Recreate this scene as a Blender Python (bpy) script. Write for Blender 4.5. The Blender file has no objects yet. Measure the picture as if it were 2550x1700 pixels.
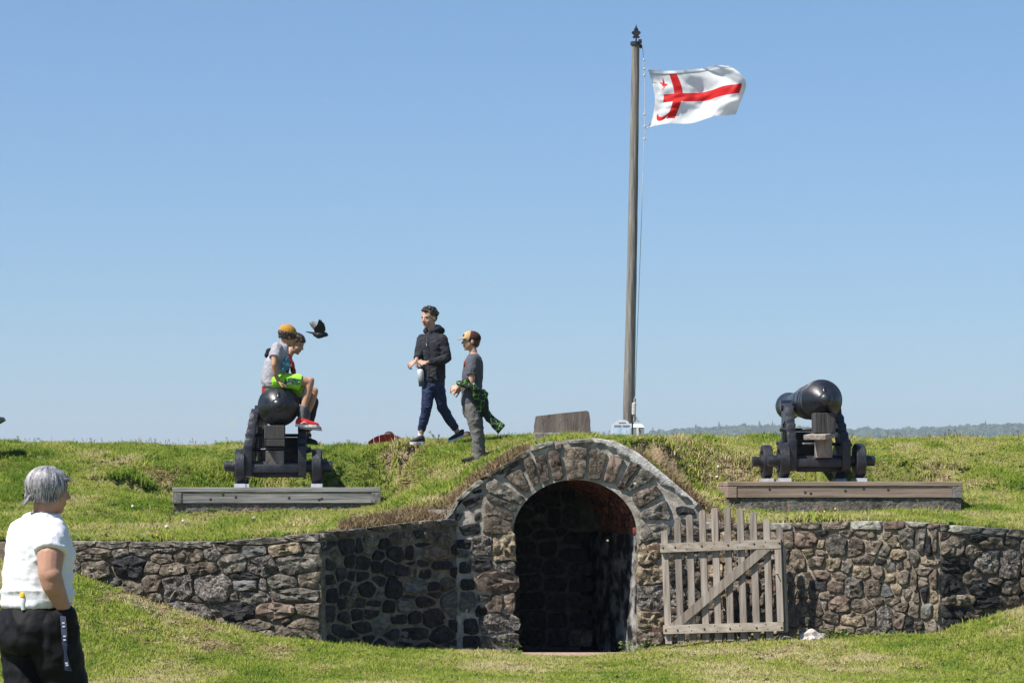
import bpy, bmesh, math, random
import numpy as np
from mathutils import Vector, Matrix, Quaternion, noise as mnoise

random.seed(7)
RNG = np.random.default_rng(11)
SC = bpy.context.scene
COL = SC.collection

# ------------------------------------------------------------------ camera
F = 7000.0            # focal length in photograph pixels (2550 wide)
HC = 1.65             # eye height
HOR = 1215.0          # row of the horizon in the photograph
cam = bpy.data.cameras.new('camera')
cam.sensor_width = 36.0
cam.lens = 36.0 * F / 2550.0
cam.shift_y = (HOR - 850.0) / 2550.0
cam.clip_start = 0.5
cam.clip_end = 30000
camo = bpy.data.objects.new('camera', cam)
camo.location = (0, 0, HC)
camo.rotation_euler = (math.radians(90), 0, 0)
COL.objects.link(camo)
SC.camera = camo

# ------------------------------------------------------------------ light
SUN = Vector((-0.50, -0.30, 0.80)).normalized()      # direction towards the sun
sun_el = math.asin(SUN.z)
sun_az = math.atan2(SUN.x, SUN.y)                     # from +Y towards +X
w = bpy.data.worlds.new('World')
SC.world = w
w.use_nodes = True
nt = w.node_tree
bg = nt.nodes['Background']
sky = nt.nodes.new('ShaderNodeTexSky')
sky.sky_type = 'NISHITA'
sky.sun_disc = False
sky.sun_elevation = sun_el
sky.sun_rotation = sun_az
sky.altitude = 0
sky.air_density = 1.0
sky.dust_density = 0.0
sky.ozone_density = 10.0
sg = nt.nodes.new('ShaderNodeGamma'); sg.inputs[1].default_value = 0.75       # softer sky, the same in every direction
sm = nt.nodes.new('ShaderNodeMix'); sm.data_type = 'RGBA'; sm.blend_type = 'MULTIPLY'; sm.inputs[0].default_value = 1.0
sm.inputs[7].default_value = (0.80, 0.895, 0.99, 1)
nt.links.new(sky.outputs[0], sg.inputs[0]); nt.links.new(sg.outputs[0], sm.inputs[6]); nt.links.new(sm.outputs[2], bg.inputs[0])
bg.inputs[1].default_value = 0.126
sl = bpy.data.lights.new('sun', 'SUN')
sl.energy = 4.9
sl.angle = math.radians(0.53)
sl.color = (1.0, 0.955, 0.89)
slo = bpy.data.objects.new('sun', sl)
slo.rotation_euler = SUN.to_track_quat('Z', 'Y').to_euler()
slo.location = (-20, -12, 40)
COL.objects.link(slo)
SC.view_settings.view_transform = 'Standard'
SC.view_settings.look = 'None'
SC.view_settings.gamma = 1.0
SC.view_settings.exposure = 0.62
SC.view_settings.use_curve_mapping = False
SC.cycles.max_bounces = 5
SC.cycles.diffuse_bounces = 3
SC.cycles.glossy_bounces = 2
SC.cycles.transmission_bounces = 2
SC.cycles.transparent_max_bounces = 6
SC.cycles.volume_bounces = 0
SC.cycles.use_denoising = True

# ------------------------------------------------------------------ helpers
def P(px, py, D):
    """a point seen at a photograph pixel, at distance D"""
    return Vector(((px - 1275.0) / F * D, D, HC + (HOR - py) / F * D))

def wm(o):
    if o.parent is None:
        return o.matrix_basis.copy()
    return wm(o.parent) @ o.matrix_parent_inverse @ o.matrix_basis

def attach(o, parent, world=True):
    o.parent = parent
    if world:
        o.matrix_parent_inverse = wm(parent).inverted()

def tag(o, label=None, cat=None, group=None, kind=None):
    if label: o['label'] = label
    if cat: o['category'] = cat
    if group: o['group'] = group
    if kind: o['kind'] = kind
    return o

def empty(name, loc=(0, 0, 0), rz=0.0, label=None, cat=None, group=None):
    o = bpy.data.objects.new(name, None)
    o.empty_display_size = 0.2
    o.location = loc
    o.rotation_euler = (0, 0, rz)
    COL.objects.link(o)
    return tag(o, label, cat, group)

def mesh_obj(name, verts, faces, mat=None, parent=None, world=True, smooth=False):
    me = bpy.data.meshes.new(name)
    me.from_pydata([tuple(v) for v in verts], [], faces)
    return link(name, me, mat, parent, world, smooth)

def link(name, me, mat=None, parent=None, world=True, smooth=False):
    me.name = name
    if mat is not None:
        me.materials.append(mat)
    if smooth:
        me.polygons.foreach_set('use_smooth', [True] * len(me.polygons))
    me.update()
    o = bpy.data.objects.new(name, me)
    COL.objects.link(o)
    if parent is not None:
        attach(o, parent, world)
    return o

class MB:
    """collects shapes into one mesh"""
    def __init__(s):
        s.v = []; s.f = []; s.m = []; s.mi = 0
    def add(s, verts, faces):
        n = len(s.v)
        s.v += [Vector(v) for v in verts]
        s.f += [tuple(i + n for i in f) for f in faces]
        s.m += [s.mi] * len(faces)
    def hexa(s, c):
        s.add(c, [(0, 3, 2, 1), (4, 5, 6, 7), (0, 1, 5, 4), (1, 2, 6, 5), (2, 3, 7, 6), (3, 0, 4, 7)])
    def box(s, c, d, R=None, bev=0.0):
        hx, hy, hz = d[0] / 2, d[1] / 2, d[2] / 2
        c = Vector(c)
        if bev <= 0:
            pts = [(-hx, -hy, -hz), (hx, -hy, -hz), (hx, hy, -hz), (-hx, hy, -hz), (-hx, -hy, hz), (hx, -hy, hz), (hx, hy, hz), (-hx, hy, hz)]
            pts = [Vector(p) for p in pts]
            if R is not None: pts = [R @ p for p in pts]
            s.hexa([c + p for p in pts])
            return
        bm = bmesh.new()
        bmesh.ops.create_cube(bm, size=1.0)
        for v in bm.verts: v.co = Vector((v.co.x * d[0], v.co.y * d[1], v.co.z * d[2]))
        bmesh.ops.bevel(bm, geom=list(bm.edges) + list(bm.verts), offset=bev, segments=2, affect='EDGES', profile=0.5)
        bm.verts.index_update()
        pts = [v.co.copy() for v in bm.verts]
        if R is not None: pts = [R @ p for p in pts]
        s.add([c + p for p in pts], [tuple(v.index for v in f.verts) for f in bm.faces])
        bm.free()
    def tube(s, pts, rad, seg=10, caps=True, flat=None):
        """tube through pts; rad a number or a list; flat=(axis vector, factor)"""
        pts = [Vector(p) for p in pts]
        n = len(pts)
        if not hasattr(rad, '__len__'): rad = [rad] * n
        T = []
        for i in range(n):
            a = pts[max(i - 1, 0)]; b = pts[min(i + 1, n - 1)]
            T.append((b - a).normalized())
        up = Vector((0, 0, 1)) if abs(T[0].z) < 0.9 else Vector((0, 1, 0))
        X = T[0].cross(up).normalized()
        verts = []; faces = []
        for i in range(n):
            X = (X - T[i] * X.dot(T[i])).normalized()
            Y = T[i].cross(X)
            for k in range(seg):
                a = 2 * math.pi * k / seg
                verts.append(pts[i] + (X * math.cos(a) + Y * math.sin(a)) * rad[i])
        for i in range(n - 1):
            for k in range(seg):
                k2 = (k + 1) % seg
                faces.append((i * seg + k, i * seg + k2, (i + 1) * seg + k2, (i + 1) * seg + k))
        if caps:
            faces.append(tuple(reversed(range(seg))))
            faces.append(tuple((n - 1) * seg + k for k in range(seg)))
        s.add(verts, faces)
    def lathe(s, prof, o=(0, 0, 0), ax=(0, 0, 1), seg=32):
        """prof: (distance along axis, radius)"""
        o = Vector(o); ax = Vector(ax).normalized()
        up = Vector((0, 0, 1)) if abs(ax.z) < 0.9 else Vector((0, 1, 0))
        X = ax.cross(up).normalized(); Y = ax.cross(X)
        verts = []; faces = []
        n = len(prof)
        for (t, r) in prof:
            for k in range(seg):
                a = 2 * math.pi * k / seg
                verts.append(o + ax * t + (X * math.cos(a) + Y * math.sin(a)) * max(r, 1e-4))
        for i in range(n - 1):
            for k in range(seg):
                k2 = (k + 1) % seg
                faces.append((i * seg + k, (i + 1) * seg + k, (i + 1) * seg + k2, i * seg + k2))
        faces.append(tuple(range(seg)))
        faces.append(tuple(reversed([(n - 1) * seg + k for k in range(seg)])))
        s.add(verts, faces)
    def prism(s, poly, o, U, V, N, t0, t1):
        """2-D polygon (u,v) swept along N from t0 to t1"""
        o, U, V, N = Vector(o), Vector(U), Vector(V), Vector(N)
        n = len(poly)
        A = [o + U * p[0] + V * p[1] + N * t0 for p in poly]
        B = [o + U * p[0] + V * p[1] + N * t1 for p in poly]
        s.add(A + B, [tuple(reversed(range(n))), tuple(range(n, 2 * n))] + [(i, (i + 1) % n, n + (i + 1) % n, n + i) for i in range(n)])
    def ball(s, c, r, R=None, seg=14, rings=9):
        c = Vector(c)
        if not hasattr(r, '__len__'): r = (r, r, r)
        verts = [Vector((0, 0, r[2]))]; faces = []
        for i in range(1, rings):
            th = math.pi * i / rings
            for k in range(seg):
                a = 2 * math.pi * k / seg
                verts.append(Vector((r[0] * math.sin(th) * math.cos(a), r[1] * math.sin(th) * math.sin(a), r[2] * math.cos(th))))
        verts.append(Vector((0, 0, -r[2])))
        last = len(verts) - 1
        for k in range(seg):
            k2 = (k + 1) % seg
            faces.append((0, 1 + k, 1 + k2))
            for i in range(rings - 2):
                faces.append((1 + i * seg + k, 1 + (i + 1) * seg + k, 1 + (i + 1) * seg + k2, 1 + i * seg + k2))
            faces.append((last, 1 + (rings - 2) * seg + k2, 1 + (rings - 2) * seg + k))
        if R is not None: verts = [R @ v for v in verts]
        s.add([c + v for v in verts], faces)
    def mesh(s, name='m', mats=None):
        me = bpy.data.meshes.new(name)
        me.from_pydata([tuple(v) for v in s.v], [], s.f)
        bm = bmesh.new(); bm.from_mesh(me)
        bmesh.ops.recalc_face_normals(bm, faces=bm.faces)
        bm.to_mesh(me); bm.free()
        return me
    def build(s, name, mat=None, parent=None, world=True, smooth=False, angle=None):
        me = s.mesh(name)
        o = link(name, me, mat, parent, world, smooth or angle is not None)
        if len(set(s.m)) > 1:
            me.polygons.foreach_set('material_index', s.m)
        if angle is not None:
            me.set_sharp_from_angle(angle=math.radians(angle))
        return o

# value noise, the same for numpy arrays everywhere
_LAT = np.random.default_rng(3).random((256, 256))
def vnoise(x, y):
    x = np.asarray(x, float); y = np.asarray(y, float)
    xi = np.floor(x).astype(int); yi = np.floor(y).astype(int)
    fx = x - xi; fy = y - yi
    fx = fx * fx * (3 - 2 * fx); fy = fy * fy * (3 - 2 * fy)
    g = lambda i, j: _LAT[i % 256, j % 256]
    return (g(xi, yi) * (1 - fx) + g(xi + 1, yi) * fx) * (1 - fy) + (g(xi, yi + 1) * (1 - fx) + g(xi + 1, yi + 1) * fx) * fy
def fbm(x, y, oct=4):
    s = 0; a = 0.5; n = 0
    for i in range(oct):
        s = s + a * vnoise(x * 2 ** i + 17.3 * i, y * 2 ** i + 5.1 * i); n += a; a *= 0.5
    return s / n
def sstep(a, b, x):
    t = np.clip((np.asarray(x, float) - a) / (b - a), 0, 1)
    return t * t * (3 - 2 * t)

# ------------------------------------------------------------------ materials
def srgb(r, g, b):
    f = lambda c: (c / 255 / 12.92) if c / 255 <= 0.04045 else ((c / 255 + 0.055) / 1.055) ** 2.4
    return (f(r), f(g), f(b))

def mat(name, c1, c2=None, scale=8.0, detail=5.0, rough=0.85, spec=0.3, bump=0.0, bscale=40.0, bdist=0.01, c3=None,
        s3=2.0, t3=(0.55, 0.7), stretch=(1, 1, 1), rnd=0.0, metal=0.0, coat=0.0, ramp=(0.35, 0.65), transl=0.0, rough2=None, bdetail=6.0, crack=0.0):
    m = bpy.data.materials.new(name)
    m.use_nodes = True
    t = m.node_tree; N = t.nodes; L = t.links
    b = N['Principled BSDF']
    b.inputs['Roughness'].default_value = rough
    b.inputs['Specular IOR Level'].default_value = spec
    b.inputs['Metallic'].default_value = metal
    b.inputs['Coat Weight'].default_value = coat
    b.inputs['Coat Roughness'].default_value = 0.15
    tc = N.new('ShaderNodeTexCoord')
    mp = N.new('ShaderNodeMapping')
    mp.inputs['Scale'].default_value = stretch
    oi = N.new('ShaderNodeObjectInfo')
    ad = N.new('ShaderNodeVectorMath'); ad.operation = 'MULTIPLY_ADD'
    cb = N.new('ShaderNodeCombineXYZ')
    for k in range(3): L.new(oi.outputs['Random'], cb.inputs[k])
    L.new(cb.outputs[0], ad.inputs[0]); ad.inputs[1].default_value = (37.0, 53.0, 71.0)
    L.new(tc.outputs['Object'], ad.inputs[2])
    L.new(ad.outputs[0], mp.inputs['Vector'])
    nz = N.new('ShaderNodeTexNoise'); nz.inputs['Scale'].default_value = scale; nz.inputs['Detail'].default_value = detail
    nz.inputs['Roughness'].default_value = 0.62
    L.new(mp.outputs[0], nz.inputs['Vector'])
    rp = N.new('ShaderNodeValToRGB')
    rp.color_ramp.elements[0].position = ramp[0]; rp.color_ramp.elements[1].position = ramp[1]
    rp.color_ramp.elements[0].color = (*c1, 1); rp.color_ramp.elements[1].color = (*(c2 or c1), 1)
    L.new(nz.outputs['Fac'], rp.inputs[0])
    col = rp.outputs[0]
    if c3 is not None:
        n3 = N.new('ShaderNodeTexNoise'); n3.inputs['Scale'].default_value = s3; n3.inputs['Detail'].default_value = 7
        n3.inputs['Roughness'].default_value = 0.65
        L.new(mp.outputs[0], n3.inputs['Vector'])
        r3 = N.new('ShaderNodeMapRange'); r3.inputs[1].default_value = t3[0]; r3.inputs[2].default_value = t3[1]
        L.new(n3.outputs['Fac'], r3.inputs[0])
        mx = N.new('ShaderNodeMix'); mx.data_type = 'RGBA'
        L.new(r3.outputs[0], mx.inputs[0]); L.new(col, mx.inputs[6]); mx.inputs[7].default_value = (*c3, 1)
        col = mx.outputs[2]
    if rnd > 0:
        mr = N.new('ShaderNodeMapRange'); mr.inputs[3].default_value = 1 - rnd; mr.inputs[4].default_value = 1 + rnd
        L.new(oi.outputs['Random'], mr.inputs[0])
        hs = N.new('ShaderNodeHueSaturation')
        L.new(mr.outputs[0], hs.inputs['Value']); L.new(col, hs.inputs['Color'])
        col = hs.outputs[0]
    L.new(col, b.inputs['Base Color'])
    if rough2 is not None:
        rr = N.new('ShaderNodeMapRange'); rr.inputs[1].default_value = 0.35; rr.inputs[2].default_value = 0.65
        rr.inputs[3].default_value = rough; rr.inputs[4].default_value = rough2
        L.new(nz.outputs['Fac'], rr.inputs[0]); L.new(rr.outputs[0], b.inputs['Roughness'])
    if bump > 0:
        nb = N.new('ShaderNodeTexNoise'); nb.inputs['Scale'].default_value = bscale; nb.inputs['Detail'].default_value = bdetail
        nb.inputs['Roughness'].default_value = 0.65
        L.new(mp.outputs[0], nb.inputs['Vector'])
        bp = N.new('ShaderNodeBump'); bp.inputs['Strength'].default_value = bump; bp.inputs['Distance'].default_value = bdist
        L.new(nb.outputs['Fac'], bp.inputs['Height']); L.new(bp.outputs[0], b.inputs['Normal'])
    if crack > 0:                                            # broken, chiselled faces
        wv = N.new('ShaderNodeTexNoise'); wv.inputs['Scale'].default_value = crack * 1.3; wv.inputs['Detail'].default_value = 4; L.new(mp.outputs[0], wv.inputs['Vector'])
        wx = N.new('ShaderNodeMix'); wx.data_type = 'VECTOR'; wx.inputs[0].default_value = 0.06; L.new(mp.outputs[0], wx.inputs[4]); L.new(wv.outputs['Color'], wx.inputs[5])
        vo = N.new('ShaderNodeTexVoronoi'); vo.inputs['Scale'].default_value = crack; vo.inputs['Randomness'].default_value = 1.0; L.new(wx.outputs[1], vo.inputs['Vector'])
        ve = N.new('ShaderNodeTexVoronoi'); ve.feature = 'DISTANCE_TO_EDGE'; ve.inputs['Scale'].default_value = crack; L.new(wx.outputs[1], ve.inputs['Vector'])
        cm = N.new('ShaderNodeMapRange'); cm.inputs[1].default_value = 0.0; cm.inputs[2].default_value = 0.07; cm.inputs[3].default_value = 0.45; cm.inputs[4].default_value = 1.0; L.new(ve.outputs['Distance'], cm.inputs[0])
        cv = N.new('ShaderNodeMapRange'); cv.inputs[3].default_value = 0.72; cv.inputs[4].default_value = 1.28; L.new(vo.outputs['Color'], cv.inputs[0])
        mm_ = N.new('ShaderNodeMath'); mm_.operation = 'MULTIPLY'; L.new(cm.outputs[0], mm_.inputs[0]); L.new(cv.outputs[0], mm_.inputs[1])
        hc = N.new('ShaderNodeHueSaturation'); L.new(mm_.outputs[0], hc.inputs['Value']); L.new(col, hc.inputs['Color']); col = hc.outputs[0]
        L.new(col, b.inputs['Base Color'])
        b2 = N.new('ShaderNodeBump'); b2.inputs['Strength'].default_value = 0.9; b2.inputs['Distance'].default_value = 0.035; b2.invert = True
        L.new(vo.outputs['Distance'], b2.inputs['Height'])
        if bump > 0: L.new(bp.outputs[0], b2.inputs['Normal'])
        L.new(b2.outputs[0], b.inputs['Normal'])
    if transl > 0:
        tr = N.new('ShaderNodeBsdfTranslucent'); L.new(col, tr.inputs[0])
        ms = N.new('ShaderNodeMixShader'); ms.inputs[0].default_value = transl
        L.new(b.outputs[0], ms.inputs[1]); L.new(tr.outputs[0], ms.inputs[2])
        L.new(ms.outputs[0], N['Material Output'].inputs[0])
    return m
# ------------------------------------------------------------------ ground plan of the retaining walls
WPL = [(-30.0, 33.5), (-6.19, 30.2), (-1.961, 28.9), (-0.600, 30.4), (2.041, 30.4), (4.443, 29.2), (6.427, 29.5), (30.0, 34.0)]
_wx = np.array([p[0] for p in WPL]); _wy = np.array([p[1] for p in WPL])
def Yw(X): return np.interp(X, _wx, _wy)
def wallX(px):
    X = 0.0
    for _ in range(40): X = (px - 1275.0) / F * float(Yw(X))
    return X
def wall_curve(pts):
    xs, zs = [], []
    for px, py in pts:
        X = wallX(px); xs.append(X); zs.append(HC + (HOR - py) / F * float(Yw(X)))
    return np.array(xs), np.array(zs)
_tx, _tz = wall_curve([(-900, 1345), (0, 1341), (180, 1347), (542, 1347), (802, 1325), (1008, 1301), (1106, 1290), (1140, 1258), (1200, 1195), (1260, 1150),
    (1310, 1117), (1380, 1096), (1450, 1089), (1530, 1100), (1590, 1130), (1650, 1180), (1700, 1222), (1745, 1262), (1800, 1299), (1951, 1301),
    (2222, 1295), (2342, 1304), (2550, 1318), (3200, 1340)])
def ztop(X): return np.interp(X, _tx, _tz)
_bx, _bz = wall_curve([(-900, 1330), (0, 1398), (179, 1434), (358, 1494), (542, 1563), (694, 1590), (802, 1606), (1000, 1618), (1193, 1624), (1430, 1634),
    (1600, 1622), (1745, 1604), (1962, 1597), (2342, 1585), (2385, 1563), (2550, 1514), (2800, 1440), (3200, 1380)])
def zbase(X): return np.interp(X, _bx, _bz)

def zlow(X, Y):
    """height of the lawn in front of the walls"""
    g = -0.18 + 0.018 * (30.4 - Y)
    d = np.maximum(Yw(X) - Y, 0)
    wl = np.where(X < 0, 4.5, 4.0)
    k = 1 - sstep(0, 1, d / wl)
    side = np.maximum(np.abs(X - 0.5) - 3.0, 0)
    return g + (zbase(X) - (-0.18 + 0.018 * (30.4 - Yw(X)))) * k + 0.05 * (fbm(X * 0.5 + 9, Y * 0.5) - 0.5) * sstep(0.2, 1.5, d)

def xof(px, D): return (px - 1275.0) / F * D
_cpx = np.array([-900, 0, 180, 540, 900, 1000, 1100, 1200, 1300, 1500, 1700, 1900, 2100, 2300, 2550, 3300], float)
_cpy = np.array([1098, 1098, 1101, 1106, 1109, 1104, 1099, 1094, 1091, 1089, 1085, 1083, 1086, 1084, 1081, 1081], float) + np.array([12, 12, 12, 12, 11, 5, 3, 4, 7, 8, 12, 17, 17, 17, 17, 17], float)
_cX = (_cpx - 1275) / F * 37.4
def Yc(X): return np.interp(X, [-30, -2.9, -1.3, 2.0, 3.2, 30], [40.2, 40.2, 36.9, 36.9, 39.8, 39.8])
def zcrest(X): return HC + (HOR - np.interp(X, _cX, _cpy)) / F * Yc(X)
def Yfoot(X): return np.interp(X, [-30, -1.5, 0.6, 2.4, 30], [33.9, 33.7, 33.0, 33.1, 33.2])
YAW = math.radians(3.5)                                   # both guns point slightly left of straight away
FWD = Vector((-math.sin(YAW), math.cos(YAW), 0)); RGT = Vector((math.cos(YAW), math.sin(YAW), 0))
PLAT = [dict(c=Vector((-2.836, 33.9, 0)), w=2.51, d=3.2, z=1.66, zb=1.385, yaw=YAW), dict(c=Vector((3.905, 33.0, 0)), w=2.75, d=3.9, z=1.73, zb=1.45, yaw=math.radians(-2.5))]
def plat_uv(p, X, Y):
    dx = X - p['c'].x; dy = Y - p['c'].y
    ca, sa = math.cos(p['yaw']), math.sin(p['yaw'])
    return dx * ca + dy * sa, -dx * sa + dy * ca
def zup(X, Y):
    """height of the bank behind the walls"""
    X = np.asarray(X, float); Y = np.asarray(Y, float)
    yw = Yw(X); zt = ztop(X) - 0.015; yc = Yc(X); zc = zcrest(X)
    wa = sstep(-1.9, -0.75, X) * (1 - sstep(1.9, 2.7, X))       # over the tunnel the bank runs straight up to the crest
    yf = Yfoot(X)
    zf = HC + (HOR - np.interp(X, [-4, -1.5, 2.4, 4], [1284, 1274, 1276, 1276])) / F * yf
    t1 = np.clip((Y - yw) / (yf - yw), 0, 1)
    t2 = np.clip((Y - yf) / (yc - yf), 0, 1)
    za = zt + (zf - zt) * t1
    e2 = 0.55 * t2 * t2 * (3 - 2 * t2) + 0.45 * t2
    za = np.where(Y > yf, zf + (zc - zf) * e2, za)
    t3 = np.clip((Y - yw) / (yc - yw), 0, 1)
    zb = zt - 0.05 * (1 - t3) + (zc - zt) * t3
    z = za * (1 - wa) + zb * wa
    z = z + 0.10 * (fbm(X * 0.9, Y * 0.9) - 0.5) * sstep(0.3, 1.5, Y - yw) * (1 - sstep(-1.2, 0, Y - yc))
    z = z + 0.035 * (fbm(X * 4.1 + 3, Y * 4.1) - 0.5) * sstep(0.1, 0.6, Y - yw)
    bh = np.maximum(Y - yc - 0.6, 0)
    z = z - 0.22 * bh * sstep(0, 2.0, bh)
    z = np.maximum(z, -7.0)
    for p in PLAT:
        u, v = plat_uv(p, X, Y)
        m = np.maximum(np.abs(u) - p['w'] / 2 - 0.03, np.maximum(-v - 0.0, v - p['d'] - 0.05))
        k = 1 - sstep(0.0, np.where(u < 0, 1.7, 0.7) * np.where(v > p['d'], 0.45, 1.0), m)
        zz = np.minimum(z, p['zb'] + np.where(v < 0.4, -0.03, 0.05))
        z = z * (1 - k) + zz * k
    return z
def ground_hit(px, py, low=False):
    Y = np.linspace(18, 46, 5600)
    X = (px - 1275.0) / F * Y; Z = HC + (HOR - py) / F * Y
    if low: ok = (zlow(X, Y) >= Z) & (Y < Yw(X))
    else: ok = (zup(X, Y) >= Z) & (Y > Yw(X) + 0.15)
    if not ok.any():                                         # just misses the ground: use the foot of the wall, or the crest
        x = wallX(px) if low else (px - 1275.0) / F * 37.5
        y = float(Yw(x)) - 0.14 if low else float(Yc(x))
        return Vector((x, y, float((zlow if low else zup)(x, y))))
    i = int(np.argmax(ok))
    return Vector((X[i], Y[i], float((zlow if low else zup)(X[i], Y[i]))))

# worn earth: a few patches seen in the photograph plus a broken edge
_patch = []
for (px, py, rx, ry, k) in [(300, 1152, 0.55, 0.9, .8), (395, 1172, 0.5, 0.6, .7), (480, 1200, .5, .5, .3), (980, 1130, 0.5, 0.6, .75), (1060, 1140, 0.5, 0.7, .7), (1150, 1135, 0.5, 0.6, .7),
        (1030, 1175, .6, .5, .4), (1230, 1120, .4, .4, .35), (2130, 1112, 0.45, 0.5, .8), (2250, 1115, 0.5, 0.6, .8), (2330, 1150, 0.5, 0.5, .35), (2420, 1210, 0.3, 0.6, .75),
        (1900, 1290, 0.9, 0.25, .7), (1780, 1150, .5, .8, .5), (1660, 1130, .35, .5, .5), (2080, 1150, .4, .5, .5), (1000, 1290, .8, .4, .9), (860, 1330, .8, .3, .6), (1080, 1250, .5, .5, .9), (1770, 1260, .5, .5, .8),
        (120, 1135, .5, .6, .4), (60, 1190, .4, .5, .3), (1010, 1215, .6, .6, .5), (1430, 1180, .1, .1, .1)]:
    k *= 0.8; q = ground_hit(px, py); _patch.append((q.x, q.y, rx, ry, k))
_lpatch = []
for (px, py, rx, ry, k) in [(300, 1490, .5, .8, .7), (450, 1565, .8, .8, .75), (560, 1600, .7, .6, .8), (650, 1610, .8, .6, .7), (760, 1615, .5, .5, .6), (330, 1520, .5, .5, .55),
        (230, 1460, .4, .6, .5), (1420, 1650, .9, .5, .4), (2250, 1600, 1.4, .3, .5), (480, 1690, .6, .4, .35), (1000, 1640, 1.2, .4, .3)]:
    q = ground_hit(px, py, True); _lpatch.append((q.x, q.y, rx, ry, k))
def dirt(X, Y, low):
    n = fbm(X * 2.3 + (40 if low else 0), Y * 1.6 + 11, 5)
    s = np.zeros_like(np.asarray(X, float))
    for (x, y, rx, ry, k) in (_lpatch if low else _patch):
        s = np.maximum(s, k * np.exp(-(((X - x) / rx) ** 2 + ((Y - y) / ry) ** 2)))
    base = (n - 0.60) * 2.2 if not low else (n - 0.66) * 2.0
    return np.clip(base + s * (0.35 + 1.3 * n), 0, 1)
def dry(X, Y, low):
    """how yellow the turf is"""
    n = fbm(X * 0.9 + 71, Y * 0.55 + 3, 4)
    r = sstep(0.38, 0.68, n)
    if not low:                                              # flat strip behind the walls is bleached
        r = np.clip(r * 0.75 + 0.35 * (1 - sstep(0.5, 3.5, Y - Yw(X))), 0, 1)
    return r

def ground_material():
    m = bpy.data.materials.new('turf_earth'); m.use_nodes = True
    t = m.node_tree; N = t.nodes; L = t.links; b = N['Principled BSDF']
    b.inputs['Roughness'].default_value = 0.95; b.inputs['Specular IOR Level'].default_value = 0.1
    at = N.new('ShaderNodeAttribute'); at.attribute_name = 'dirt'
    a2 = N.new('ShaderNodeAttribute'); a2.attribute_name = 'dry'
    tc = N.new('ShaderNodeTexCoord')
    n1 = N.new('ShaderNodeTexNoise'); n1.inputs['Scale'].default_value = 26; n1.inputs['Detail'].default_value = 8; L.new(tc.outputs['Object'], n1.inputs['Vector'])
    n2 = N.new('ShaderNodeTexNoise'); n2.inputs['Scale'].default_value = 9; n2.inputs['Detail'].default_value = 8; L.new(tc.outputs['Object'], n2.inputs['Vector'])
    def rgbmix(f, a, c):
        x = N.new('ShaderNodeMix'); x.data_type = 'RGBA'
        if hasattr(f, 'is_output'): L.new(f, x.inputs[0])
        else: x.inputs[0].default_value = f
        for k, q in ((6, a), (7, c)):
            if isinstance(q, tuple): x.inputs[k].default_value = (*q, 1)
            else: L.new(q, x.inputs[k])
        return x.outputs[2]
    rp = N.new('ShaderNodeMapRange'); rp.inputs[1].default_value = 0.3; rp.inputs[2].default_value = 0.7; L.new(n1.outputs['Fac'], rp.inputs[0])
    green = rgbmix(rp.outputs[0], (0.08, 0.12, 0.02), (0.17, 0.20, 0.045))
    straw = rgbmix(rp.outputs[0], (0.16, 0.14, 0.05), (0.30, 0.25, 0.12))
    earth = rgbmix(rp.outputs[0], (0.16, 0.11, 0.07), (0.33, 0.25, 0.17))
    turf = rgbmix(a2.outputs['Fac'], green, straw)
    ma = N.new('ShaderNodeMath'); ma.operation = 'MULTIPLY_ADD'; L.new(n2.outputs['Fac'], ma.inputs[0]); ma.inputs[1].default_value = 1.5; ma.inputs[2].default_value = -0.75
    mb = N.new('ShaderNodeMath'); mb.operation = 'ADD'; L.new(ma.outputs[0], mb.inputs[0]); L.new(at.outputs['Fac'], mb.inputs[1])
    mr = N.new('ShaderNodeMapRange'); mr.inputs[1].default_value = 0.12; mr.inputs[2].default_value = 0.5; L.new(mb.outputs[0], mr.inputs[0])
    L.new(rgbmix(mr.outputs[0], turf, earth), b.inputs['Base Color'])
    bp = N.new('ShaderNodeBump'); bp.inputs['Strength'].default_value = 0.8; bp.inputs['Distance'].default_value = 0.03
    L.new(n1.outputs['Fac'], bp.inputs['Height']); L.new(bp.outputs[0], b.inputs['Normal'])
    return m
M_GROUND = ground_material()

def axis(segments):
    out = []
    for a, b_, st in segments:
        n = max(1, int(round((b_ - a) / st)))
        out += list(np.linspace(a, b_, n, endpoint=False))
    out.append(segments[-1][1])
    return np.array(out)
def grid_obj(name, X, Y, Z, low):
    nr, nc = X.shape
    me = bpy.data.meshes.new(name)
    co = np.stack([X, Y, Z], -1).reshape(-1, 3)
    idx = np.arange(nr * nc).reshape(nr, nc)
    q = np.stack([idx[:-1, :-1], idx[:-1, 1:], idx[1:, 1:], idx[1:, :-1]], -1).reshape(-1, 4)
    me.vertices.add(len(co)); me.vertices.foreach_set('co', co.ravel())
    me.loops.add(q.size); me.loops.foreach_set('vertex_index', q.ravel())
    me.polygons.add(len(q)); me.polygons.foreach_set('loop_start', np.arange(0, q.size, 4)); me.polygons.foreach_set('loop_total', np.full(len(q), 4))
    for nm, arr in (('dirt', dirt(X, Y, low)), ('dry', dry(X, Y, low))):
        a = me.attributes.new(nm, 'FLOAT', 'POINT'); a.data.foreach_set('value', np.asarray(arr, np.float32).ravel())
    me.update(); me.validate()
    o = link(name, me, M_GROUND, smooth=True)
    return tag(o, kind='structure')

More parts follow.
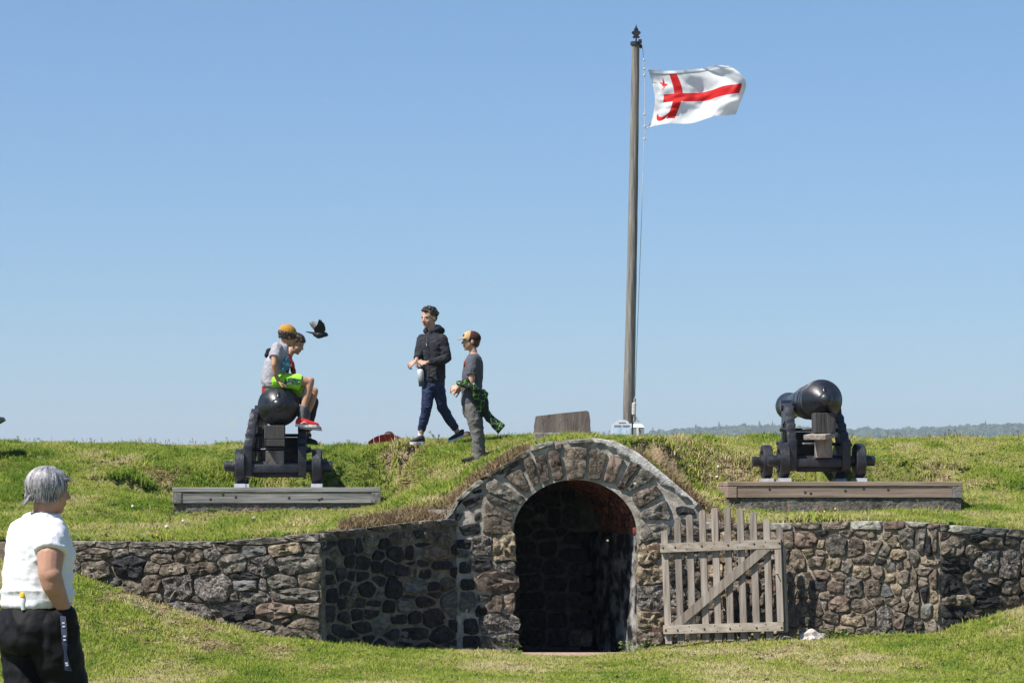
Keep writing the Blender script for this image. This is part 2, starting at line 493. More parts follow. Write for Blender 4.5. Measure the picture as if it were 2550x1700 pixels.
xa = axis([(-400, -40, 40), (-40, -8, 1.0), (-8, 8, 0.06), (8, 40, 1.0), (40, 400, 40)])
ya = axis([(-60, 14, 2.0), (14, 20, 0.5), (20, 31.0, 0.08), (31.0, 40, 0.5)])
GX, GY = np.meshgrid(xa, ya)
GZ = zlow(GX, np.minimum(GY, Yw(GX)))
GZ = np.where(GY > Yw(GX) + 0.3, GZ - 0.6, GZ)
lawn = grid_obj('lawn', GX, GY, GZ, True)
sa = axis([(0.12, 13.0, 0.06), (13.0, 30, 1.0), (30, 120, 15)])
UX, US = np.meshgrid(xa, sa)
UY = Yw(UX) + US
UZ = zup(UX, UY)
bank = grid_obj('bank', UX, UY, UZ, False)

# water beyond the bank, out to the horizon
M_WATER = mat('bay_water', (0.03, 0.06, 0.08), (0.05, 0.09, 0.11), scale=0.05, rough=0.15, spec=0.5, bump=0.3, bscale=0.6, bdist=0.2)
tag(mesh_obj('water', [(-9000, -300, -7.5), (9000, -300, -7.5), (9000, 9000, -7.5), (-9000, 9000, -7.5)], [(0, 1, 2, 3)], M_WATER), kind='structure')

# ------------------------------------------------------------------ stonework
M_MORTAR = mat('lime_mortar', (0.17, 0.132, 0.095), (0.31, 0.25, 0.19), scale=9, rough=0.95, spec=0.1, bump=0.8, bscale=60, bdist=0.02, c3=(0.10, 0.082, 0.064), s3=2.2, t3=(0.48, 0.66))
M_MORTAR_DARK = mat('darker_mortar', (0.10, 0.088, 0.074), (0.25, 0.22, 0.185), scale=10, rough=0.95, spec=0.1, bump=0.8, bscale=60, bdist=0.02, c3=(0.30, 0.28, 0.25), s3=6, t3=(0.62, 0.75))  # darker mortar tone for the left splay and the right wing
M_MORTAR_ARCH = mat('arch_mortar', (0.26, 0.225, 0.185), (0.54, 0.49, 0.42), scale=12, rough=0.95, spec=0.1, bump=0.8, bscale=70, bdist=0.015, c3=(0.14, 0.12, 0.10), s3=3, t3=(0.55, 0.7))
M_LIME = mat('white_lime', (0.50, 0.47, 0.43), (0.72, 0.69, 0.65), scale=12, rough=0.95, spec=0.1, bump=0.8, bscale=40, bdist=0.02, c3=(0.22, 0.20, 0.19), s3=4, t3=(0.5, 0.65))
ST = {
    'brown': mat('brown_stone', (0.085, 0.068, 0.052), (0.255, 0.208, 0.160), scale=14, rough=0.9, spec=0.2, bump=1.0, bscale=40, bdist=0.03, c3=(0.38, 0.33, 0.27), s3=20, t3=(0.60, 0.76), rnd=0.26, crack=9),
    'grey': mat('grey_stone', (0.082, 0.073, 0.062), (0.235, 0.21, 0.175), scale=12, rough=0.9, spec=0.2, bump=1.0, bscale=26, bdist=0.03, c3=(0.38, 0.35, 0.295), s3=12, t3=(0.58, 0.74), rnd=0.26, crack=8),
    'granite': mat('speckled_stone', (0.10, 0.088, 0.078), (0.33, 0.29, 0.255), scale=46, rough=0.9, spec=0.2, bump=1.0, bscale=36, bdist=0.04, ramp=(0.42, 0.62), rnd=0.15, crack=14),
    'basalt': mat('basalt', (0.008, 0.008, 0.009), (0.040, 0.037, 0.037), scale=14, rough=0.75, spec=0.35, bump=1.0, bscale=28, bdist=0.025, c3=(0.24, 0.22, 0.195), s3=22, t3=(0.62, 0.76), rnd=0.4, crack=10),  # near-black stone; on the left splay its colour also carries the wall's shade
    'sand': mat('buff_sandstone', (0.17, 0.13, 0.085), (0.36, 0.29, 0.205), scale=22, rough=0.95, spec=0.15, bump=1.0, bscale=45, bdist=0.02, c3=(0.12, 0.09, 0.07), s3=10, t3=(0.58, 0.74), rnd=0.2, crack=11),
    'red': mat('red_sandstone', (0.115, 0.083, 0.064), (0.235, 0.178, 0.140), scale=10, rough=0.95, spec=0.15, bump=0.9, bscale=60, bdist=0.012, c3=(0.10, 0.075, 0.065), s3=6, rnd=0.22, crack=7),
    'slate': mat('blue_slate', (0.062, 0.060, 0.057), (0.185, 0.18, 0.17), scale=9, rough=0.7, spec=0.3, bump=0.9, bscale=20, bdist=0.02, stretch=(1, 1, 3), rnd=0.2),
    'lichen': mat('lichened_slab', (0.14, 0.13, 0.11), (0.34, 0.33, 0.28), scale=16, rough=0.9, spec=0.2, bump=0.9, bscale=40, bdist=0.015, c3=(0.10, 0.085, 0.07), s3=6, rnd=0.2),
}

class Seg:
    def __init__(s, a, b_):
        s.a = Vector((a[0], a[1], 0)); s.b = Vector((b_[0], b_[1], 0))
        s.T = (s.b - s.a).normalized(); s.len = (s.b - s.a).length
        s.N = Vector((s.T.y, -s.T.x, 0))
    def hit(s, px, py):
        d = Vector(((px - 1275) / F, 1, (HOR - py) / F)); c = Vector((0, 0, HC))
        t = (s.a - c).dot(s.N) / d.dot(s.N)
        p = c + d * t
        return (p - s.a).dot(s.T), p.z, t
    def pt(s, u, v, n=0.0):
        return Vector((s.a.x + s.T.x * u + s.N.x * n, s.a.y + s.T.y * u + s.N.y * n, v))
    def X(s, u): return s.a.x + s.T.x * u

SL = Seg(WPL[1], WPL[2]); SLS = Seg(WPL[2], WPL[3]); SA = Seg(WPL[3], WPL[4]); SRS = Seg(WPL[4], WPL[5]); SRW = Seg(WPL[5], WPL[6])

def clip(poly, p0, n):
    out = []
    m = len(poly)
    for i in range(m):
        a = poly[i]; b_ = poly[(i + 1) % m]
        da = (a[0] - p0[0]) * n[0] + (a[1] - p0[1]) * n[1]; db = (b_[0] - p0[0]) * n[0] + (b_[1] - p0[1]) * n[1]
        if da <= 0: out.append(a)
        if da * db < 0:
            t = da / (da - db); out.append((a[0] + (b_[0] - a[0]) * t, a[1] + (b_[1] - a[1]) * t))
    return out

def resample(poly, n):
    L_ = [0.0]
    m = len(poly)
    for i in range(m):
        a, b_ = poly[i], poly[(i + 1) % m]
        L_.append(L_[-1] + math.hypot(b_[0] - a[0], b_[1] - a[1]))
    out = []
    for k in range(n):
        d = L_[-1] * k / n
        i = max(j for j in range(m) if L_[j] <= d + 1e-9)
        a, b_ = poly[i], poly[(i + 1) % m]
        t = (d - L_[i]) / max(L_[i + 1] - L_[i], 1e-9)
        out.append((a[0] + (b_[0] - a[0]) * t, a[1] + (b_[1] - a[1]) * t))
    return out

def stone(seg, poly, kind, parent, proud=0.035, back=-0.05, name='stone', rough=1.0, rnd=None, chaikin=True, flat=False):
    rnd = rnd or random
    if chaikin:
        q = []
        m = len(poly)
        for i in range(m):
            a, b_ = poly[i], poly[(i + 1) % m]
            q.append((a[0] * 0.88 + b_[0] * 0.12, a[1] * 0.88 + b_[1] * 0.12)); q.append((a[0] * 0.12 + b_[0] * 0.88, a[1] * 0.12 + b_[1] * 0.88))
        poly = q
    n = 20
    poly = resample(poly, n)
    cu = sum(p[0] for p in poly) / n; cv = sum(p[1] for p in poly) / n
    size = math.sqrt(sum((p[0] - cu) ** 2 + (p[1] - cv) ** 2 for p in poly) / n)
    tu, tv = rnd.uniform(-0.10, 0.10), rnd.uniform(-0.12, 0.12)
    if flat: tu *= 0.3; tv *= 0.3
    so = rnd.uniform(0, 100)
    verts = []; faces = []
    bow = (0.12 if not flat else 0.06) * size
    rings = [(1.0, back), (1.01, proud * 0.3), (0.965, proud * 0.85), (0.84, proud + bow * 0.1), (0.58, proud + bow * 0.3), (0.28, proud + bow * 0.4)]
    jit = min(0.20 * size, 0.03) * rough
    for k, (sc, h) in enumerate(rings):
        for i, (u, v) in enumerate(poly):
            uu = cu + (u - cu) * sc; vv = cv + (v - cv) * sc
            hh = h
            if k > 0:
                nn = mnoise.noise(Vector((uu * 8 + so, vv * 8, so))) + 0.75 * (1 - 2.5 * abs(mnoise.noise(Vector((uu * 15 + so, vv * 15, so))))) + 0.4 * mnoise.noise(Vector((uu * 36 + so, vv * 36, so)))
                if k >= 2: hh += (uu - cu) * tu + (vv - cv) * tv + nn * jit
                e = (0.10 * mnoise.noise(Vector((i * 0.9 + so, k * 0.2, so))) + 0.07 * mnoise.noise(Vector((i * 2.3 + so, k * 0.4, so)))) * size * min(1, rough * 1.2)
                uu += (u - cu) / max(size, 1e-3) * e; vv += (v - cv) / max(size, 1e-3) * e
            verts.append(seg.pt(uu, vv, hh))
    verts.append(seg.pt(cu, cv, proud + bow * 0.45 + mnoise.noise(Vector((so, so, 1))) * jit))
    for k in range(len(rings) - 1):
        for i in range(n):
            j = (i + 1) % n
            faces.append((k * n + i, k * n + j, (k + 1) * n + j, (k + 1) * n + i))
    k = len(rings) - 1
    for i in range(n): faces.append((k * n + i, k * n + (i + 1) % n, len(verts) - 1))
    o = mesh_obj(name, verts, faces, ST[kind], parent, True, True)
    o.data.set_sharp_from_angle(angle=math.radians(28))
    return o

def masonry(seg, seeds, parent, crop, pick, gap=0.012, proud=(0.02, 0.05), cap_kinds=('lichen', 'slate', 'red')):
    """seeds: (cx, cy, w, h[, flag]) in a crop of the photograph; crop maps them to photograph pixels"""
    x0, y0, fk = crop or (0, 0, 0)
    S = []
    if crop is None: S = [tuple(sd) if len(sd) == 5 else (*sd, None) for sd in seeds]
    for sd in (seeds if crop else []):
        px, py = x0 + sd[0] * fk, y0 + sd[1] * fk
        u, v, t = seg.hit(px, py)
        k = t / F * fk
        c = abs(seg.T.x)                                  # foreshortening of the width
        ww = sd[2] * k / max(c, 0.4); hh = sd[3] * k
        S.append((u, v, ww * 1.05, hh * 1.05, sd[4] if len(sd) > 4 else None))
    rnd = random.Random(int(x0) + len(seeds))
    for i, (u, v, w_, h_, fl) in enumerate(S):
        if u < -0.02 or u > seg.len + 0.02: continue
        a, b_ = w_ * 0.60, h_ * 0.60
        cut = rnd.uniform(0.08, 0.26)
        poly = []
        for (sx, sy) in ((-1, -1), (1, -1), (1, 1), (-1, 1)):
            c1, c2 = rnd.uniform(0.05, cut), rnd.uniform(0.05, cut)
            p1 = (u + sx * a * (1 - 2 * c1), v + sy * b_); p2 = (u + sx * a, v + sy * b_ * (1 - 2 * c2))
            poly += [p1, p2] if sx * sy < 0 else [p2, p1]
        g = gap * rnd.uniform(0.25, 1.6)
        for j, (u2, v2, w2, h2, f2) in enumerate(S):
            if j == i: continue
            dx, dy = u2 - u, v2 - v
            if abs(dx) > (w_ + w2) or abs(dy) > (h_ + h2): continue
            nx, ny = dx / (w_ + w2) ** 2, dy / (h_ + h2) ** 2
            L_ = math.hypot(nx, ny)
            if L_ < 1e-9: continue
            nx /= L_; ny /= L_
            wa, wb = abs(nx) * w_ + abs(ny) * h_, abs(nx) * w2 + abs(ny) * h2
            tt = wa / (wa + wb)
            p0 = (u + dx * tt - nx * g / 2, v + dy * tt - ny * g / 2)
            poly = clip(poly, p0, (nx, ny))
            if len(poly) < 3: break
        if len(poly) >= 3:                                # top of the wall, and its ends
            uc = min(max(u, 0.0), seg.len); e = 0.15
            z1, z2 = float(ztop(seg.X(uc - e))), float(ztop(seg.X(uc + e)))
            sl_ = (z2 - z1) / (2 * e)
            poly = clip(poly, (uc, (z1 + z2) / 2 - (0.0 if fl == 'c' else 0.035)), (-sl_ / math.hypot(1, sl_), 1 / math.hypot(1, sl_)))
        if len(poly) >= 3: poly = clip(poly, (0.004, 0), (-1, 0))
        if len(poly) >= 3: poly = clip(poly, (seg.len - 0.004, 0), (1, 0))
        if len(poly) < 3: continue
        ar = 0.5 * abs(sum(poly[q][0] * poly[(q + 1) % len(poly)][1] - poly[(q + 1) % len(poly)][0] * poly[q][1] for q in range(len(poly))))
        if ar < 0.0006: continue
        if fl == 'c':
            stone(seg, poly, rnd.choice(cap_kinds), parent, 0.03, -0.30, 'cap_stone', 0.6, rnd, True, True)
        else:
            kd = fl if fl in ST else pick(rnd)
            stone(seg, poly, kd, parent, rnd.uniform(*proud), -0.05, 'stone', 1.0, rnd)

def wall_body(name, seg, parent, m, zb_off=-0.35, depth=0.42, e0=True, e1=True):
    nu = max(8, int(seg.len / 0.06)); nv = 26
    verts = []; faces = []
    for i in range(nu + 1):
        u = seg.len * i / nu
        X = seg.X(u); z1 = float(ztop(X)) - 0.03; z0 = float(zbase(X)) + zb_off
        for j in range(nv + 1):
            z = z0 + (z1 - z0) * j / nv
            d = 0.0
            if 0 < i < nu: d = 0.014 * mnoise.noise(Vector((u * 7, z * 7, 3.1))) + 0.008 * mnoise.noise(Vector((u * 19, z * 19, 8.1)))
            verts.append(seg.pt(u, z, d))
        verts.append(seg.pt(u, z1, -depth)); verts.append(seg.pt(u, z0, -depth))
    c = nv + 3
    for i in range(nu):
        for j in range(nv + 1):
            faces.append((i * c + j, (i + 1) * c + j, (i + 1) * c + j + 1, i * c + j + 1))
        faces.append((i * c + nv + 1, (i + 1) * c + nv + 1, (i + 1) * c + nv + 2, i * c + nv + 2))
    faces.append(tuple(reversed(range(c)))); faces.append(tuple(nu * c + j for j in range(c)))
    return mesh_obj(name, verts, faces, m, parent, True, False)

def pick_of(**kw):
    ks = list(kw); ws = [kw[k] for k in ks]
    return lambda r: r.choices(ks, ws)[0]

wallL = empty('stone_wall', (-3.5, 29.6, 0.4), 0, 'dark rubble stone retaining wall behind the woman, left of the archway', 'wall')
wall_body('mortar', SL, wallL, M_MORTAR)
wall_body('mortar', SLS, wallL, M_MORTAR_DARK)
seedsL = [(-60, 325, 160, 28, 'c'), (30, 322, 100, 26, 'c'), (120, 325, 140, 26, 'c'), (275, 333, 165, 36, 'c'), (480, 337, 225, 30, 'c'), (690, 330, 200, 32, 'c'), (1030, 312, 370, 45, 'c'), (1310, 294, 200, 36, 'c'), (1440, 288, 100, 34, 'c'),
    (105, 352, 80, 28), (170, 382, 200, 66), (330, 376, 90, 45), (430, 372, 120, 35), (560, 362, 120, 26), (545, 404, 110, 55), (690, 390, 150, 62), (815, 385, 90, 58), (900, 355, 100, 40), (1035, 365, 130, 60, 'slate'), (1205, 358, 180, 62, 'sand'), (1345, 348, 90, 45, 'grey'),
    (85, 470, 60, 80), (190, 470, 170, 110, 'brown'), (380, 445, 190, 110), (490, 455, 90, 50), (600, 465, 130, 60), (765, 460, 170, 60), (925, 435, 130, 95, 'grey'), (1080, 445, 140, 100, 'granite'), (1275, 430, 230, 100, 'grey'),
    (260, 530, 120, 40), (390, 560, 110, 60), (490, 540, 90, 80), (635, 560, 150, 130, 'granite'), (815, 560, 180, 150, 'granite'), (985, 500, 130, 30), (990, 550, 120, 55, 'slate'), (1085, 545, 40, 60), (1185, 530, 145, 65, 'grey'), (1335, 520, 110, 75),
    (510, 610, 60, 35), (730, 625, 60, 30), (930, 612, 40, 35), (1030, 610, 150, 60), (1265, 600, 250, 60, 'grey'), (680, 680, 260, 80, 'granite'), (830, 668, 60, 40), (950, 690, 150, 80, 'basalt'), (1150, 690, 190, 85, 'red'), (1330, 680, 120, 65),
    (910, 760, 50, 40), (1040, 765, 180, 60), (1270, 770, 250, 100), (1090, 805, 100, 40), (1210, 735, 40, 30), (20, 400, 110, 70), (-70, 400, 110, 70), (-10, 480, 110, 70), (-100, 470, 100, 70), (-130, 380, 60, 60)]
C8 = (150, 1200, 0.4677)
masonry(SL, seedsL, wallL, C8, pick_of(brown=5, grey=2, basalt=0.5, granite=0.6), 0.010, (0.02, 0.05), ('lichen', 'lichen', 'grey'))
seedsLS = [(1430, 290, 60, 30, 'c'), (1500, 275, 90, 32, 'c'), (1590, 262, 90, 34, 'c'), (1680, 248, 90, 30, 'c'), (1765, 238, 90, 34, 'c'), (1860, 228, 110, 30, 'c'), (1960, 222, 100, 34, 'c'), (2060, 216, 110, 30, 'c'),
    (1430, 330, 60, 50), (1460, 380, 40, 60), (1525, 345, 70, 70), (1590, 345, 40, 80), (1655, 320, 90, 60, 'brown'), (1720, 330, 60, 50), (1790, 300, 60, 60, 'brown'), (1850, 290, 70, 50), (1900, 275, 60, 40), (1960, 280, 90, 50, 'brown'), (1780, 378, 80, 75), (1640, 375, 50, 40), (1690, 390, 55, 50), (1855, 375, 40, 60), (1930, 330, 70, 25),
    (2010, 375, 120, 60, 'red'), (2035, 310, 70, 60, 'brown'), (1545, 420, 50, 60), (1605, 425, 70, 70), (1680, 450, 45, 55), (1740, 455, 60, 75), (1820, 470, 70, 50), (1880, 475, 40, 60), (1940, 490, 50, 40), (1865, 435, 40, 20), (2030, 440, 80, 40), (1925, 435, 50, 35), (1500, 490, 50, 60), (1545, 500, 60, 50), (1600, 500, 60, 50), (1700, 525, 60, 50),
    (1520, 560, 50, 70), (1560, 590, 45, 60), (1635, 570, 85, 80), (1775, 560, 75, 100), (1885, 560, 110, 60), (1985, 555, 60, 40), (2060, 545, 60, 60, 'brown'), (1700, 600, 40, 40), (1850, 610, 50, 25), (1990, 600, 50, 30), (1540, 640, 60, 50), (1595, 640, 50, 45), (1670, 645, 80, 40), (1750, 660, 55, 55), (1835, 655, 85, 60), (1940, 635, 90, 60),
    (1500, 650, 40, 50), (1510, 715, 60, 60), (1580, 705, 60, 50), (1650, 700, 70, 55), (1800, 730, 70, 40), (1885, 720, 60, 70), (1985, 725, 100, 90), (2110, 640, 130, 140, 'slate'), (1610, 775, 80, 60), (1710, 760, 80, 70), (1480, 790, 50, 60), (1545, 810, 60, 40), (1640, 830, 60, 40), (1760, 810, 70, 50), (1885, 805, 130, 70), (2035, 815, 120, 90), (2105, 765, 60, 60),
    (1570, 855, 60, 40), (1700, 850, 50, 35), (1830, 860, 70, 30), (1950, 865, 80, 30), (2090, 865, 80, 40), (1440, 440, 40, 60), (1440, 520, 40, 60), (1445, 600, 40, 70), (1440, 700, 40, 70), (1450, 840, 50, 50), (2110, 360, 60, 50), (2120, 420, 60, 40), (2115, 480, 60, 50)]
masonry(SLS, seedsLS, wallL, C8, pick_of(basalt=8, brown=1.2, slate=0.6), 0.030, (0.008, 0.022), ('grey', 'brown', 'slate'))  # mostly near-black stone; its colour also carries this wall's shade

wallR = empty('stone_wall', (4.4, 29.3, 0.2), 0, 'brown rubble stone retaining wall right of the open wooden gate', 'wall')
M_MORTAR_TAN = mat('tan_mortar', (0.22, 0.175, 0.128), (0.43, 0.355, 0.27), scale=9, rough=0.95, spec=0.1, bump=0.9, bscale=50, bdist=0.025, c3=(0.12, 0.098, 0.076), s3=2.6, t3=(0.52, 0.68))
wall_body('mortar', SRS, wallR, M_MORTAR_TAN)
wall_body('mortar', SRW, wallR, M_MORTAR_DARK)
C1 = (1900, 1250, 0.287)
seedsR = [(-460, 205, 120, 50, 'c'), (-330, 205, 130, 50, 'c'), (-190, 208, 140, 50, 'c'), (-30, 208, 170, 50, 'c'), (150, 210, 180, 50, 'c'), (390, 205, 210, 60, 'c'), (645, 200, 225, 60, 'c'), (900, 200, 260, 60, 'c'), (1140, 200, 190, 55, 'c'), (1345, 192, 180, 44, 'c'), (1480, 200, 90, 44, 'c'),
    (220, 320, 100, 120), (380, 320, 180, 130, 'red'), (495, 265, 100, 50), (510, 360, 60, 60), (640, 370, 190, 150), (810, 390, 130, 160), (730, 265, 100, 60), (880, 280, 150, 60), (960, 390, 130, 100), (1080, 290, 60, 60), (1140, 340, 90, 80, 'sand'), (1250, 300, 130, 160, 'grey'), (1065, 430, 90, 90), (1160, 455, 120, 80), (1370, 340, 80, 220), (1440, 390, 60, 160), (1490, 320, 40, 200),
    (300, 500, 110, 150), (400, 435, 90, 70, 'sand'), (505, 435, 90, 40), (470, 510, 120, 80), (610, 540, 140, 110), (725, 565, 80, 90), (850, 600, 150, 100, 'sand'), (880, 500, 160, 60), (1030, 520, 110, 60), (1000, 600, 90, 100), (1110, 560, 90, 120, 'grey'), (1190, 545, 60, 60), (1255, 530, 50, 80), (1320, 490, 80, 120), (1430, 515, 150, 60, 'sand'),
    (520, 630, 130, 70), (665, 640, 120, 60), (350, 680, 140, 130), (490, 720, 120, 80), (640, 730, 150, 90), (790, 740, 150, 140), (950, 740, 140, 130), (1100, 650, 90, 70), (1080, 770, 80, 90, 'slate'), (1150, 740, 90, 80, 'sand'), (1230, 655, 120, 110), (1310, 680, 70, 180), (1400, 600, 130, 60), (1480, 670, 60, 150), (1390, 690, 80, 70),
    (350, 800, 90, 60), (430, 800, 100, 60), (550, 810, 120, 60), (350, 890, 110, 120), (460, 930, 130, 120), (540, 890, 50, 80), (680, 890, 180, 130, 'red'), (850, 900, 180, 110), (1000, 860, 100, 60), (1120, 860, 110, 60), (1200, 910, 100, 70), (1270, 770, 80, 100), (1340, 820, 60, 90), (1410, 790, 70, 130), (1470, 810, 70, 100, 'sand'),
    (430, 1040, 160, 80), (600, 1000, 130, 110), (790, 1010, 210, 110), (940, 1000, 90, 110), (1060, 1010, 130, 200), (1180, 1030, 100, 150), (1320, 940, 80, 100), (1430, 950, 100, 110, 'lichen'), (1510, 960, 60, 120, 'sand'), (1275, 1070, 90, 110), (1350, 1070, 80, 60), (1460, 1080, 80, 90), (350, 1110, 80, 60), (560, 1090, 110, 60), (720, 1100, 150, 50), (880, 1110, 120, 50), (1010, 1140, 100, 40), (1150, 1130, 110, 50),
    (100, 320, 110, 110), (-20, 330, 110, 120), (-150, 310, 120, 110), (-290, 320, 130, 120), (-430, 320, 120, 120), (90, 440, 120, 100), (180, 460, 90, 120), (-40, 450, 120, 110), (-180, 450, 130, 110), (-320, 460, 130, 110), (-450, 450, 110, 110), (140, 590, 120, 110), (10, 580, 120, 110), (-120, 580, 120, 120), (-260, 590, 130, 110), (-400, 590, 130, 120), (230, 620, 90, 120),
    (150, 720, 120, 110), (20, 710, 120, 110), (-110, 720, 120, 110), (-250, 730, 130, 110), (-400, 730, 130, 110), (240, 770, 90, 120), (140, 850, 120, 110), (0, 840, 130, 110), (-140, 850, 120, 110), (-280, 860, 130, 110), (-420, 860, 120, 110), (150, 980, 120, 110), (20, 970, 120, 110), (-110, 980, 120, 110), (-250, 990, 130, 110), (-400, 990, 130, 110), (240, 920, 90, 110), (250, 1040, 100, 90), (150, 1090, 120, 80), (10, 1090, 120, 90), (-130, 1100, 120, 90), (-280, 1110, 130, 90), (-420, 1110, 120, 90)]
masonry(SRS, seedsR, wallR, C1, pick_of(brown=6, grey=1.4, basalt=0.8, red=0.6, granite=0.5, sand=0.7), 0.017, (0.010, 0.04), ('red', 'brown', 'slate', 'lichen'))
seedsRW = [(1560, 222, 90, 50, 'c'), (1740, 235, 300, 60, 'c'), (2000, 255, 230, 50, 'c'), (2190, 270, 150, 60, 'c'), (2400, 262, 250, 50, 'c'), (2640, 270, 220, 50, 'c'),
    (1640, 370, 190, 170), (1575, 290, 70, 60), (1860, 310, 120, 60), (1970, 355, 200, 80), (2150, 340, 110, 70), (1820, 430, 130, 100), (1660, 550, 220, 120, 'basalt'), (1960, 520, 220, 170, 'granite'), (2120, 530, 190, 210, 'granite'), (1620, 700, 150, 160, 'basalt'), (1820, 650, 150, 110), (2010, 690, 100, 60), (1930, 750, 230, 90), (2130, 740, 150, 110), (1700, 850, 230, 80), (1950, 870, 200, 70), (2140, 850, 170, 90), (1650, 960, 170, 90, 'basalt'), (1830, 970, 160, 60), (1640, 1050, 130, 70, 'basalt'),
    (2350, 400, 200, 150), (2330, 560, 170, 140), (2340, 720, 200, 130), (2540, 400, 170, 150), (2520, 580, 180, 170), (2530, 740, 180, 130), (2300, 840, 160, 90), (2460, 850, 160, 90)]
masonry(SRW, seedsRW, wallR, C1, pick_of(brown=5, grey=2, basalt=1.2), 0.010, (0.02, 0.06), ('slate', 'grey', 'lichen'))

# both walls run on a little beyond the picture
SLL = Seg(WPL[0], WPL[1]); SRR = Seg(WPL[6], WPL[7])
for sg_, par_, ua, ub in ((SLL, wallL, SLL.len - 3.2, SLL.len), (SRR, wallR, 0.0, 3.2)):
    wall_body('mortar', sg_, par_, M_MORTAR)
    r_ = random.Random(int(ua * 10) + 3); sds = []
    u_ = ua
    while u_ < ub:
        w_ = r_.uniform(.35, .6); sds.append((u_ + w_ / 2, float(ztop(sg_.X(u_ + w_ / 2))) - .03, w_, .10, 'c')); u_ += w_
    zt_m = float(ztop(sg_.X((ua + ub) / 2))); zb_m = min(float(zbase(sg_.X(ua))), float(zbase(sg_.X(ub)))) - .15
    z_ = zt_m - .17
    while z_ > zb_m:
        h_ = r_.uniform(.13, .22); u_ = ua
        while u_ < ub:
            w_ = r_.uniform(.18, .42); sds.append((u_ + w_ / 2, z_ + r_.uniform(-.03, .03), w_, h_)); u_ += w_
        z_ -= h_ * .95
    masonry(sg_, sds, par_, None, pick_of(brown=5, grey=2, basalt=0.8), 0.010, (0.02, 0.05), ('lichen', 'grey'))

# ------------------------------------------------------------------ the archway
arch = empty('stone_archway', (0.68, 30.5, -0.2), 0, 'round arched stone doorway of dark wedge stones under the bank', 'archway')
AC = SA.hit(1432, 1330)[0]; AZ = SA.hit(1432, 1330)[1]      # centre of the arch at springing
AA, AB_ = 0.672, 0.592
ZF = -0.20
def intrados(k, n=30):
    a = math.pi * (1 - k / n)
    return (AC + AA * math.cos(a), AZ + AB_ * math.sin(a))
inn = [(AC - AA + 0.02 * math.sin(i * 1.3), -0.5 + (AZ + 0.5) * i / 15) for i in range(15)] + [intrados(k) for k in range(31)] + [(AC + AA + 0.004 * math.sin(i * 1.7), AZ - (AZ + 0.5) * (i + 1) / 15) for i in range(15)]
outc = []
zc0 = float(ztop(SA.X(0))) - 0.01; zc1 = float(ztop(SA.X(SA.len))) - 0.01
outc += [(0.0, -0.5 + (zc0 + 0.5) * i / 15) for i in range(15)]
outc += [(SA.len * k / 30, float(ztop(SA.X(SA.len * k / 30))) - 0.01) for k in range(31)]
outc += [(SA.len, zc1 - (zc1 + 0.5) * (i + 1) / 15) for i in range(15)]
verts = []; faces = []
nr = 12
for i in range(len(inn)):
    for j in range(nr + 1):
        t = j / nr
        u = inn[i][0] * (1 - t) + outc[i][0] * t; v = inn[i][1] * (1 - t) + outc[i][1] * t
        d = (0.012 * mnoise.noise(Vector((u * 8, v * 8, 5.1))) + 0.006 * mnoise.noise(Vector((u * 21, v * 21, 9)))) if 0 < j < nr else 0
        verts.append(SA.pt(u, v, d))
    verts.append(SA.pt(outc[i][0], outc[i][1], -0.42))
    verts.append(SA.pt(inn[i][0], inn[i][1], -0.10))
c = nr + 3
for i in range(len(inn) - 1):
    for j in range(nr + 1):
        faces.append((i * c + j, (i + 1) * c + j, (i + 1) * c + j + 1, i * c + j + 1))
    faces.append((i * c + nr + 2, (i + 1) * c + nr + 2, (i + 1) * c, i * c))
mesh_obj('mortar', verts, faces, M_MORTAR_ARCH, arch)
C4 = (1060, 1060, 0.3955)
def tracep(poly, kind, name='voussoir', proud=0.03, back=-0.06, shrink=0.0, flat=True):
    q = []
    for (x, y) in poly:
        u, v, t = SA.hit(C4[0] + x * C4[2], C4[1] + y * C4[2]); q.append((u, v))
    if sum(q[i][0] * q[(i + 1) % len(q)][1] - q[(i + 1) % len(q)][0] * q[i][1] for i in range(len(q))) < 0: q.reverse()
    qq = []
    m = len(q)
    for i in range(m):                                      # only slightly rounded corners
        a, b_ = q[i], q[(i + 1) % m]
        qq.append((a[0] * 0.92 + b_[0] * 0.08, a[1] * 0.92 + b_[1] * 0.08)); qq.append((a[0] * 0.08 + b_[0] * 0.92, a[1] * 0.08 + b_[1] * 0.92))
    return stone(SA, qq, kind, arch, proud, back, name, 0.55, random, False, flat)
for poly, kd in [([(365, 560), (540, 570), (548, 680), (360, 685)], 'brown'), ([(375, 472), (560, 560), (550, 600), (375, 556)], 'brown'), ([(385, 425), (480, 460), (572, 508), (568, 545), (378, 462)], 'grey'),
        ([(385, 352), (422, 322), (628, 450), (595, 502), (378, 412)], 'grey'), ([(500, 320), (600, 268), (655, 395), (635, 425), (520, 345)], 'brown'), ([(607, 215), (665, 182), (715, 362), (672, 382)], 'brown'),
        ([(682, 182), (755, 180), (783, 343), (732, 362)], 'brown'), ([(767, 157), (840, 157), (873, 333), (802, 343)], 'red'), ([(872, 130), (1020, 127), (1003, 332), (887, 335)], 'brown'),
        ([(1037, 137), (1145, 177), (1100, 342), (1022, 335)], 'brown'), ([(1162, 182), (1250, 202), (1187, 357), (1117, 350)], 'red'), ([(1302, 207), (1352, 242), (1242, 402), (1202, 387)], 'brown'),
        ([(1362, 257), (1435, 302), (1430, 340), (1290, 412), (1268, 397)], 'grey'), ([(1302, 425), (1450, 367), (1488, 430), (1342, 530), (1302, 470)], 'brown'), ([(1352, 540), (1515, 462), (1548, 595), (1357, 588)], 'grey'),
        ([(1358, 612), (1540, 622), (1535, 700), (1350, 735)], 'grey'), ([(1552, 625), (1722, 645), (1718, 690), (1545, 700)], 'brown')]:
    tracep(poly, kd)
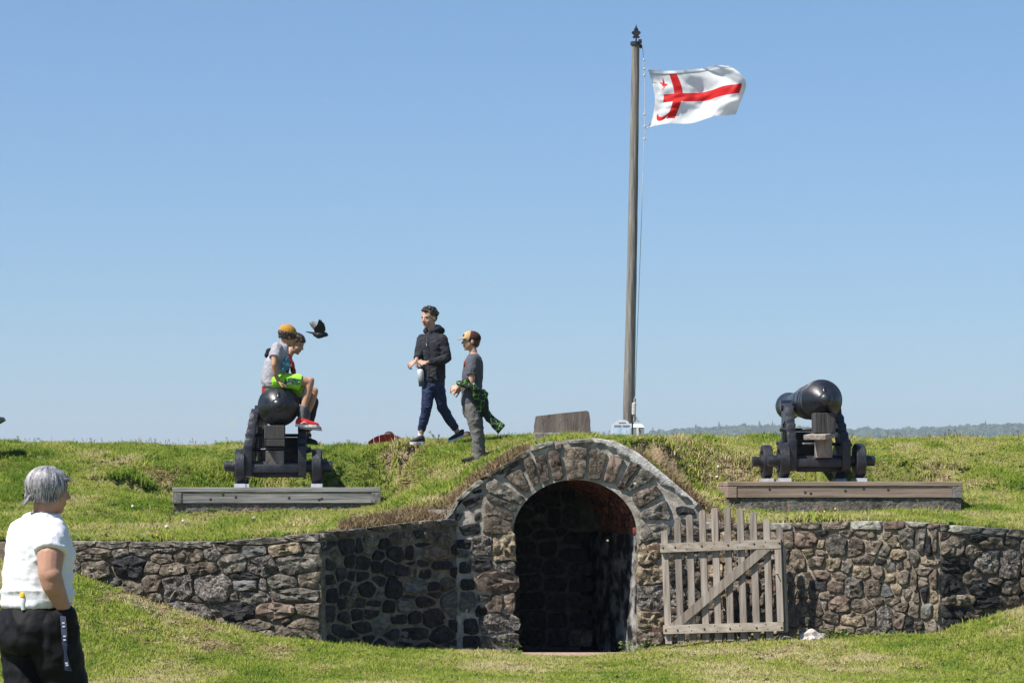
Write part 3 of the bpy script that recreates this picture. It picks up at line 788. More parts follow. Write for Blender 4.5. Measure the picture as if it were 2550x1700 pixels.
for poly, kd in [([(225, 480), (360, 428), (355, 480), (270, 528)], 'basalt'), ([(308, 560), (345, 537), (343, 590), (307, 598)], 'basalt'), ([(207, 632), (338, 604), (340, 680), (240, 694)], 'basalt'), ([(165, 558), (240, 545), (210, 598), (160, 600)], 'basalt'),
        ([(125, 622), (188, 604), (190, 660), (132, 666)], 'brown'), ([(430, 298), (555, 222), (598, 210), (588, 242), (478, 308)], 'grey'), ([(1572, 512), (1620, 502), (1690, 522), (1698, 560), (1582, 560)], 'basalt'), ([(1602, 580), (1752, 600), (1745, 625), (1612, 614)], 'grey'),
        ([(490, 330), (520, 275), (575, 278), (512, 318)], 'brown'), ([(290, 415), (352, 395), (352, 420), (300, 428)], 'basalt')]:
    tracep(poly, kd, 'stone', 0.012, -0.05, 0, True)
for poly, kd in [([(180, 470), (330, 338), (378, 345), (225, 470)], 'lichen'), ([(335, 335), (500, 235), (645, 150), (655, 182), (500, 265), (400, 332)], 'brown'), ([(655, 130), (800, 92), (805, 118), (662, 165)], 'lichen'),
        ([(890, 86), (1048, 82), (1048, 108), (900, 114)], 'lichen'), ([(812, 120), (860, 108), (852, 148), (818, 150)], 'brown'), ([(120, 640), (150, 545), (185, 475), (215, 470), (160, 570), (138, 640)], 'lichen')]:
    tracep(poly, kd, 'coping_stone', 0.035, -0.35, 0, True)
seedsJ = [(350, 760, 120, 110, 'granite'), (490, 760, 120, 160, 'sand'), (345, 870, 120, 80, 'basalt'), (240, 745, 80, 50, 'basalt'), (230, 800, 70, 45, 'granite'), (455, 985, 215, 120, 'red'), (265, 1000, 70, 60, 'basalt'), (500, 890, 100, 60, 'granite'), (440, 1110, 90, 110, 'red'), (520, 1110, 70, 100, 'red'), (350, 1165, 60, 60, 'basalt'), (365, 1085, 80, 40, 'granite'),
    (450, 1245, 220, 110, 'granite'), (490, 1350, 150, 80, 'granite'), (390, 1380, 80, 90, 'brown'), (290, 1260, 80, 80, 'basalt'), (270, 1100, 90, 120, 'slate'), (290, 1370, 90, 80, 'basalt'), (250, 890, 60, 60, 'basalt'),
    (1420, 800, 140, 120, 'sand'), (1420, 940, 150, 110, 'sand'), (1430, 1080, 150, 150, 'granite'), (1430, 1220, 150, 100, 'sand'), (1420, 1330, 150, 90, 'brown'),
    (1560, 850, 120, 90), (1600, 960, 100, 110), (1580, 1080, 110, 100), (1570, 1190, 110, 100), (1560, 1300, 120, 90), (1680, 760, 90, 80), (1690, 850, 90, 90), (1700, 960, 90, 100), (1690, 1080, 100, 110), (1690, 1200, 100, 100), (1690, 1310, 100, 90), (1560, 760, 100, 70), (1420, 1430, 140, 90), (1560, 1400, 120, 80), (1690, 1400, 110, 80), (480, 1430, 170, 60)]
masonry(SA, seedsJ, arch, C4, pick_of(brown=3, grey=1, basalt=1, granite=1), 0.014, (0.012, 0.035))
# white lime rendering over the right shoulder of the arch
lv = []
for k in range(25):
    px = 1475 + (1738 - 1475) * k / 24
    u, z, t = SA.hit(px, 1200)
    zt_ = float(ztop(SA.X(u)))
    wdt = 0.035 + 0.085 * math.sin(math.pi * min(1, k / 24 * 1.05)) + 0.025 * math.sin(k * 1.9)
    sl_ = (float(ztop(SA.X(u + .05))) - float(ztop(SA.X(u - .05)))) / .1
    nx, nz = sl_ / math.hypot(1, sl_), -1 / math.hypot(1, sl_)
    for j in range(6):
        f = j / 5
        lv.append(SA.pt(u + nx * wdt * f, zt_ + 0.012 + nz * wdt * f, (0.03 + 0.012 * mnoise.noise(Vector((k * .6, j * .7, 2)))) * (1 if j < 5 else 0.1)))
    lv.append(SA.pt(u, zt_ + 0.012, -0.3))
lf = []
for k in range(24):
    for j in range(5): lf.append((k * 7 + j, k * 7 + j + 1, (k + 1) * 7 + j + 1, (k + 1) * 7 + j))
    lf.append((k * 7 + 6, k * 7, (k + 1) * 7, (k + 1) * 7 + 6))
mesh_obj('lime_render', lv, lf, M_LIME, arch, True, True)

# the passage behind the arch: plastered sides, brick vault, stone end wall
SHX = -0.17; DEP = 2.7; Y0 = 30.46
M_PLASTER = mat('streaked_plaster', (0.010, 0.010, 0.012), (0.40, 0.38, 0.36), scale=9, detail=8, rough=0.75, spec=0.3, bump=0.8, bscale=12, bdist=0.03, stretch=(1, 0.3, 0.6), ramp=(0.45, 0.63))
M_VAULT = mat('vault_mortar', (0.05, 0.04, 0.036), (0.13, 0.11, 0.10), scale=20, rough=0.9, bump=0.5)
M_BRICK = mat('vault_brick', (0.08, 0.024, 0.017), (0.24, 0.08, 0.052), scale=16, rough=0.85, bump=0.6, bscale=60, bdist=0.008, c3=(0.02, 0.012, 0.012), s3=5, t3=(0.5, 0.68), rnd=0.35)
M_TUNNEL_DARK = mat('dark_mortar', (0.034, 0.031, 0.028), (0.105, 0.097, 0.088), scale=9, rough=0.95, bump=0.6)  # gloom of the passage put into the mortar and floor colour
tun = empty('brick_vaulted_passage', (0.68, 31.5, -0.2), 0, 'dark brick vaulted passage running in behind the stone arch', 'passage')
def tp(u, v, d): return Vector((SA.a.x + u + SHX * d, Y0 + d, v))
for sgn, nm in ((-1, 'side_wall'), (1, 'side_wall')):
    vv = []; ff = []
    for i in range(13):
        for j in range(13):
            d = DEP * i / 12; z = ZF - 0.2 + (AZ - ZF + 0.2) * j / 12
            vv.append(tp(AC + sgn * (AA + 0.012 * mnoise.noise(Vector((d * 3, z * 3, sgn)))), z, d))
    for i in range(12):
        for j in range(12): ff.append((i * 13 + j, (i + 1) * 13 + j, (i + 1) * 13 + j + 1, i * 13 + j + 1))
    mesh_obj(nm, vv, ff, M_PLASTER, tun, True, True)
vv = []; ff = []
for i in range(25):
    a = math.pi * i / 24
    for d in (0, DEP): vv.append(tp(AC + (AA + 0.02) * math.cos(a), AZ + (AB_ + 0.02) * math.sin(a), d))
for i in range(24): ff.append((i * 2, i * 2 + 1, i * 2 + 3, i * 2 + 2))
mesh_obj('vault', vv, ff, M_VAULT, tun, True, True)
bmb = MB(); bmb.box((0, 0, 0), (0.072, 0.205, 0.05), None, 0.006)
brick_me = bmb.mesh('brick'); brick_me.materials.append(M_BRICK)
NB = 25
for k in range(NB):
    a = math.pi * (k + 0.5) / NB
    for r in range(9):
        d = 0.15 + r * 0.217 + (0.108 if k % 2 else 0)
        p = tp(AC + (AA + 0.012) * math.cos(a), AZ + (AB_ + 0.012) * math.sin(a), d)
        o = bpy.data.objects.new('brick', brick_me); COL.objects.link(o)
        nx, nz = math.cos(a) / AA, math.sin(a) / AB_
        o.location = p; o.rotation_euler = (0, -math.atan2(nz, nx) + math.pi / 2, 0)
        attach(o, tun)
SE = Seg((SA.a.x + AC - 0.9 + SHX * 1.9, Y0 + 1.9), (SA.a.x + AC + 0.9 + SHX * 1.9, Y0 + 1.9))
endw = MB(); endw.prism([(AC - AA - .03, -.5)] + [(AC + (AA + .03) * math.cos(a), AZ + (AB_ + .03) * math.sin(a)) for a in np.linspace(math.pi, 0, 21)] + [(AC + AA - .24, AZ), (AC + AA - .24, -.5)], (SA.a.x + SHX * 1.9, Y0, 0), (1, 0, 0), (0, 0, 1), (0, 1, 0), 1.91, 2.09)
ew = endw.build('end_wall', M_TUNNEL_DARK, tun)
seedsE = [(150, 320, 110, 110), (280, 290, 80, 60), (290, 350, 80, 60), (390, 360, 110, 150), (520, 360, 130, 130), (150, 450, 110, 90), (260, 410, 120, 60), (310, 490, 160, 70), (450, 470, 80, 60), (560, 520, 150, 80), (170, 610, 140, 100), (340, 610, 120, 110), (540, 660, 180, 90), (180, 740, 180, 110), (390, 760, 180, 120), (600, 780, 160, 100), (200, 880, 170, 120), (400, 900, 170, 110), (600, 900, 160, 110), (220, 1030, 170, 120), (410, 1040, 160, 120), (600, 1040, 160, 120), (230, 1180, 170, 120), (420, 1190, 160, 120), (600, 1190, 160, 120), (240, 1320, 170, 110), (420, 1330, 160, 110), (600, 1330, 160, 110), (380, 210, 130, 110), (500, 190, 100, 80), (240, 220, 100, 70), (180, 230, 60, 60)]
_ztop_save = ztop
def ztop(X): return np.full_like(np.asarray(X, float), 9.0)
_S = len(bpy.data.objects)
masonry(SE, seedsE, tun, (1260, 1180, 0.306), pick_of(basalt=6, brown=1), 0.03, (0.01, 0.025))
ztop = _ztop_save
fl = MB(); fl.box((SA.a.x + AC + SHX * 1.2, Y0 + 1.25, ZF - 0.06), (1.9, 2.9, 0.1))
fl.build('floor', M_TUNNEL_DARK, tun)
sl2 = MB(); sl2.box((P(1437, 1640, 30.1).x, 30.12, ZF + 0.045), (1.18, 0.5, 0.07), None, 0.012)
M_SILL = mat('pink_sill', (0.30, 0.20, 0.15), (0.42, 0.31, 0.24), scale=14, rough=0.9, bump=0.5)
sl2.build('threshold', M_SILL, arch)
# ------------------------------------------------------------------ gun platforms
def wood(name, c1, c2, axis_, c3=None, rnd=0.18, rough=0.85, sc=5.0, knot=True):
    st = {'x': (0.35, 6, 6), 'y': (6, 0.35, 6), 'z': (6, 6, 0.35)}[axis_]
    return mat(name, c1, c2, scale=sc, detail=8, rough=rough, spec=0.2, bump=0.5, bscale=7, bdist=0.006, stretch=st, rnd=rnd, c3=c3, s3=2.5, t3=(0.56, 0.72))
M_WGREY = wood('weathered_grey_timber', (0.13, 0.125, 0.118), (0.36, 0.345, 0.32), 'x', (0.10, 0.095, 0.09))
M_WBROWN = wood('weathered_brown_timber', (0.21, 0.15, 0.115), (0.40, 0.30, 0.235), 'x', (0.15, 0.12, 0.10))
M_WGREY_END = mat('grey_end_grain', (0.10, 0.095, 0.09), (0.26, 0.25, 0.235), scale=20, rough=0.9, bump=0.7, bscale=30)
M_CONC = mat('pebbly_concrete', (0.085, 0.075, 0.065), (0.22, 0.20, 0.175), scale=26, rough=0.95, spec=0.1, bump=1.0, bscale=34, bdist=0.02, c3=(0.06, 0.05, 0.042), s3=3)
M_KNOT = mat('wood_knot', (0.03, 0.022, 0.018), (0.07, 0.05, 0.04), scale=60, rough=0.8)
def platform(p, label, mw):
    e = empty('gun_platform', (p['c'].x, p['c'].y, p['zb']), p['yaw'], label, 'platform', 'gun platforms on the bank')
    H = p['z'] - p['zb']; W, Dp = p['w'], p['d']
    rr = random.Random(int(W * 100))
    n = int(Dp / 0.2)
    for i in range(n):
        m = MB(); m.box((rr.uniform(-.006, .006), 0.1 + i * Dp / n - 0.004, H - 0.03 + rr.uniform(-.002, .002)), (W - rr.uniform(0, .01), Dp / n - 0.008, 0.055), None, 0.006)
        m.build('plank', mw, e, False)
    m = MB(); m.box((0.0, 0.075, H - 0.062 - 0.065), (W - 0.23, 0.13, 0.128), None, 0.006); bm_ = m.build('front_beam', mw, e, False)
    for k in range(6):
        kx = rr.uniform(-W / 2 + 0.2, W / 2 - 0.2)
        m = MB(); m.lathe([(0, 0.018), (0.003, 0.016)], (kx, 0.011, H - 0.12 + rr.uniform(-.035, .035)), (0, -1, 0), 10); m.build('knot', M_KNOT, bm_, False)
    for s in (-1, 1):
        m = MB(); m.box((s * (W / 2 - 0.058), Dp / 2, H - 0.062 - 0.066), (0.112, Dp, 0.13), None, 0.006); m.build('side_beam', mw if s < 0 and mw is M_WBROWN else M_WGREY_END, e, False)
    m = MB()
    nx = 40
    vv = []; ff = []
    for j in range(7):
        for i in range(nx + 1):
            x = -W / 2 + 0.015 + (W - 0.03) * i / nx
            z = -0.35 + (H - 0.195 + 0.35) * j / 6
            vv.append((x, 0.03 - 0.012 * mnoise.noise(Vector((x * 9, z * 9, 4))), z))
    for j in range(6):
        for i in range(nx): ff.append((j * (nx + 1) + i, j * (nx + 1) + i + 1, (j + 1) * (nx + 1) + i + 1, (j + 1) * (nx + 1) + i))
    m.add(vv, ff)
    m.box((0, Dp / 2 + 0.05, (H - 0.2 - 0.35) / 2 - 0.0), (W - 0.04, Dp - 0.12, H - 0.2 + 0.35 - 0.01))
    m.build('concrete_base', M_CONC, e, False)
    return e
platform(PLAT[0], 'silver grey timber platform on concrete under the gun with the boys', M_WGREY)
platform(PLAT[1], 'brown timber platform on concrete under the gun by the far hills', M_WBROWN)

# ------------------------------------------------------------------ cannons
M_IRON = mat('black_gloss_paint', (0.010, 0.011, 0.014), (0.021, 0.022, 0.027), scale=5, detail=9, rough=0.24, spec=0.5, bump=0.5, bscale=42, bdist=0.004, rough2=0.5, coat=0.1, c3=(0.075, 0.07, 0.065), s3=26, t3=(0.70, 0.78))
M_IRON2 = mat('black_carriage_paint', (0.010, 0.011, 0.014), (0.024, 0.025, 0.032), scale=7, detail=9, rough=0.28, spec=0.5, bump=0.9, bscale=26, bdist=0.008, rough2=0.6, c3=(0.11, 0.10, 0.095), s3=24, t3=(0.68, 0.77))
M_BLOCK = wood('charred_block', (0.028, 0.026, 0.026), (0.10, 0.095, 0.09), 'z', (0.02, 0.018, 0.018))
M_POST = mat('end_grain_post', (0.10, 0.085, 0.07), (0.30, 0.27, 0.235), scale=6, rough=0.9, bump=0.8, bscale=14, c3=(0.02, 0.017, 0.015), s3=5, t3=(0.54, 0.62), stretch=(1, 1, 0.5))
M_PLANKW = wood('driftwood_plank', (0.16, 0.135, 0.11), (0.38, 0.34, 0.29), 'y', (0.04, 0.035, 0.03))
M_STEEL = mat('pale_steel_plate', (0.30, 0.31, 0.34), (0.40, 0.41, 0.44), scale=20, rough=0.55, metal=0.1)
BARREL = [(-.335, 0.0), (-.33, .03), (-.315, .06), (-.285, .083), (-.255, .088), (-.225, .080), (-.205, .064), (-.19, .062), (-.172, .085), (-.15, .115), (-.12, .15), (-.085, .185), (-.05, .213), (-.02, .233), (0, .246), (.012, .258), (.05, .260), (.062, .250), (.066, .240),
    (.10, .238), (.30, .232), (.305, .240), (.33, .240), (.335, .231), (.52, .226), (.525, .236), (.565, .236), (.57, .224), (.95, .208), (.955, .217), (1.0, .217), (1.005, .204), (1.25, .192), (2.05, .150), (2.055, .160), (2.09, .160), (2.095, .148), (2.3, .143), (2.42, .152), (2.52, .178), (2.575, .184), (2.60, .172), (2.605, .08), (2.30, .075)]
def cannon(e, var):
    AXZ = 1.015
    m = MB(); m.lathe(BARREL, (0, 0, AXZ), (0, 1, 0), 48)
    br = m.build('barrel', M_IRON, e, False, angle=40)
    m = MB(); m.tube([(-0.33, 1.22, AXZ - 0.03), (0.33, 1.22, AXZ - 0.03)], 0.072, 20); m.build('trunnion', M_IRON, br, False, angle=40)
    m = MB(); m.tube([(0, -0.19, AXZ + 0.055), (0, -0.14, AXZ + 0.120), (0, -0.10, AXZ + 0.162), (0, -0.085, AXZ + 0.17)], [0.022, 0.026, 0.022, 0.012], 10); m.build('sight_rib', M_IRON, br, False, True)
    prof = [(-.06, .15), (-.07, .50), (.07, .535), (.09, .60), (.20, .63), (.22, .71), (.34, .74), (.36, .81), (.50, .85), (.54, .93), (.78, .985), (1.08, .99), (1.13, .94), (1.31, .94), (1.36, .99), (1.52, .96), (1.62, .55), (1.66, .15), (1.34, .13), (1.25, .22), (.45, .22), (.30, .13)]
    cy = sum(p[0] for p in prof) / len(prof); cz = 0.50
    inner = [(cy + (p[0] - cy) * 0.66, cz + (p[1] - cz) * 0.56) for p in prof]
    n = len(prof)
    for s in (-1, 1):
        xo = lambda y: s * (0.335 - 0.06 * y) - 0.04 * (1 - y)              # cheeks converge towards the front
        verts = []
        for lo, th in ((prof, 1), (inner, 1)):
            for side in (-0.045, 0.045):
                verts += [(xo(y) + side, y, z) for (y, z) in lo]
        faces = []
        for i in range(n):
            j = (i + 1) % n
            faces += [(i, j, 2 * n + j, 2 * n + i), (n + i, 3 * n + i, 3 * n + j, n + j), (i, n + i, n + j, j), (2 * n + i, 2 * n + j, 3 * n + j, 3 * n + i)]
        m = MB(); m.add(verts, faces)
        # raised rim along the stepped back
        for i in range(0, 12):
            a, b_ = prof[i], prof[i + 1]
            mid = Vector(((xo((a[0] + b_[0]) / 2)), (a[0] + b_[0]) / 2, (a[1] + b_[1]) / 2))
            d = Vector((0, b_[0] - a[0], b_[1] - a[1])); L_ = d.length
            R = Matrix.Rotation(math.atan2(d.z, d.y), 3, 'X')
            m.box(mid, (0.105, L_ + 0.02, 0.03), R, 0.006)
        m.tube([(xo(.55) , .30, .30), (xo(.9), .75, .92)], 0.035, 8); m.tube([(xo(1.1), 1.32, .30), (xo(.9), .85, .92)], 0.035, 8)
        m.build('cheek', M_IRON2, e, False, angle=30)
        m = MB()
        for (y, z) in ((.62, .66), (.20, .46), (1.4, .5)):
            m.lathe([(0, 0.034), (.03, 0.034), (.04, 0.024), (.075, 0.022)], (xo(y) + s * 0.045, y, z), (s, 0, 0), 12)
        m.build('bolt', M_IRON2, e, False, angle=40)
    for (y, hw) in ((0.06, 0.675), (1.47, 0.655)):
        m = MB(); m.tube([(-hw, y, .262), (-hw + .012, y, .262), (hw - .012, y, .262), (hw, y, .262)], [0.05, 0.066, 0.066, 0.05], 18); m.build('axle', M_IRON2, e, False, angle=40)
        for s in (-1, 1):
            x0 = s * 0.415 - 0.0
            m = MB(); m.lathe([(0, .06), (0, .205), (.012, .218), (.108, .218), (.12, .205), (.12, .150), (.085, .140), (.085, .105), (.135, .10), (.135, .06)], (x0 if s > 0 else x0, y, .262), (s, 0, 0), 36); m.build('wheel', M_IRON2, e, False, angle=40)
            m = MB(); m.hexa([(x0 + s * .06 - .07, y - .19, .002), (x0 + s * .06 + .07, y - .19, .002), (x0 + s * .06 + .07, y + .15, .002), (x0 + s * .06 - .07, y + .15, .002), (x0 + s * .06 - .07, y - .17, .046), (x0 + s * .06 + .07, y - .17, .046), (x0 + s * .06 + .07, y + .13, .046), (x0 + s * .06 - .07, y + .13, .046)])
            m.build('wheel_plate', M_STEEL, e, False)
    m = MB(); m.box((-.03, -.015, .235), (0.60, .09, .105), None, .012)
    m.box((0, .16, .165), (0.60, .07, .08), None, .012); m.build('rear_transom', M_IRON2, e, False, angle=30)
    m = MB()
    vv = []; 
    m.box((0, 1.56, .48), (0.52, .10, .34), None, .012); m.build('front_transom', M_IRON2, e, False, angle=30)
    for (y, z) in ((.44, .655), (.16, .47)):
        m = MB(); m.tube([(-.40, y, z), (.36, y, z)], 0.022, 10); m.build('tie_rod', M_IRON2, e, False, True)
    if var == 0:
        m = MB(); m.box((-.045, .03, .685), (.255, .30, .17), None, .008); m.build('quoin', M_BLOCK, e, False)
        m = MB(); m.box((-.045, .035, .553), (.25, .31, .088), None, .008); m.build('quoin', M_BLOCK, e, False)
        m = MB(); m.tube([(-.16, .0, .485), (.07, .0, .485)], 0.026, 10); m.build('tie_rod', M_IRON2, e, False, True)
        m = MB(); m.box((-.045, .07, .37), (.225, .22, .175), None, .006); m.build('post', M_POST, e, False)
    else:
        m = MB(); m.box((-.005, -.14, .725), (.262, .24, .25), None, .008); m.build('quoin', M_BLOCK, e, False)
        R = Matrix.Rotation(math.radians(-24), 3, 'Z') @ Matrix.Rotation(math.radians(4), 3, 'X')
        m = MB(); m.box((-.05, -.20, .565), (.28, .62, .062), R, .008); m.build('plank', M_PLANKW, e, False)
        m = MB(); m.box((-.0, -.10, .415), (.19, .19, .235), None, .006); m.build('post', M_POST, e, False)
    return e
def on_plat(p, px, D):
    return Vector((xof(px, D), D, p['z']))
c1 = empty('cannon', on_plat(PLAT[0], 693.5, 35.0), YAW, 'black iron cannon with a boy in green shorts sitting on it', 'cannon', 'black cannons on stepped carriages')
cannon(c1, 0)
c2 = empty('cannon', on_plat(PLAT[1], 2047, 35.0), YAW, 'black iron cannon pointing away, without people, beside the far hills', 'cannon', 'black cannons on stepped carriages')
cannon(c2, 1)

# ------------------------------------------------------------------ gate
M_GATE = wood('weathered_picket', (0.18, 0.145, 0.115), (0.40, 0.345, 0.295), 'z', (0.13, 0.10, 0.072), rough=0.9, rnd=0.24)
M_RAIL = wood('weathered_rail', (0.26, 0.215, 0.165), (0.46, 0.40, 0.33), 'x', (0.18, 0.14, 0.105), rough=0.9, rnd=0.1)
M_RUST = mat('rusty_iron', (0.05, 0.025, 0.018), (0.13, 0.07, 0.05), scale=30, rough=0.8, bump=0.5)
G0 = P(1646, 1600, 29.95); G1 = P(1955, 1600, 29.55)
GA = Vector((G0.x, G0.y, 0)); GB = Vector((G1.x, G1.y, 0)); GT = (GB - GA).normalized(); GN = Vector((GT.y, -GT.x, 0))
class _G:                                                    # pixel on the gate plane -> (distance along, height)
    pass
def ghit(cx, cy):
    px, py = 1600 + cx * 0.2551, 1240 + cy * 0.2551
    d = Vector(((px - 1275) / F, 1, (HOR - py) / F)); c = Vector((0, 0, HC))
    t = (GA - c).dot(GN) / d.dot(GN); p = c + d * t
    return (p - GA).dot(GT), p.z
def gpt(u, z, n): return Vector((GA.x + GT.x * u + GN.x * n, GA.y + GT.y * u + GN.y * n, z))
gate = empty('picket_gate', (GA.x, GA.y, -0.05), 0, 'weathered wooden picket gate swung open beside the archway', 'gate')
pk = [((210, 315), (255, 1420)), ((337, 228), (375, 1405)), ((455, 158), (490, 1400)), ((580, 118), (620, 1400)), ((700, 90), (742, 1395)), ((825, 83), (862, 1390)), ((950, 100), (990, 1395)), ((1078, 132), (1115, 1370)), ((1210, 198), (1240, 1375)), ((1335, 272), (1365, 1310))]
for (a, b_) in pk:
    u0, z0 = ghit(*b_); u1, z1 = ghit(*a)
    hw = 0.0355
    poly = [(u0 - hw, z0), (u0 + hw, z0)] + [(u1 + hw * math.cos(t), z1 - 0.03 + 0.03 * math.sin(t)) for t in np.linspace(0, math.pi, 7)]
    m = MB(); m.prism(poly, GA * 1.0, GT, Vector((0, 0, 1)), GN, -0.032, 0.0)
    m.build('picket', M_GATE, gate)
def gbar(name, quad, n0, n1, mm):
    q = [ghit(*p) for p in quad]
    m = MB(); m.prism(q, GA, GT, Vector((0, 0, 1)), GN, n0, n1); return m.build(name, mm, gate)
gbar('rail', [(180, 440), (1355, 398), (1358, 485), (183, 528)], 0.003, 0.042, M_RAIL)
gbar('rail', [(210, 1236), (1380, 1205), (1382, 1290), (213, 1322)], 0.003, 0.042, M_RAIL)
gbar('brace', [(258, 1244), (1130, 492), (1285, 478), (405, 1228)], 0.003, 0.038, M_GATE)
gbar('stile', [(1295, 487), (1358, 485), (1384, 1203), (1322, 1205)], 0.002, 0.036, M_GATE)
gbar('edge_board', [(1358, 470), (1380, 468), (1408, 1300), (1384, 1300)], -0.09, 0.0, M_GATE)
for (x0, y0, x1, y1) in ((62, 462, 182, 505), (95, 1258, 214, 1305)):
    o = gbar('hinge_strap', [(x0, y0), (x1, y0), (x1, y1), (x0, y1)], -0.005, 0.012, M_RUST)
for (x, y) in [(210, 482), (328, 475), (587, 465), (844, 455), (1096, 442), (1343, 435), (235, 1284), (352, 1284), (613, 1272), (863, 1267), (1122, 1260), (1366, 1258)]:
    u, z = ghit(x, y); m = MB(); m.ball(gpt(u, z, 0.042), (0.011, 0.011, 0.011), None, 8, 6); m.build('bolt', M_RUST, gate, True, True)
for (x, y) in [(463, 450), (440, 497), (708, 443), (685, 490), (960, 430), (935, 478), (1208, 425), (1187, 463), (463, 1248), (487, 1285), (715, 1240), (738, 1290), (958, 1237), (985, 1280), (1212, 1228), (1232, 1272)]:
    u, z = ghit(x, y); m = MB(); m.ball(gpt(u, z, 0.042), (0.006, 0.006, 0.006), None, 6, 4); m.build('nail', M_RUST, gate, True, True)
u, z = ghit(1325, 740); m = MB(); m.tube([gpt(u, z, 0.03), gpt(u, z, 0.075)], 0.007, 8); m.build('latch_pin', M_RUST, gate, True, True)

# ------------------------------------------------------------------ flagpole with flag
M_POLE = mat('grey_pole_wood', (0.11, 0.10, 0.088), (0.30, 0.28, 0.25), scale=5, detail=8, rough=0.9, bump=0.6, bscale=8, bdist=0.008, stretch=(6, 6, 0.3), c3=(0.34, 0.31, 0.25), s3=3, t3=(0.58, 0.74))
M_BLACKI = mat('black_iron', (0.012, 0.012, 0.016), (0.035, 0.035, 0.045), scale=20, rough=0.5, spec=0.4)
M_ROPE = mat('white_rope', (0.45, 0.44, 0.40), (0.70, 0.69, 0.65), scale=60, rough=0.9, bump=0.6, bscale=90)
DPOL = 40.0
pb = P(1562.5, 1120, DPOL); pt_ = P(1582.5, 108, DPOL)
pole = empty('flagpole', pb, 0, 'tall grey wooden flagpole with black fleur finial', 'flagpole')
m = MB()
pts = []; rad = []
for i in range(25):
    f = i / 24
    q = pb.lerp(pt_, f); q.x += 0.012 * math.sin(f * 3.0)
    pts.append(q); rad.append(0.082 - 0.026 * f + 0.0015 * math.sin(i * 2.1))
m.tube(pts, rad, 24); m.build('pole', M_POLE, pole, True, angle=50)
PXM = DPOL / F
m = MB(); m.lathe([(0, .064), (0, .072), (.045, .072), (.05, .066), (.052, 0)], pt_ - Vector((0, 0, .03)), (0, 0, 1), 24); m.build('iron_cap', M_BLACKI, pole, True, angle=40)
fin = MB()
f0 = pt_ + Vector((0.01, 0, 0.02))
def disc(cx, cz, r, th=0.012):
    fin.lathe([(-th, r * .9), (-th * .6, r), (th * .6, r), (th, r * .9)], f0 + Vector((cx, 0, cz)), (0, 1, 0), 18)
fin.box(f0 + Vector((0, 0, .10)), (.022, .022, .2))
fin.prism([(-.012, .06), (.012, .06), (.024, .11), (.016, .17), (.02, .185), (.0, .245), (-.02, .185), (-.016, .17), (-.024, .11)], f0, (1, 0, 0), (0, 0, 1), (0, 1, 0), -.014, .014)
disc(0, .165, .034)
for s in (-1, 1):
    disc(s * .040, .128, .024); disc(s * .032, .066, .018)
    fin.tube([f0 + Vector((s * .012, 0, .08)), f0 + Vector((s * .03, 0, .10)), f0 + Vector((s * .05, 0, .125))], .009, 8)
    fin.tube([f0 + Vector((s * .006, 0, .075)), f0 + Vector((s * .022, 0, .055)), f0 + Vector((s * .034, 0, .07))], .008, 8)
fin.build('finial', M_BLACKI, pole, True, angle=40)
m = MB(); m.box(f0 + Vector((.055, 0, .005)), (.05, .04, .06), None, .006); m.build('bracket', M_BLACKI, pole)
m = MB(); m.ball(P(1596, 116, DPOL), (.022, .02, .032), None, 12, 8); m.build('pulley', M_RUST, pole, True, True)
def rope(pixels, r, name, parent, D=DPOL):
    mm = MB()
    pp = [P(x, y, D) for x, y in pixels]
    q = []
    for i in range(len(pp) - 1):
        for k in range(6): q.append(pp[i].lerp(pp[i + 1], k / 6))
    q.append(pp[-1])
    mm.tube(q, r, 7)
    return mm.build(name, M_ROPE, parent, True, True)
cl = P(1580, 1010, DPOL - 0.02)
rope([(1600, 118), (1604, 160), (1605, 185), (1605.5, 260), (1605, 330), (1604, 345), (1602, 420), (1592, 700), (1581, 990)], 0.0045, 'halyard', pole)
rope([(1591, 118), (1590, 260), (1588, 400), (1586, 600), (1580, 985)], 0.003, 'halyard', pole)
for (x, y) in ((1604, 172), (1604, 188), (1605, 285), (1605.5, 315), (1605, 346), (1603, 150)):
    m = MB(); m.ball(P(x, y, DPOL), (.012, .012, .02), None, 8, 6); m.tube([P(x - 5, y, DPOL), P(x + 5, y + 1, DPOL)], .004, 6); m.build('knot', M_ROPE, pole, True, True)
rope([(1605, 170), (1609, 173), (1616, 174)], 0.005, 'toggle', pole); rope([(1605, 318), (1610, 321), (1616, 316)], 0.005, 'toggle', pole)
m = MB(); m.tube([P(1580.5, 992, DPOL - .1), P(1580, 1050, DPOL - .1)], .018, 8); m.build('cleat', M_POLE, pole)
cq = []
for i in range(60):
    f = i / 59
    cq.append(P(1579 + 4.2 * math.sin(i * 1.25), 1003 + 28 * f, DPOL - .13 + .02 * math.cos(i * 1.25)))
m = MB(); m.tube(cq, .011, 6); m.build('coiled_rope', M_ROPE, pole, True, True)
rope([(1578, 1033), (1583, 1040), (1591, 1049)], .016, 'rope_tail', pole, DPOL - .12)

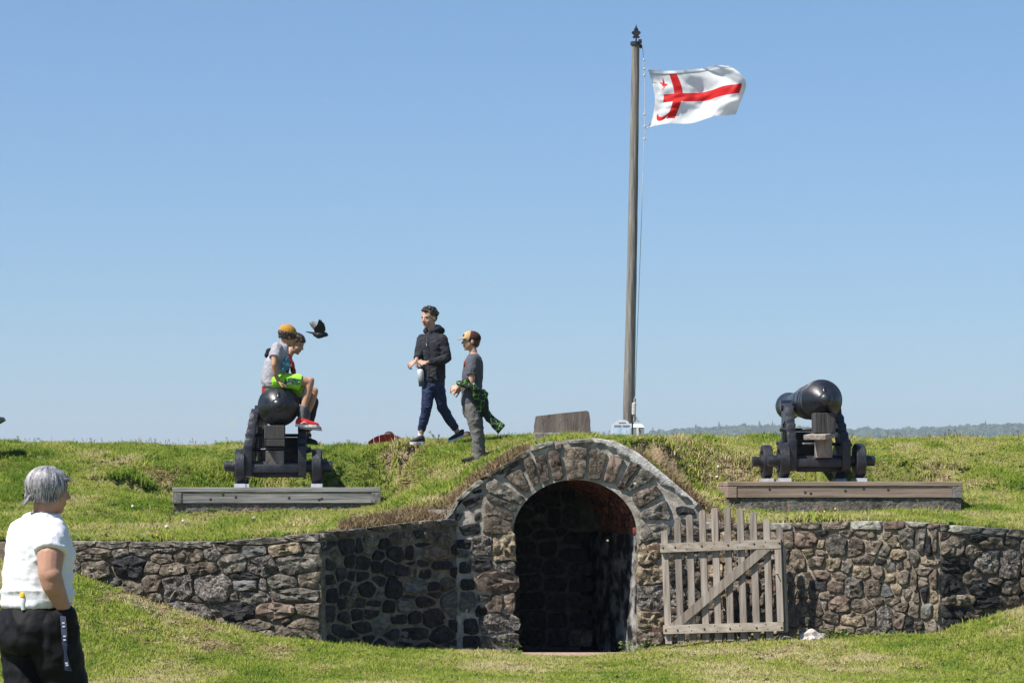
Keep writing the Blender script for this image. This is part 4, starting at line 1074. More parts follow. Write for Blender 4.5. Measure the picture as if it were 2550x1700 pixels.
C6 = (1540, 40, 0.21687)
def spl(pts, t):
    n = len(pts) - 1; x = min(max(t, 0), 1) * n; i = min(int(x), n - 1); f = x - i
    p0 = np.array(pts[max(i - 1, 0)], float); p1 = np.array(pts[i], float); p2 = np.array(pts[i + 1], float); p3 = np.array(pts[min(i + 2, n)], float)
    return 0.5 * ((2 * p1) + (-p0 + p2) * f + (2 * p0 - 5 * p1 + 4 * p2 - p3) * f * f + (-p0 + 3 * p1 - 3 * p2 + p3) * f ** 3)
FL = [(345, 610), (392, 770), (417, 900), (419, 1000), (398, 1130), (345, 1275)]
FR = [(1240, 625), (1350, 700), (1437, 835), (1405, 960), (1372, 1040), (1320, 1175)]
FT = [(345, 610), (600, 637), (800, 640), (1040, 610), (1240, 625)]
FB = [(345, 1275), (550, 1250), (850, 1250), (1100, 1200), (1320, 1175)]
def flag_pt(s, t, off=0.0):
    a = spl(FT, s) * (1 - t) + spl(FB, s) * t; b_ = spl(FL, t) * (1 - s) + spl(FR, t) * s
    c = (np.array(FT[0]) * (1 - s) * (1 - t) + np.array(FT[-1]) * s * (1 - t) + np.array(FB[0]) * (1 - s) * t + np.array(FB[-1]) * s * t)
    q = a + b_ - c
    wv = 0.10 * s ** 0.7 * math.sin(2 * math.pi * (1.75 * s + 0.45 * t) + 0.6) + 0.040 * s * (1 - 2 * abs(math.sin(math.pi * (2.6 * s - 1.5 * t) + 1.0))) + 0.02 * (1 - 3 * abs(mnoise.noise(Vector((s * 5 + t * 2, t * 4 - s * 2, 4.0)))))
    wv += 0.020 * math.sin(2 * math.pi * (2.1 * t + 1.2 * s)) * (0.35 + s) + 0.02 * mnoise.noise(Vector((s * 11, t * 9, 1)))
    wv += 0.03 * (1 - s) ** 3 * math.sin(9 * t)
    ly = 0.018 * mnoise.noise(Vector((s * 6, t * 3, 7))) * s * min(t, 1 - t) * 4
    p = P(C6[0] + q[0] * C6[2], C6[1] + q[1] * C6[2], DPOL)
    return Vector((p.x, p.y + wv + 0.05 + off - 0.42 * s - 0.20 * t * s, p.z + ly))
M_FLAGW = mat('white_flag_nylon', (0.82, 0.82, 0.84), (0.86, 0.86, 0.88), scale=30, rough=0.6, spec=0.2, transl=0.5)
M_FLAGR = mat('red_flag_nylon', (0.62, 0.018, 0.02), (0.68, 0.022, 0.025), scale=30, rough=0.6, spec=0.2, transl=0.4)
cs = sorted(set(list(np.linspace(0, 1, 61)) + [0.115, 0.215, 0.305, 0.925])); ct = sorted(set(list(np.linspace(0, 1, 41)) + [0.075, 0.405, 0.59, 0.90]))
vv = [flag_pt(s, t) for t in ct for s in cs]
ff = []; mi = []
for j in range(len(ct) - 1):
    for i in range(len(cs) - 1):
        ff.append((j * len(cs) + i, j * len(cs) + i + 1, (j + 1) * len(cs) + i + 1, (j + 1) * len(cs) + i))
        s, t = (cs[i] + cs[i + 1]) / 2, (ct[j] + ct[j + 1]) / 2
        mi.append(1 if (0.215 < s < 0.305 and 0.075 < t < 0.90) or (0.405 < t < 0.59 and 0.115 < s < 0.925) else 0)
flag = mesh_obj('flag', vv, ff, M_FLAGW, None, True, True)
flag.data.materials.append(M_FLAGR)
flag.data.polygons.foreach_set('material_index', mi)
tag(flag, 'white flag with red cross, star and crescent streaming from the pole', 'flag')
def flag_patch(name, poly):
    c = (sum(p[0] for p in poly) / len(poly), sum(p[1] for p in poly) / len(poly))
    o = None
    for off in (-0.005,):
        vv = [flag_pt(c[0], c[1], off)] + [flag_pt(s, t, off) for s, t in poly]
        o = mesh_obj(name, vv, [(0, 1 + i, 1 + (i + 1) % len(poly)) for i in range(len(poly))], M_FLAGR, flag)
    return o
st = []
for k in range(10):
    r = (0.13 if k % 2 == 0 else 0.045); a = math.pi * k / 5 + 0.2
    st.append((0.135 + r * 0.32 * math.sin(a), 0.235 - r * math.cos(a)))
flag_patch('star', st)
cr = [(0.150 + 0.075 * math.cos(a), 0.80 + 0.115 * math.sin(a)) for a in np.linspace(-0.35, math.pi - 0.15, 14)] + [(0.150 + 0.066 * math.cos(a), 0.775 + 0.085 * math.sin(a)) for a in np.linspace(math.pi - 0.15, -0.35, 14)]
vv = [flag_pt(s, t, -0.005) for s, t in cr]
mesh_obj('crescent', vv, [(i, i + 1, 27 - i - 1, 27 - i) for i in range(13)], M_FLAGR, flag)

# ------------------------------------------------------------------ small things on the crest
blk = P(1400, 1085, 33.0)
zb_ = float(zup(blk.x, 33.2))
chim = empty('stone_block', (blk.x, 33.15, zb_), 0, 'red brown sandstone block on a pale footing above the archway', 'stone block')
M_RED2 = mat('banded_sandstone', (0.115, 0.090, 0.080), (0.23, 0.19, 0.165), scale=4, detail=8, rough=0.95, bump=0.8, bscale=30, bdist=0.012, stretch=(2.2, 2.2, 0.5), c3=(0.26, 0.21, 0.165), s3=3, t3=(0.52, 0.7))
pl = lambda x, y: ((x - 1400) / F * 33.0, HC + (HOR - y) / F * 33.0)
q = [pl(1332, 1083), pl(1330, 1060), pl(1334, 1036), pl(1400, 1028), pl(1462, 1022), pl(1467, 1026), pl(1470, 1045), pl(1470, 1078), pl(1460, 1080)]
m = MB(); m.prism(q, (blk.x, 33.0, 0), (1, 0, 0), (0, 0, 1), (0, 1, 0), 0.0, 0.36)
m.build('block', M_RED2, chim)
m = MB(); m.box((blk.x, 33.17, (zb_ + pl(0, 1079)[1]) / 2 - .02), (0.655, 0.42, pl(0, 1079)[1] - zb_ + 0.06), None, 0.015); m.build('footing', ST['lichen'], chim)

# picture sign and pale marker at the foot of the pole
DS = 38.6
sp = P(1560, 1045, DS); gs = float(zup(sp.x, DS))
M_SIGNW = mat('white_sign_print', (0.70, 0.72, 0.76), (0.78, 0.79, 0.82), scale=20, rough=0.5)
M_SIGNB = mat('sky_print', (0.25, 0.42, 0.62), (0.72, 0.80, 0.88), scale=7, rough=0.5)
M_TEXT = mat('grey_print', (0.20, 0.20, 0.24), (0.25, 0.25, 0.28), scale=20, rough=0.5)
sign = empty('picture_sign', (sp.x, DS, gs), 0, 'white arch topped picture sign in front of the flagpole', 'sign')
def spx(x, y): return ((x - 1560) / F * DS, HC + (HOR - y) / F * DS)
outl = [spx(1523.5, 1100), spx(1523.5, 1054), spx(1532, 1054), spx(1532, 1050)] + [spx(1549 + 15.5 * math.cos(a), 1050 - 5.5 * math.sin(a)) for a in np.linspace(math.pi, 0, 9)] + [spx(1566, 1050), spx(1566, 1054), spx(1573, 1054), spx(1573, 1100)]
m = MB(); m.prism(outl, (sp.x, DS, 0), (1, 0, 0), (0, 0, 1), (0, 1, 0), 0.0, 0.03); m.build('panel', M_SIGNW, sign)
a_, b_ = spx(1526, 1098), spx(1571, 1064)
m = MB(); m.box((sp.x + (a_[0] + b_[0]) / 2, DS - 0.004, (a_[1] + b_[1]) / 2), (b_[0] - a_[0], 0.003, b_[1] - a_[1])); m.build('picture', M_SIGNB, sign)
for i, (x0, x1, y) in enumerate([(1529, 1547, 1058.5), (1529, 1547, 1061.5), (1550, 1568, 1058.5), (1550, 1568, 1061.5), (1540, 1558, 1051.5)]):
    a_, b_ = spx(x0, y), spx(x1, y)
    m = MB(); m.box((sp.x + (a_[0] + b_[0]) / 2, DS - 0.004, a_[1]), (b_[0] - a_[0], 0.003, 0.006)); m.build('text_line', M_TEXT, sign)
a_, b_ = spx(1573.5, 1100), spx(1577, 1053)
m = MB(); m.box((sp.x + (a_[0] + b_[0]) / 2, DS + 0.05, (a_[1] + b_[1]) / 2), (b_[0] - a_[0], 0.10, b_[1] - a_[1])); m.build('side_post', M_BLACKI, sign)
DM = 39.3
mk = P(1590, 1060, DM); gm = float(zup(mk.x, DM))
marker = empty('stone_marker', (mk.x, DM, gm), 0, 'pale grey stone marker with a white cap behind the picture sign', 'marker')
M_MARK = mat('grey_painted_stone', (0.22, 0.25, 0.26), (0.28, 0.31, 0.32), scale=12, rough=0.8)
M_MWHITE = mat('white_cap', (0.66, 0.65, 0.60), (0.75, 0.74, 0.70), scale=12, rough=0.8)
hz = HC + (HOR - 1064) / F * DM; hw = 14 / F * DM; tz = HC + (HOR - 1055.5) / F * DM
m = MB(); m.box((mk.x, DM + .08, (gm - .1 + hz) / 2), (2 * hw, .17, hz - gm + .1)); m.build('block', M_MARK, marker)
m = MB(); m.hexa([(mk.x - hw - .005, DM - .01, hz + .002), (mk.x + hw + .005, DM - .01, hz + .002), (mk.x + hw + .005, DM + .17, hz + .002), (mk.x - hw - .005, DM + .17, hz + .002), (mk.x - hw * .9, DM + .04, tz), (mk.x + hw * .6, DM + .04, tz), (mk.x + hw * .6, DM + .13, tz), (mk.x - hw * .9, DM + .13, tz)]); m.build('cap', M_MWHITE, marker)
m = MB(); m.hexa([(mk.x - .01, DM - .025, gm - .05), (mk.x + .012, DM - .025, gm - .05), (mk.x + .012, DM - .012, gm - .05), (mk.x - .01, DM - .012, gm - .05), (mk.x - .03, DM - .025, hz + .01), (mk.x + .0, DM - .025, hz + .01), (mk.x + .0, DM - .012, hz + .01), (mk.x - .03, DM - .012, hz + .01)]); m.build('white_strip', M_MWHITE, marker)

# dark slanted panel at the left edge
DPN = 38.4
ip = P(-36, 1066, DPN); gi = float(zup(ip.x, DPN))
M_PANEL = mat('dark_panel', (0.02, 0.023, 0.032), (0.035, 0.038, 0.05), scale=10, rough=0.45)
info = empty('information_panel', (ip.x, DPN, gi), 0, 'dark slanted information panel cut off by the left edge', 'sign')
R = Matrix.Rotation(math.radians(-32), 3, 'Y')
m = MB(); m.box(ip + Vector((0, 0, 0)), (0.52, 0.5, 0.055), Matrix.Rotation(math.radians(-31), 3, 'Y'), .006); m.build('panel', M_PANEL, info)
m = MB(); m.box((ip.x - .05, DPN, (gi - .1 + ip.z - .06) / 2), (.08, .08, ip.z - gi)); m.build('post', M_PANEL, info)

# red slatted garden chairs beyond the crest
M_REDC = mat('red_chair_paint', (0.36, 0.018, 0.016), (0.45, 0.025, 0.022), scale=20, rough=0.5, rnd=0.06)
def chair_dist(px):                                          # far enough down the back slope for a chair 0.95 m tall
    for D in np.arange(38.5, 52, 0.1):
        c = P(px, 1081, D)
        if c.z - float(zup(c.x, D)) >= 0.95: return float(D)
    return 45.0
def red_chair(px, label):
    D = chair_dist(px)
    c = P(px, 1081, D); g = float(zup(c.x, D))
    top = c.z - g
    e = empty('garden_chair', (c.x, D, g), 0, label, 'chair', 'red chairs beyond the crest')
    n = 7
    for i in range(n):                                       # back slats fan out under a round top
        f = (i - 3) / 3.0
        x1 = f * 0.252; x0 = f * 0.20
        arc = lambda x: top - (0.42 - math.sqrt(max(0.42 ** 2 - x * x, 0.0)))
        tx_ = [x1 + k_ * .0385 for k_ in (-1, -.5, 0, .5, 1)]
        fr = [(x0 - .031, .10, .30), (x0 + .031, .10, .30)] + [(x, -.14, arc(x)) for x in reversed(tx_)]
        m = MB(); n2_ = len(fr); m.add(fr + [(x, y + .022, z) for x, y, z in fr], [tuple(range(n2_)), tuple(reversed(range(n2_, 2 * n2_)))] + [(q, n2_ + q, n2_ + (q + 1) % n2_, (q + 1) % n2_) for q in range(n2_)])
        m.build('back_slat', M_REDC, e, False)
    for i in range(6):
        m = MB(); m.box((0, .14 + i * .085, .33 + i * .012), (.52, .075, .02)); m.build('seat_slat', M_REDC, e, False)
    for s in (-1, 1):
        m = MB(); m.box((s * .31, .28, .56), (.13, .70, .022)); m.build('arm', M_REDC, e, False)
        m = MB(); m.box((s * .28, .56, .28), (.03, .10, .56)); m.build('leg', M_REDC, e, False)
        m = MB(); m.box((s * .28, -.02, .28), (.03, .08, .56)); m.build('leg', M_REDC, e, False)
    m = MB(); m.box((0, -.03, .62), (.56, .03, .06)); m.build('back_rail', M_REDC, e, False)
    return e
red_chair(966.5, 'red slatted garden chair beyond the crest, left of the walking teenager')
red_chair(1185, 'red slatted garden chair beyond the crest, behind the boy in the cap')

# loose stones at the foot of the wall
def rock(px, py, w_, h_, m_, label, seed, cat='rock'):
    g = ground_hit(px, py, True)
    bm = bmesh.new(); bmesh.ops.create_icosphere(bm, subdivisions=3, radius=1.0)
    for v in bm.verts:
        n = mnoise.noise(v.co * 1.4 + Vector((seed, 0, 0))) * 0.45 + mnoise.noise(v.co * 3.5 + Vector((seed, 5, 0))) * 0.15
        v.co = v.co * (1 + n); v.co = Vector((v.co.x * w_ / 2, v.co.y * w_ * 0.35, max(v.co.z, -0.4) * h_))
    me = bpy.data.meshes.new('rock'); bm.to_mesh(me); bm.free()
    o = link('rock', me, m_, None, True, True); o.location = g + Vector((0, 0, 0.02)); me.set_sharp_from_angle(angle=math.radians(35))
    return tag(o, label, cat)
M_WHITEROCK = mat('pale_limestone', (0.36, 0.32, 0.29), (0.62, 0.57, 0.53), scale=8, rough=0.95, bump=0.9, bscale=20, bdist=0.02)
rock(2018, 1592, 0.30, 0.10, M_WHITEROCK, 'pale pointed stone lying at the foot of the wall right of the gate', 1.0)
rock(1946, 1596, 0.17, 0.06, ST['lichen'], 'small brown stone lying beneath the free end of the gate', 4.2)
# ------------------------------------------------------------------ far wooded shore
M_HILL = mat('hill_floor', (0.03, 0.045, 0.018), (0.05, 0.07, 0.03), scale=0.02, rough=1.0)
DH = 3600.0
_hp = np.array([300, 900, 1300, 1560, 1600, 1640, 1700, 1800, 1900, 2000, 2100, 2250, 2400, 2550, 2800, 3400, 4200], float)
_hy = np.array([1212, 1200, 1130, 1096, 1090, 1083, 1076, 1070, 1067, 1069, 1071, 1074, 1073, 1069, 1066, 1075, 1200], float) + 6
hx = np.linspace(-1000, 1500, 251); hy_ = np.linspace(2900, 4300, 40)
HX, HY = np.meshgrid(hx, hy_)
def hill_h(X, Y):
    r = (HOR - np.interp(X / DH * F + 1275, _hp, _hy)) / F * DH
    prof_ = np.exp(-((Y - DH) / 330.0) ** 2)
    return -9 + (r + HC + 9) * prof_ * (0.93 + 0.14 * fbm(X * 0.008, Y * 0.008)) 
HZ = hill_h(HX, HY)
me = bpy.data.meshes.new('hill')
idx = np.arange(HX.size).reshape(HX.shape)
me.from_pydata(np.stack([HX, HY, HZ], -1).reshape(-1, 3).tolist(), [], np.stack([idx[:-1, :-1], idx[:-1, 1:], idx[1:, 1:], idx[1:, :-1]], -1).reshape(-1, 4).tolist())
tag(link('hill', me, M_HILL, None, True, True), kind='structure')

# ------------------------------------------------------------------ scattering
def proto_collection(name, meshes):
    c = bpy.data.collections.new(name)
    for i, me in enumerate(meshes):
        o = bpy.data.objects.new('%s_%02d' % (name, i), me); c.objects.link(o)
    return c
def scatter(name, pts, rot, scl, tint, idx, coll, kind='stuff', label=None, cat=None):
    me = bpy.data.meshes.new(name)
    n = len(pts)
    me.vertices.add(n); me.vertices.foreach_set('co', np.asarray(pts, np.float32).ravel())
    for nm, ty, arr in (('rot', 'FLOAT_VECTOR', rot), ('scl', 'FLOAT_VECTOR', scl)):
        a = me.attributes.new(nm, ty, 'POINT'); a.data.foreach_set('vector', np.asarray(arr, np.float32).ravel())
    a = me.attributes.new('tint', 'FLOAT', 'POINT'); a.data.foreach_set('value', np.asarray(tint, np.float32))
    a = me.attributes.new('idx', 'INT', 'POINT'); a.data.foreach_set('value', np.asarray(idx, np.int32))
    o = link(name, me)
    ng = bpy.data.node_groups.new(name + '_nodes', 'GeometryNodeTree')
    ng.interface.new_socket('Geometry', in_out='INPUT', socket_type='NodeSocketGeometry'); ng.interface.new_socket('Geometry', in_out='OUTPUT', socket_type='NodeSocketGeometry')
    N = ng.nodes; L = ng.links
    gi = N.new('NodeGroupInput'); go = N.new('NodeGroupOutput')
    ip_ = N.new('GeometryNodeInstanceOnPoints'); ci = N.new('GeometryNodeCollectionInfo')
    ci.inputs['Collection'].default_value = coll; ci.inputs['Separate Children'].default_value = True; ci.inputs['Reset Children'].default_value = True
    def named(nm, dt):
        x = N.new('GeometryNodeInputNamedAttribute'); x.data_type = dt; x.inputs['Name'].default_value = nm; return x.outputs['Attribute']
    e2r = N.new('FunctionNodeEulerToRotation'); L.new(named('rot', 'FLOAT_VECTOR'), e2r.inputs[0])
    L.new(gi.outputs[0], ip_.inputs['Points']); L.new(ci.outputs[0], ip_.inputs['Instance'])
    ip_.inputs['Pick Instance'].default_value = True
    L.new(named('idx', 'INT'), ip_.inputs['Instance Index']); L.new(e2r.outputs[0], ip_.inputs['Rotation']); L.new(named('scl', 'FLOAT_VECTOR'), ip_.inputs['Scale'])
    L.new(ip_.outputs[0], go.inputs[0])
    md = o.modifiers.new('scatter', 'NODES'); md.node_group = ng
    return tag(o, label, cat, None, kind)

def tint_material(name, stops, transl=0.3, rough=0.7, spec=0.25, upn=0.0):
    """colour picked by each instance's own tint"""
    m = bpy.data.materials.new(name); m.use_nodes = True
    t = m.node_tree; N = t.nodes; L = t.links; b = N['Principled BSDF']
    b.inputs['Roughness'].default_value = rough; b.inputs['Specular IOR Level'].default_value = spec
    at = N.new('ShaderNodeAttribute'); at.attribute_type = 'INSTANCER'; at.attribute_name = 'tint'
    rp = N.new('ShaderNodeValToRGB'); el = rp.color_ramp.elements
    el[0].position = stops[0][0]; el[0].color = (*stops[0][1], 1); el[1].position = stops[-1][0]; el[1].color = (*stops[-1][1], 1)
    for p_, c_ in stops[1:-1]:
        x = el.new(p_); x.color = (*c_, 1)
    L.new(at.outputs['Fac'], rp.inputs[0]); L.new(rp.outputs[0], b.inputs['Base Color'])
    if upn > 0:                                              # leaves shade as part of the sward they grow in
        ge = N.new('ShaderNodeNewGeometry'); vm = N.new('ShaderNodeMix'); vm.data_type = 'VECTOR'; vm.inputs[0].default_value = upn
        L.new(ge.outputs['Normal'], vm.inputs[4]); vm.inputs[5].default_value = (0, 0, 1)
        nn = N.new('ShaderNodeVectorMath'); nn.operation = 'NORMALIZE'; L.new(vm.outputs[1], nn.inputs[0]); L.new(nn.outputs[0], b.inputs['Normal'])
    if transl > 0:
        tr = N.new('ShaderNodeBsdfTranslucent'); L.new(rp.outputs[0], tr.inputs[0])
        ms = N.new('ShaderNodeMixShader'); ms.inputs[0].default_value = transl
        L.new(b.outputs[0], ms.inputs[1]); L.new(tr.outputs[0], ms.inputs[2]); L.new(ms.outputs[0], N['Material Output'].inputs[0])
    return m
M_GRASS = tint_material('grass_blade', [(0.0, (0.085, 0.165, 0.014)), (0.3, (0.185, 0.27, 0.026)), (0.55, (0.32, 0.36, 0.06)), (0.78, (0.44, 0.40, 0.15)), (1.0, (0.54, 0.46, 0.26))], 0.22, 0.7, 0.15, 0.72)
def tuft(seed, n, h, spread, wdt, lean):
    r = random.Random(seed); v = []; f = []
    for i in range(n):
        a = r.uniform(0, 2 * math.pi); d = spread * math.sqrt(r.random())
        bx, by = d * math.cos(a), d * math.sin(a)
        b2 = r.uniform(0, 2 * math.pi); hh = h * r.uniform(0.55, 1.15); le = lean * r.uniform(0.2, 1.2) * hh
        fa = r.uniform(0, math.pi); wx, wy = wdt / 2 * math.cos(fa), wdt / 2 * math.sin(fa)
        k = len(v)
        mx, my = bx + le * 0.35 * math.cos(b2), by + le * 0.35 * math.sin(b2)
        tx, ty = bx + le * math.cos(b2), by + le * math.sin(b2)
        v += [(bx - wx, by - wy, -0.01), (bx + wx, by + wy, -0.01), (mx + wx * .8, my + wy * .8, hh * .6), (mx - wx * .8, my - wy * .8, hh * .6), (tx, ty, hh)]
        f += [(k, k + 1, k + 2, k + 3), (k + 3, k + 2, k + 4)]
    me = bpy.data.meshes.new('tuft'); me.from_pydata(v, [], f); me.materials.append(M_GRASS)
    return me
C_LAWN = proto_collection('lawn_tuft', [tuft(s, 16, 0.038, 0.055, 0.0065, 0.7) for s in range(6)])
C_BANK = proto_collection('bank_tuft', [tuft(50 + s, 15, 0.055, 0.055, 0.0075, 0.8) for s in range(6)])

def make_points(n, xr, yr, low):
    X = RNG.uniform(xr[0], xr[1], n); Y = RNG.uniform(yr[0], yr[1], n)
    if low:
        k = (Y < Yw(X) - 0.03) & (np.abs(X) < 0.20 * Y + 0.6)
        k &= ~((np.abs(X - P(1437, 0, 30.1).x) < 0.62) & (Y > 29.84))
    else:
        k = (Y > Yw(X) + 0.14) & (np.abs(X) < 0.20 * Y + 0.5) & (Y < Yc(X) + 1.6)
        for p in PLAT:
            u, v = plat_uv(p, X, Y)
            k &= ~((np.abs(u) < p['w'] / 2 + 0.02) & (v > -0.03) & (v < p['d'] + 0.03))
        k &= ~((np.abs(X - blk.x) < 0.34) & (np.abs(Y - 33.17) < 0.22))
    X, Y = X[k], Y[k]
    d = dirt(X, Y, low)
    keep = RNG.random(len(X)) > np.clip(d * 1.3 - 0.08, 0, 0.66)
    return X[keep], Y[keep], d[keep]
def grass(name, n, xr, yr, low, coll, base, label):
    X, Y, d = make_points(n, xr, yr, low)
    Z = (zlow if low else zup)(X, Y)
    m = len(X)
    clump = fbm(X * 3.1 + 5, Y * 2.0 + 8, 3); big = fbm(X * 0.8 + 31, Y * 0.5 + 2, 3)
    dr = dry(X, Y, low)
    tint = 0.48 + 0.42 * (dr - 0.35) + 0.55 * (clump - 0.5) + 0.42 * d + RNG.normal(0, 0.15, m) + base
    rag = sstep(0.55, 0.72, fbm(X * 2.2 + 13, Y * 1.7 + 29, 4))
    s = (0.62 + 0.75 * np.clip(clump - 0.25, 0, 1) + (0.25 if low else 0.75) * rag + RNG.uniform(-0.18, 0.30, m))
    tint = tint - 0.16 * rag * (1 - 0.5 * d)
    if low:
        edge = np.exp(-np.maximum(Yw(X) - Y - 0.03, 0) / 0.12)
        s = s * (1 + 0.9 * edge * vnoise(X * 3.0, X * 0 + 4.0) * (np.abs(X - 0.68) > 0.7))
    else:
        s = s * (1 + 0.1 * np.exp(-((Y - Yc(X)) / 0.6) ** 2))
        for p in PLAT:
            u, v = plat_uv(p, X, Y); s = s * (1 - 0.55 * (np.abs(u) < p['w'] / 2 + .1) * (v > -0.9) * (v < 0))
    rot = np.stack([RNG.normal(0, 0.14, m), RNG.normal(0, 0.14, m), RNG.uniform(0, 6.28, m)], -1)
    return scatter(name, np.stack([X, Y, Z], -1), rot, np.stack([s, s, s * RNG.uniform(0.8, 1.25, m)], -1), np.clip(tint, 0, 1), RNG.integers(0, 6, m), coll, 'stuff', label, 'grass')
grass('lawn_grass', 150000, (-6.8, 6.8), (19.0, 31.0), True, C_LAWN, 0.07, 'short mown grass on the lawn in front of the walls')
grass('bank_grass', 215000, (-8.2, 8.2), (28.8, 41.6), False, C_BANK, -0.02, 'longer grass growing over the bank behind the walls')

# dry reddish growth hugging the shoulders of the arch
M_DRY = tint_material('dry_stem', [(0, (0.10, 0.055, 0.03)), (0.4, (0.22, 0.13, 0.075)), (0.7, (0.33, 0.24, 0.14)), (1, (0.26, 0.26, 0.09))], 0.15)
def drytuft(seed):
    me = tuft(seed, 14, 0.06, 0.05, 0.008, 0.9); me.materials.clear(); me.materials.append(M_DRY); return me
C_DRY = proto_collection('dry_tuft', [drytuft(200 + s) for s in range(4)])
pts = []
for (xa_, xb_, k, sp_) in ((-1.75, 0.20, 4600, 0.55), (1.30, 2.35, 1700, 0.4)):
    x = RNG.uniform(xa_, xb_, k); off = np.abs(RNG.normal(0, sp_, k)); y = Yw(x) + 0.12 + off
    pts.append(np.stack([x, y, zup(x, y)], -1))
pts = np.concatenate(pts); m_ = len(pts)
s_ = RNG.uniform(0.7, 1.7, m_)
scatter('dry_growth', pts, np.stack([RNG.normal(0, .2, m_), RNG.normal(0, .2, m_), RNG.uniform(0, 6.28, m_)], -1), np.stack([s_, s_, s_], -1), RNG.random(m_), RNG.integers(0, 4, m_), C_DRY, 'stuff', 'dry reddish growth along the shoulders of the arch', 'dry plants')

# tall seeding grass stems standing against the sky
def stemtuft(seed):
    r = random.Random(seed); v = []; f = []
    for i in range(2):
        le = r.uniform(-.05, .07); h = r.uniform(.09, .19); k = len(v); w_ = .0025
        pp = [(0, 0, 0), (le * .3, 0, h * .5), (le, 0, h)]
        for j, q in enumerate(pp): v += [(q[0] - w_, q[1], q[2]), (q[0] + w_, q[1], q[2])]
        f += [(k, k + 1, k + 3, k + 2), (k + 2, k + 3, k + 5, k + 4)]
        k = len(v); v += [(le - .006, 0, h - .025), (le + .006, 0, h - .02), (le + .004 + le * .2, 0, h + .012)]; f.append((k, k + 1, k + 2))
    me = bpy.data.meshes.new('stem'); me.from_pydata(v, [], f); me.materials.append(M_DRY); return me
C_STEM = proto_collection('seed_stem', [stemtuft(300 + s) for s in range(6)])
x = RNG.uniform(-8, 8, 330); y = Yc(x) + RNG.normal(-0.2, 0.5, 330)
x2 = RNG.uniform(-8, 8, 260); y2 = Yw(x2) + RNG.uniform(0.3, 4.5, 260)
x = np.concatenate([x, x2]); y = np.concatenate([y, y2])
ok = np.ones(len(x), bool)
for p in PLAT:
    u, v = plat_uv(p, x, y); ok &= ~((np.abs(u) < p['w'] / 2 + .05) & (v > -.05) & (v < p['d'] + .05))
x, y = x[ok], y[ok]; m_ = len(x); s_ = RNG.uniform(0.5, 1.1, m_)
scatter('seed_stems', np.stack([x, y, zup(x, y)], -1), np.stack([RNG.normal(0, .15, m_), RNG.normal(0, .2, m_), RNG.normal(0, .5, m_)], -1), np.stack([s_, s_, s_], -1), RNG.uniform(.3, 1, m_), RNG.integers(0, 6, m_), C_STEM, 'stuff', 'thin seeding grass stems standing along the crest', 'grass')

# wood on the far shore: reads as one mass
M_FAR = tint_material('far_foliage', [(0, (0.022, 0.040, 0.014)), (0.5, (0.05, 0.085, 0.022)), (1, (0.09, 0.13, 0.035))], 0.0, 0.9, 0.1)
def crown(seed, spruce):
    r = random.Random(seed)
    bm = bmesh.new(); bmesh.ops.create_icosphere(bm, subdivisions=3, radius=1.0)
    for v in bm.verts:
        n = mnoise.noise(v.co * 1.7 + Vector((seed, 0, 0))) * .45 + mnoise.noise(v.co * 4 + Vector((seed, 3, 0))) * .3
        v.co *= (1 + n)
        if spruce:
            t = (v.co.z + 1) / 2; k = max(0.05, 1.15 - t); v.co.x *= .5 * k; v.co.y *= .5 * k; v.co.z = v.co.z * 1.5 + .6
    me = bpy.data.meshes.new('crown'); bm.to_mesh(me); bm.free(); me.materials.append(M_FAR); return me
C_FAR = proto_collection('far_crown', [crown(400 + s, s >= 4) for s in range(6)])
nf = 9000
x = RNG.uniform(120, 1100, nf); y = RNG.uniform(3080, 3700, nf)
z = hill_h(x, y)
ok = z > 20; x, y, z = x[ok], y[ok], z[ok]; m_ = len(x)
s_ = RNG.uniform(3.0, 6.2, m_)
ii = np.where(RNG.random(m_) < 0.965, RNG.integers(0, 4, m_), RNG.integers(4, 6, m_))
scatter('far_wood', np.stack([x, y, z + s_ * .4], -1), np.stack([np.zeros(m_), np.zeros(m_), RNG.uniform(0, 6.28, m_)], -1), np.stack([s_, s_, s_ * RNG.uniform(.8, 1.1, m_)], -1), RNG.random(m_), ii, C_FAR, 'stuff', 'hazy wooded shore far behind the right hand cannon', 'woodland')

# ------------------------------------------------------------------ flowers and weeds
M_YEL = mat('dandelion_yellow', (0.75, 0.47, 0.01), (0.80, 0.55, 0.02), scale=50, rough=0.7)
M_STEM = mat('flower_stem', (0.12, 0.17, 0.04), (0.16, 0.2, 0.06), scale=30, rough=0.8)
M_PUFF = mat('seed_head', (0.62, 0.60, 0.55), (0.72, 0.70, 0.66), scale=50, rough=0.9)
def flower(px, py, low, white, lb, h=0.06):
    g = ground_hit(px, py + 3, low)
    for p in PLAT:
        u, v = plat_uv(p, g.x, g.y)
        if abs(u) < p['w'] / 2 + .05 and -.05 < v < p['d'] + .1: return
    e = empty('dandelion', g, 0, lb, 'dandelion', 'dandelion seed heads in the grass' if white else 'yellow dandelions in the grass')
    m = MB(); m.tube([(0, 0, -.01), (.004, 0, h * .5), (.002, 0, h)], .0025, 5); m.build('stem', M_STEM, e, False, True)
    if white:
        bm = bmesh.new(); bmesh.ops.create_icosphere(bm, subdivisions=2, radius=.018)
        for v in bm.verts: v.co *= random.uniform(.75, 1.15); v.co += Vector((.002, 0, h + .012))
        me = bpy.data.meshes.new('seed_head'); bm.to_mesh(me); bm.free(); link('seed_head', me, M_PUFF, e, False)
    else:
        m = MB()
        for k in range(9):
            a = 2 * math.pi * k / 9
            m.add([(.002, 0, h + .002), (.018 * math.cos(a - .3), .018 * math.sin(a - .3), h + .006), (.019 * math.cos(a + .3), .019 * math.sin(a + .3), h + .006)], [(0, 1, 2)])
        m.lathe([(0, .010), (.006, .014), (.014, .011), (.018, .004)], (.002, 0, h), (0, 0, 1), 10); m.build('flower_head', M_YEL, e, False, True)
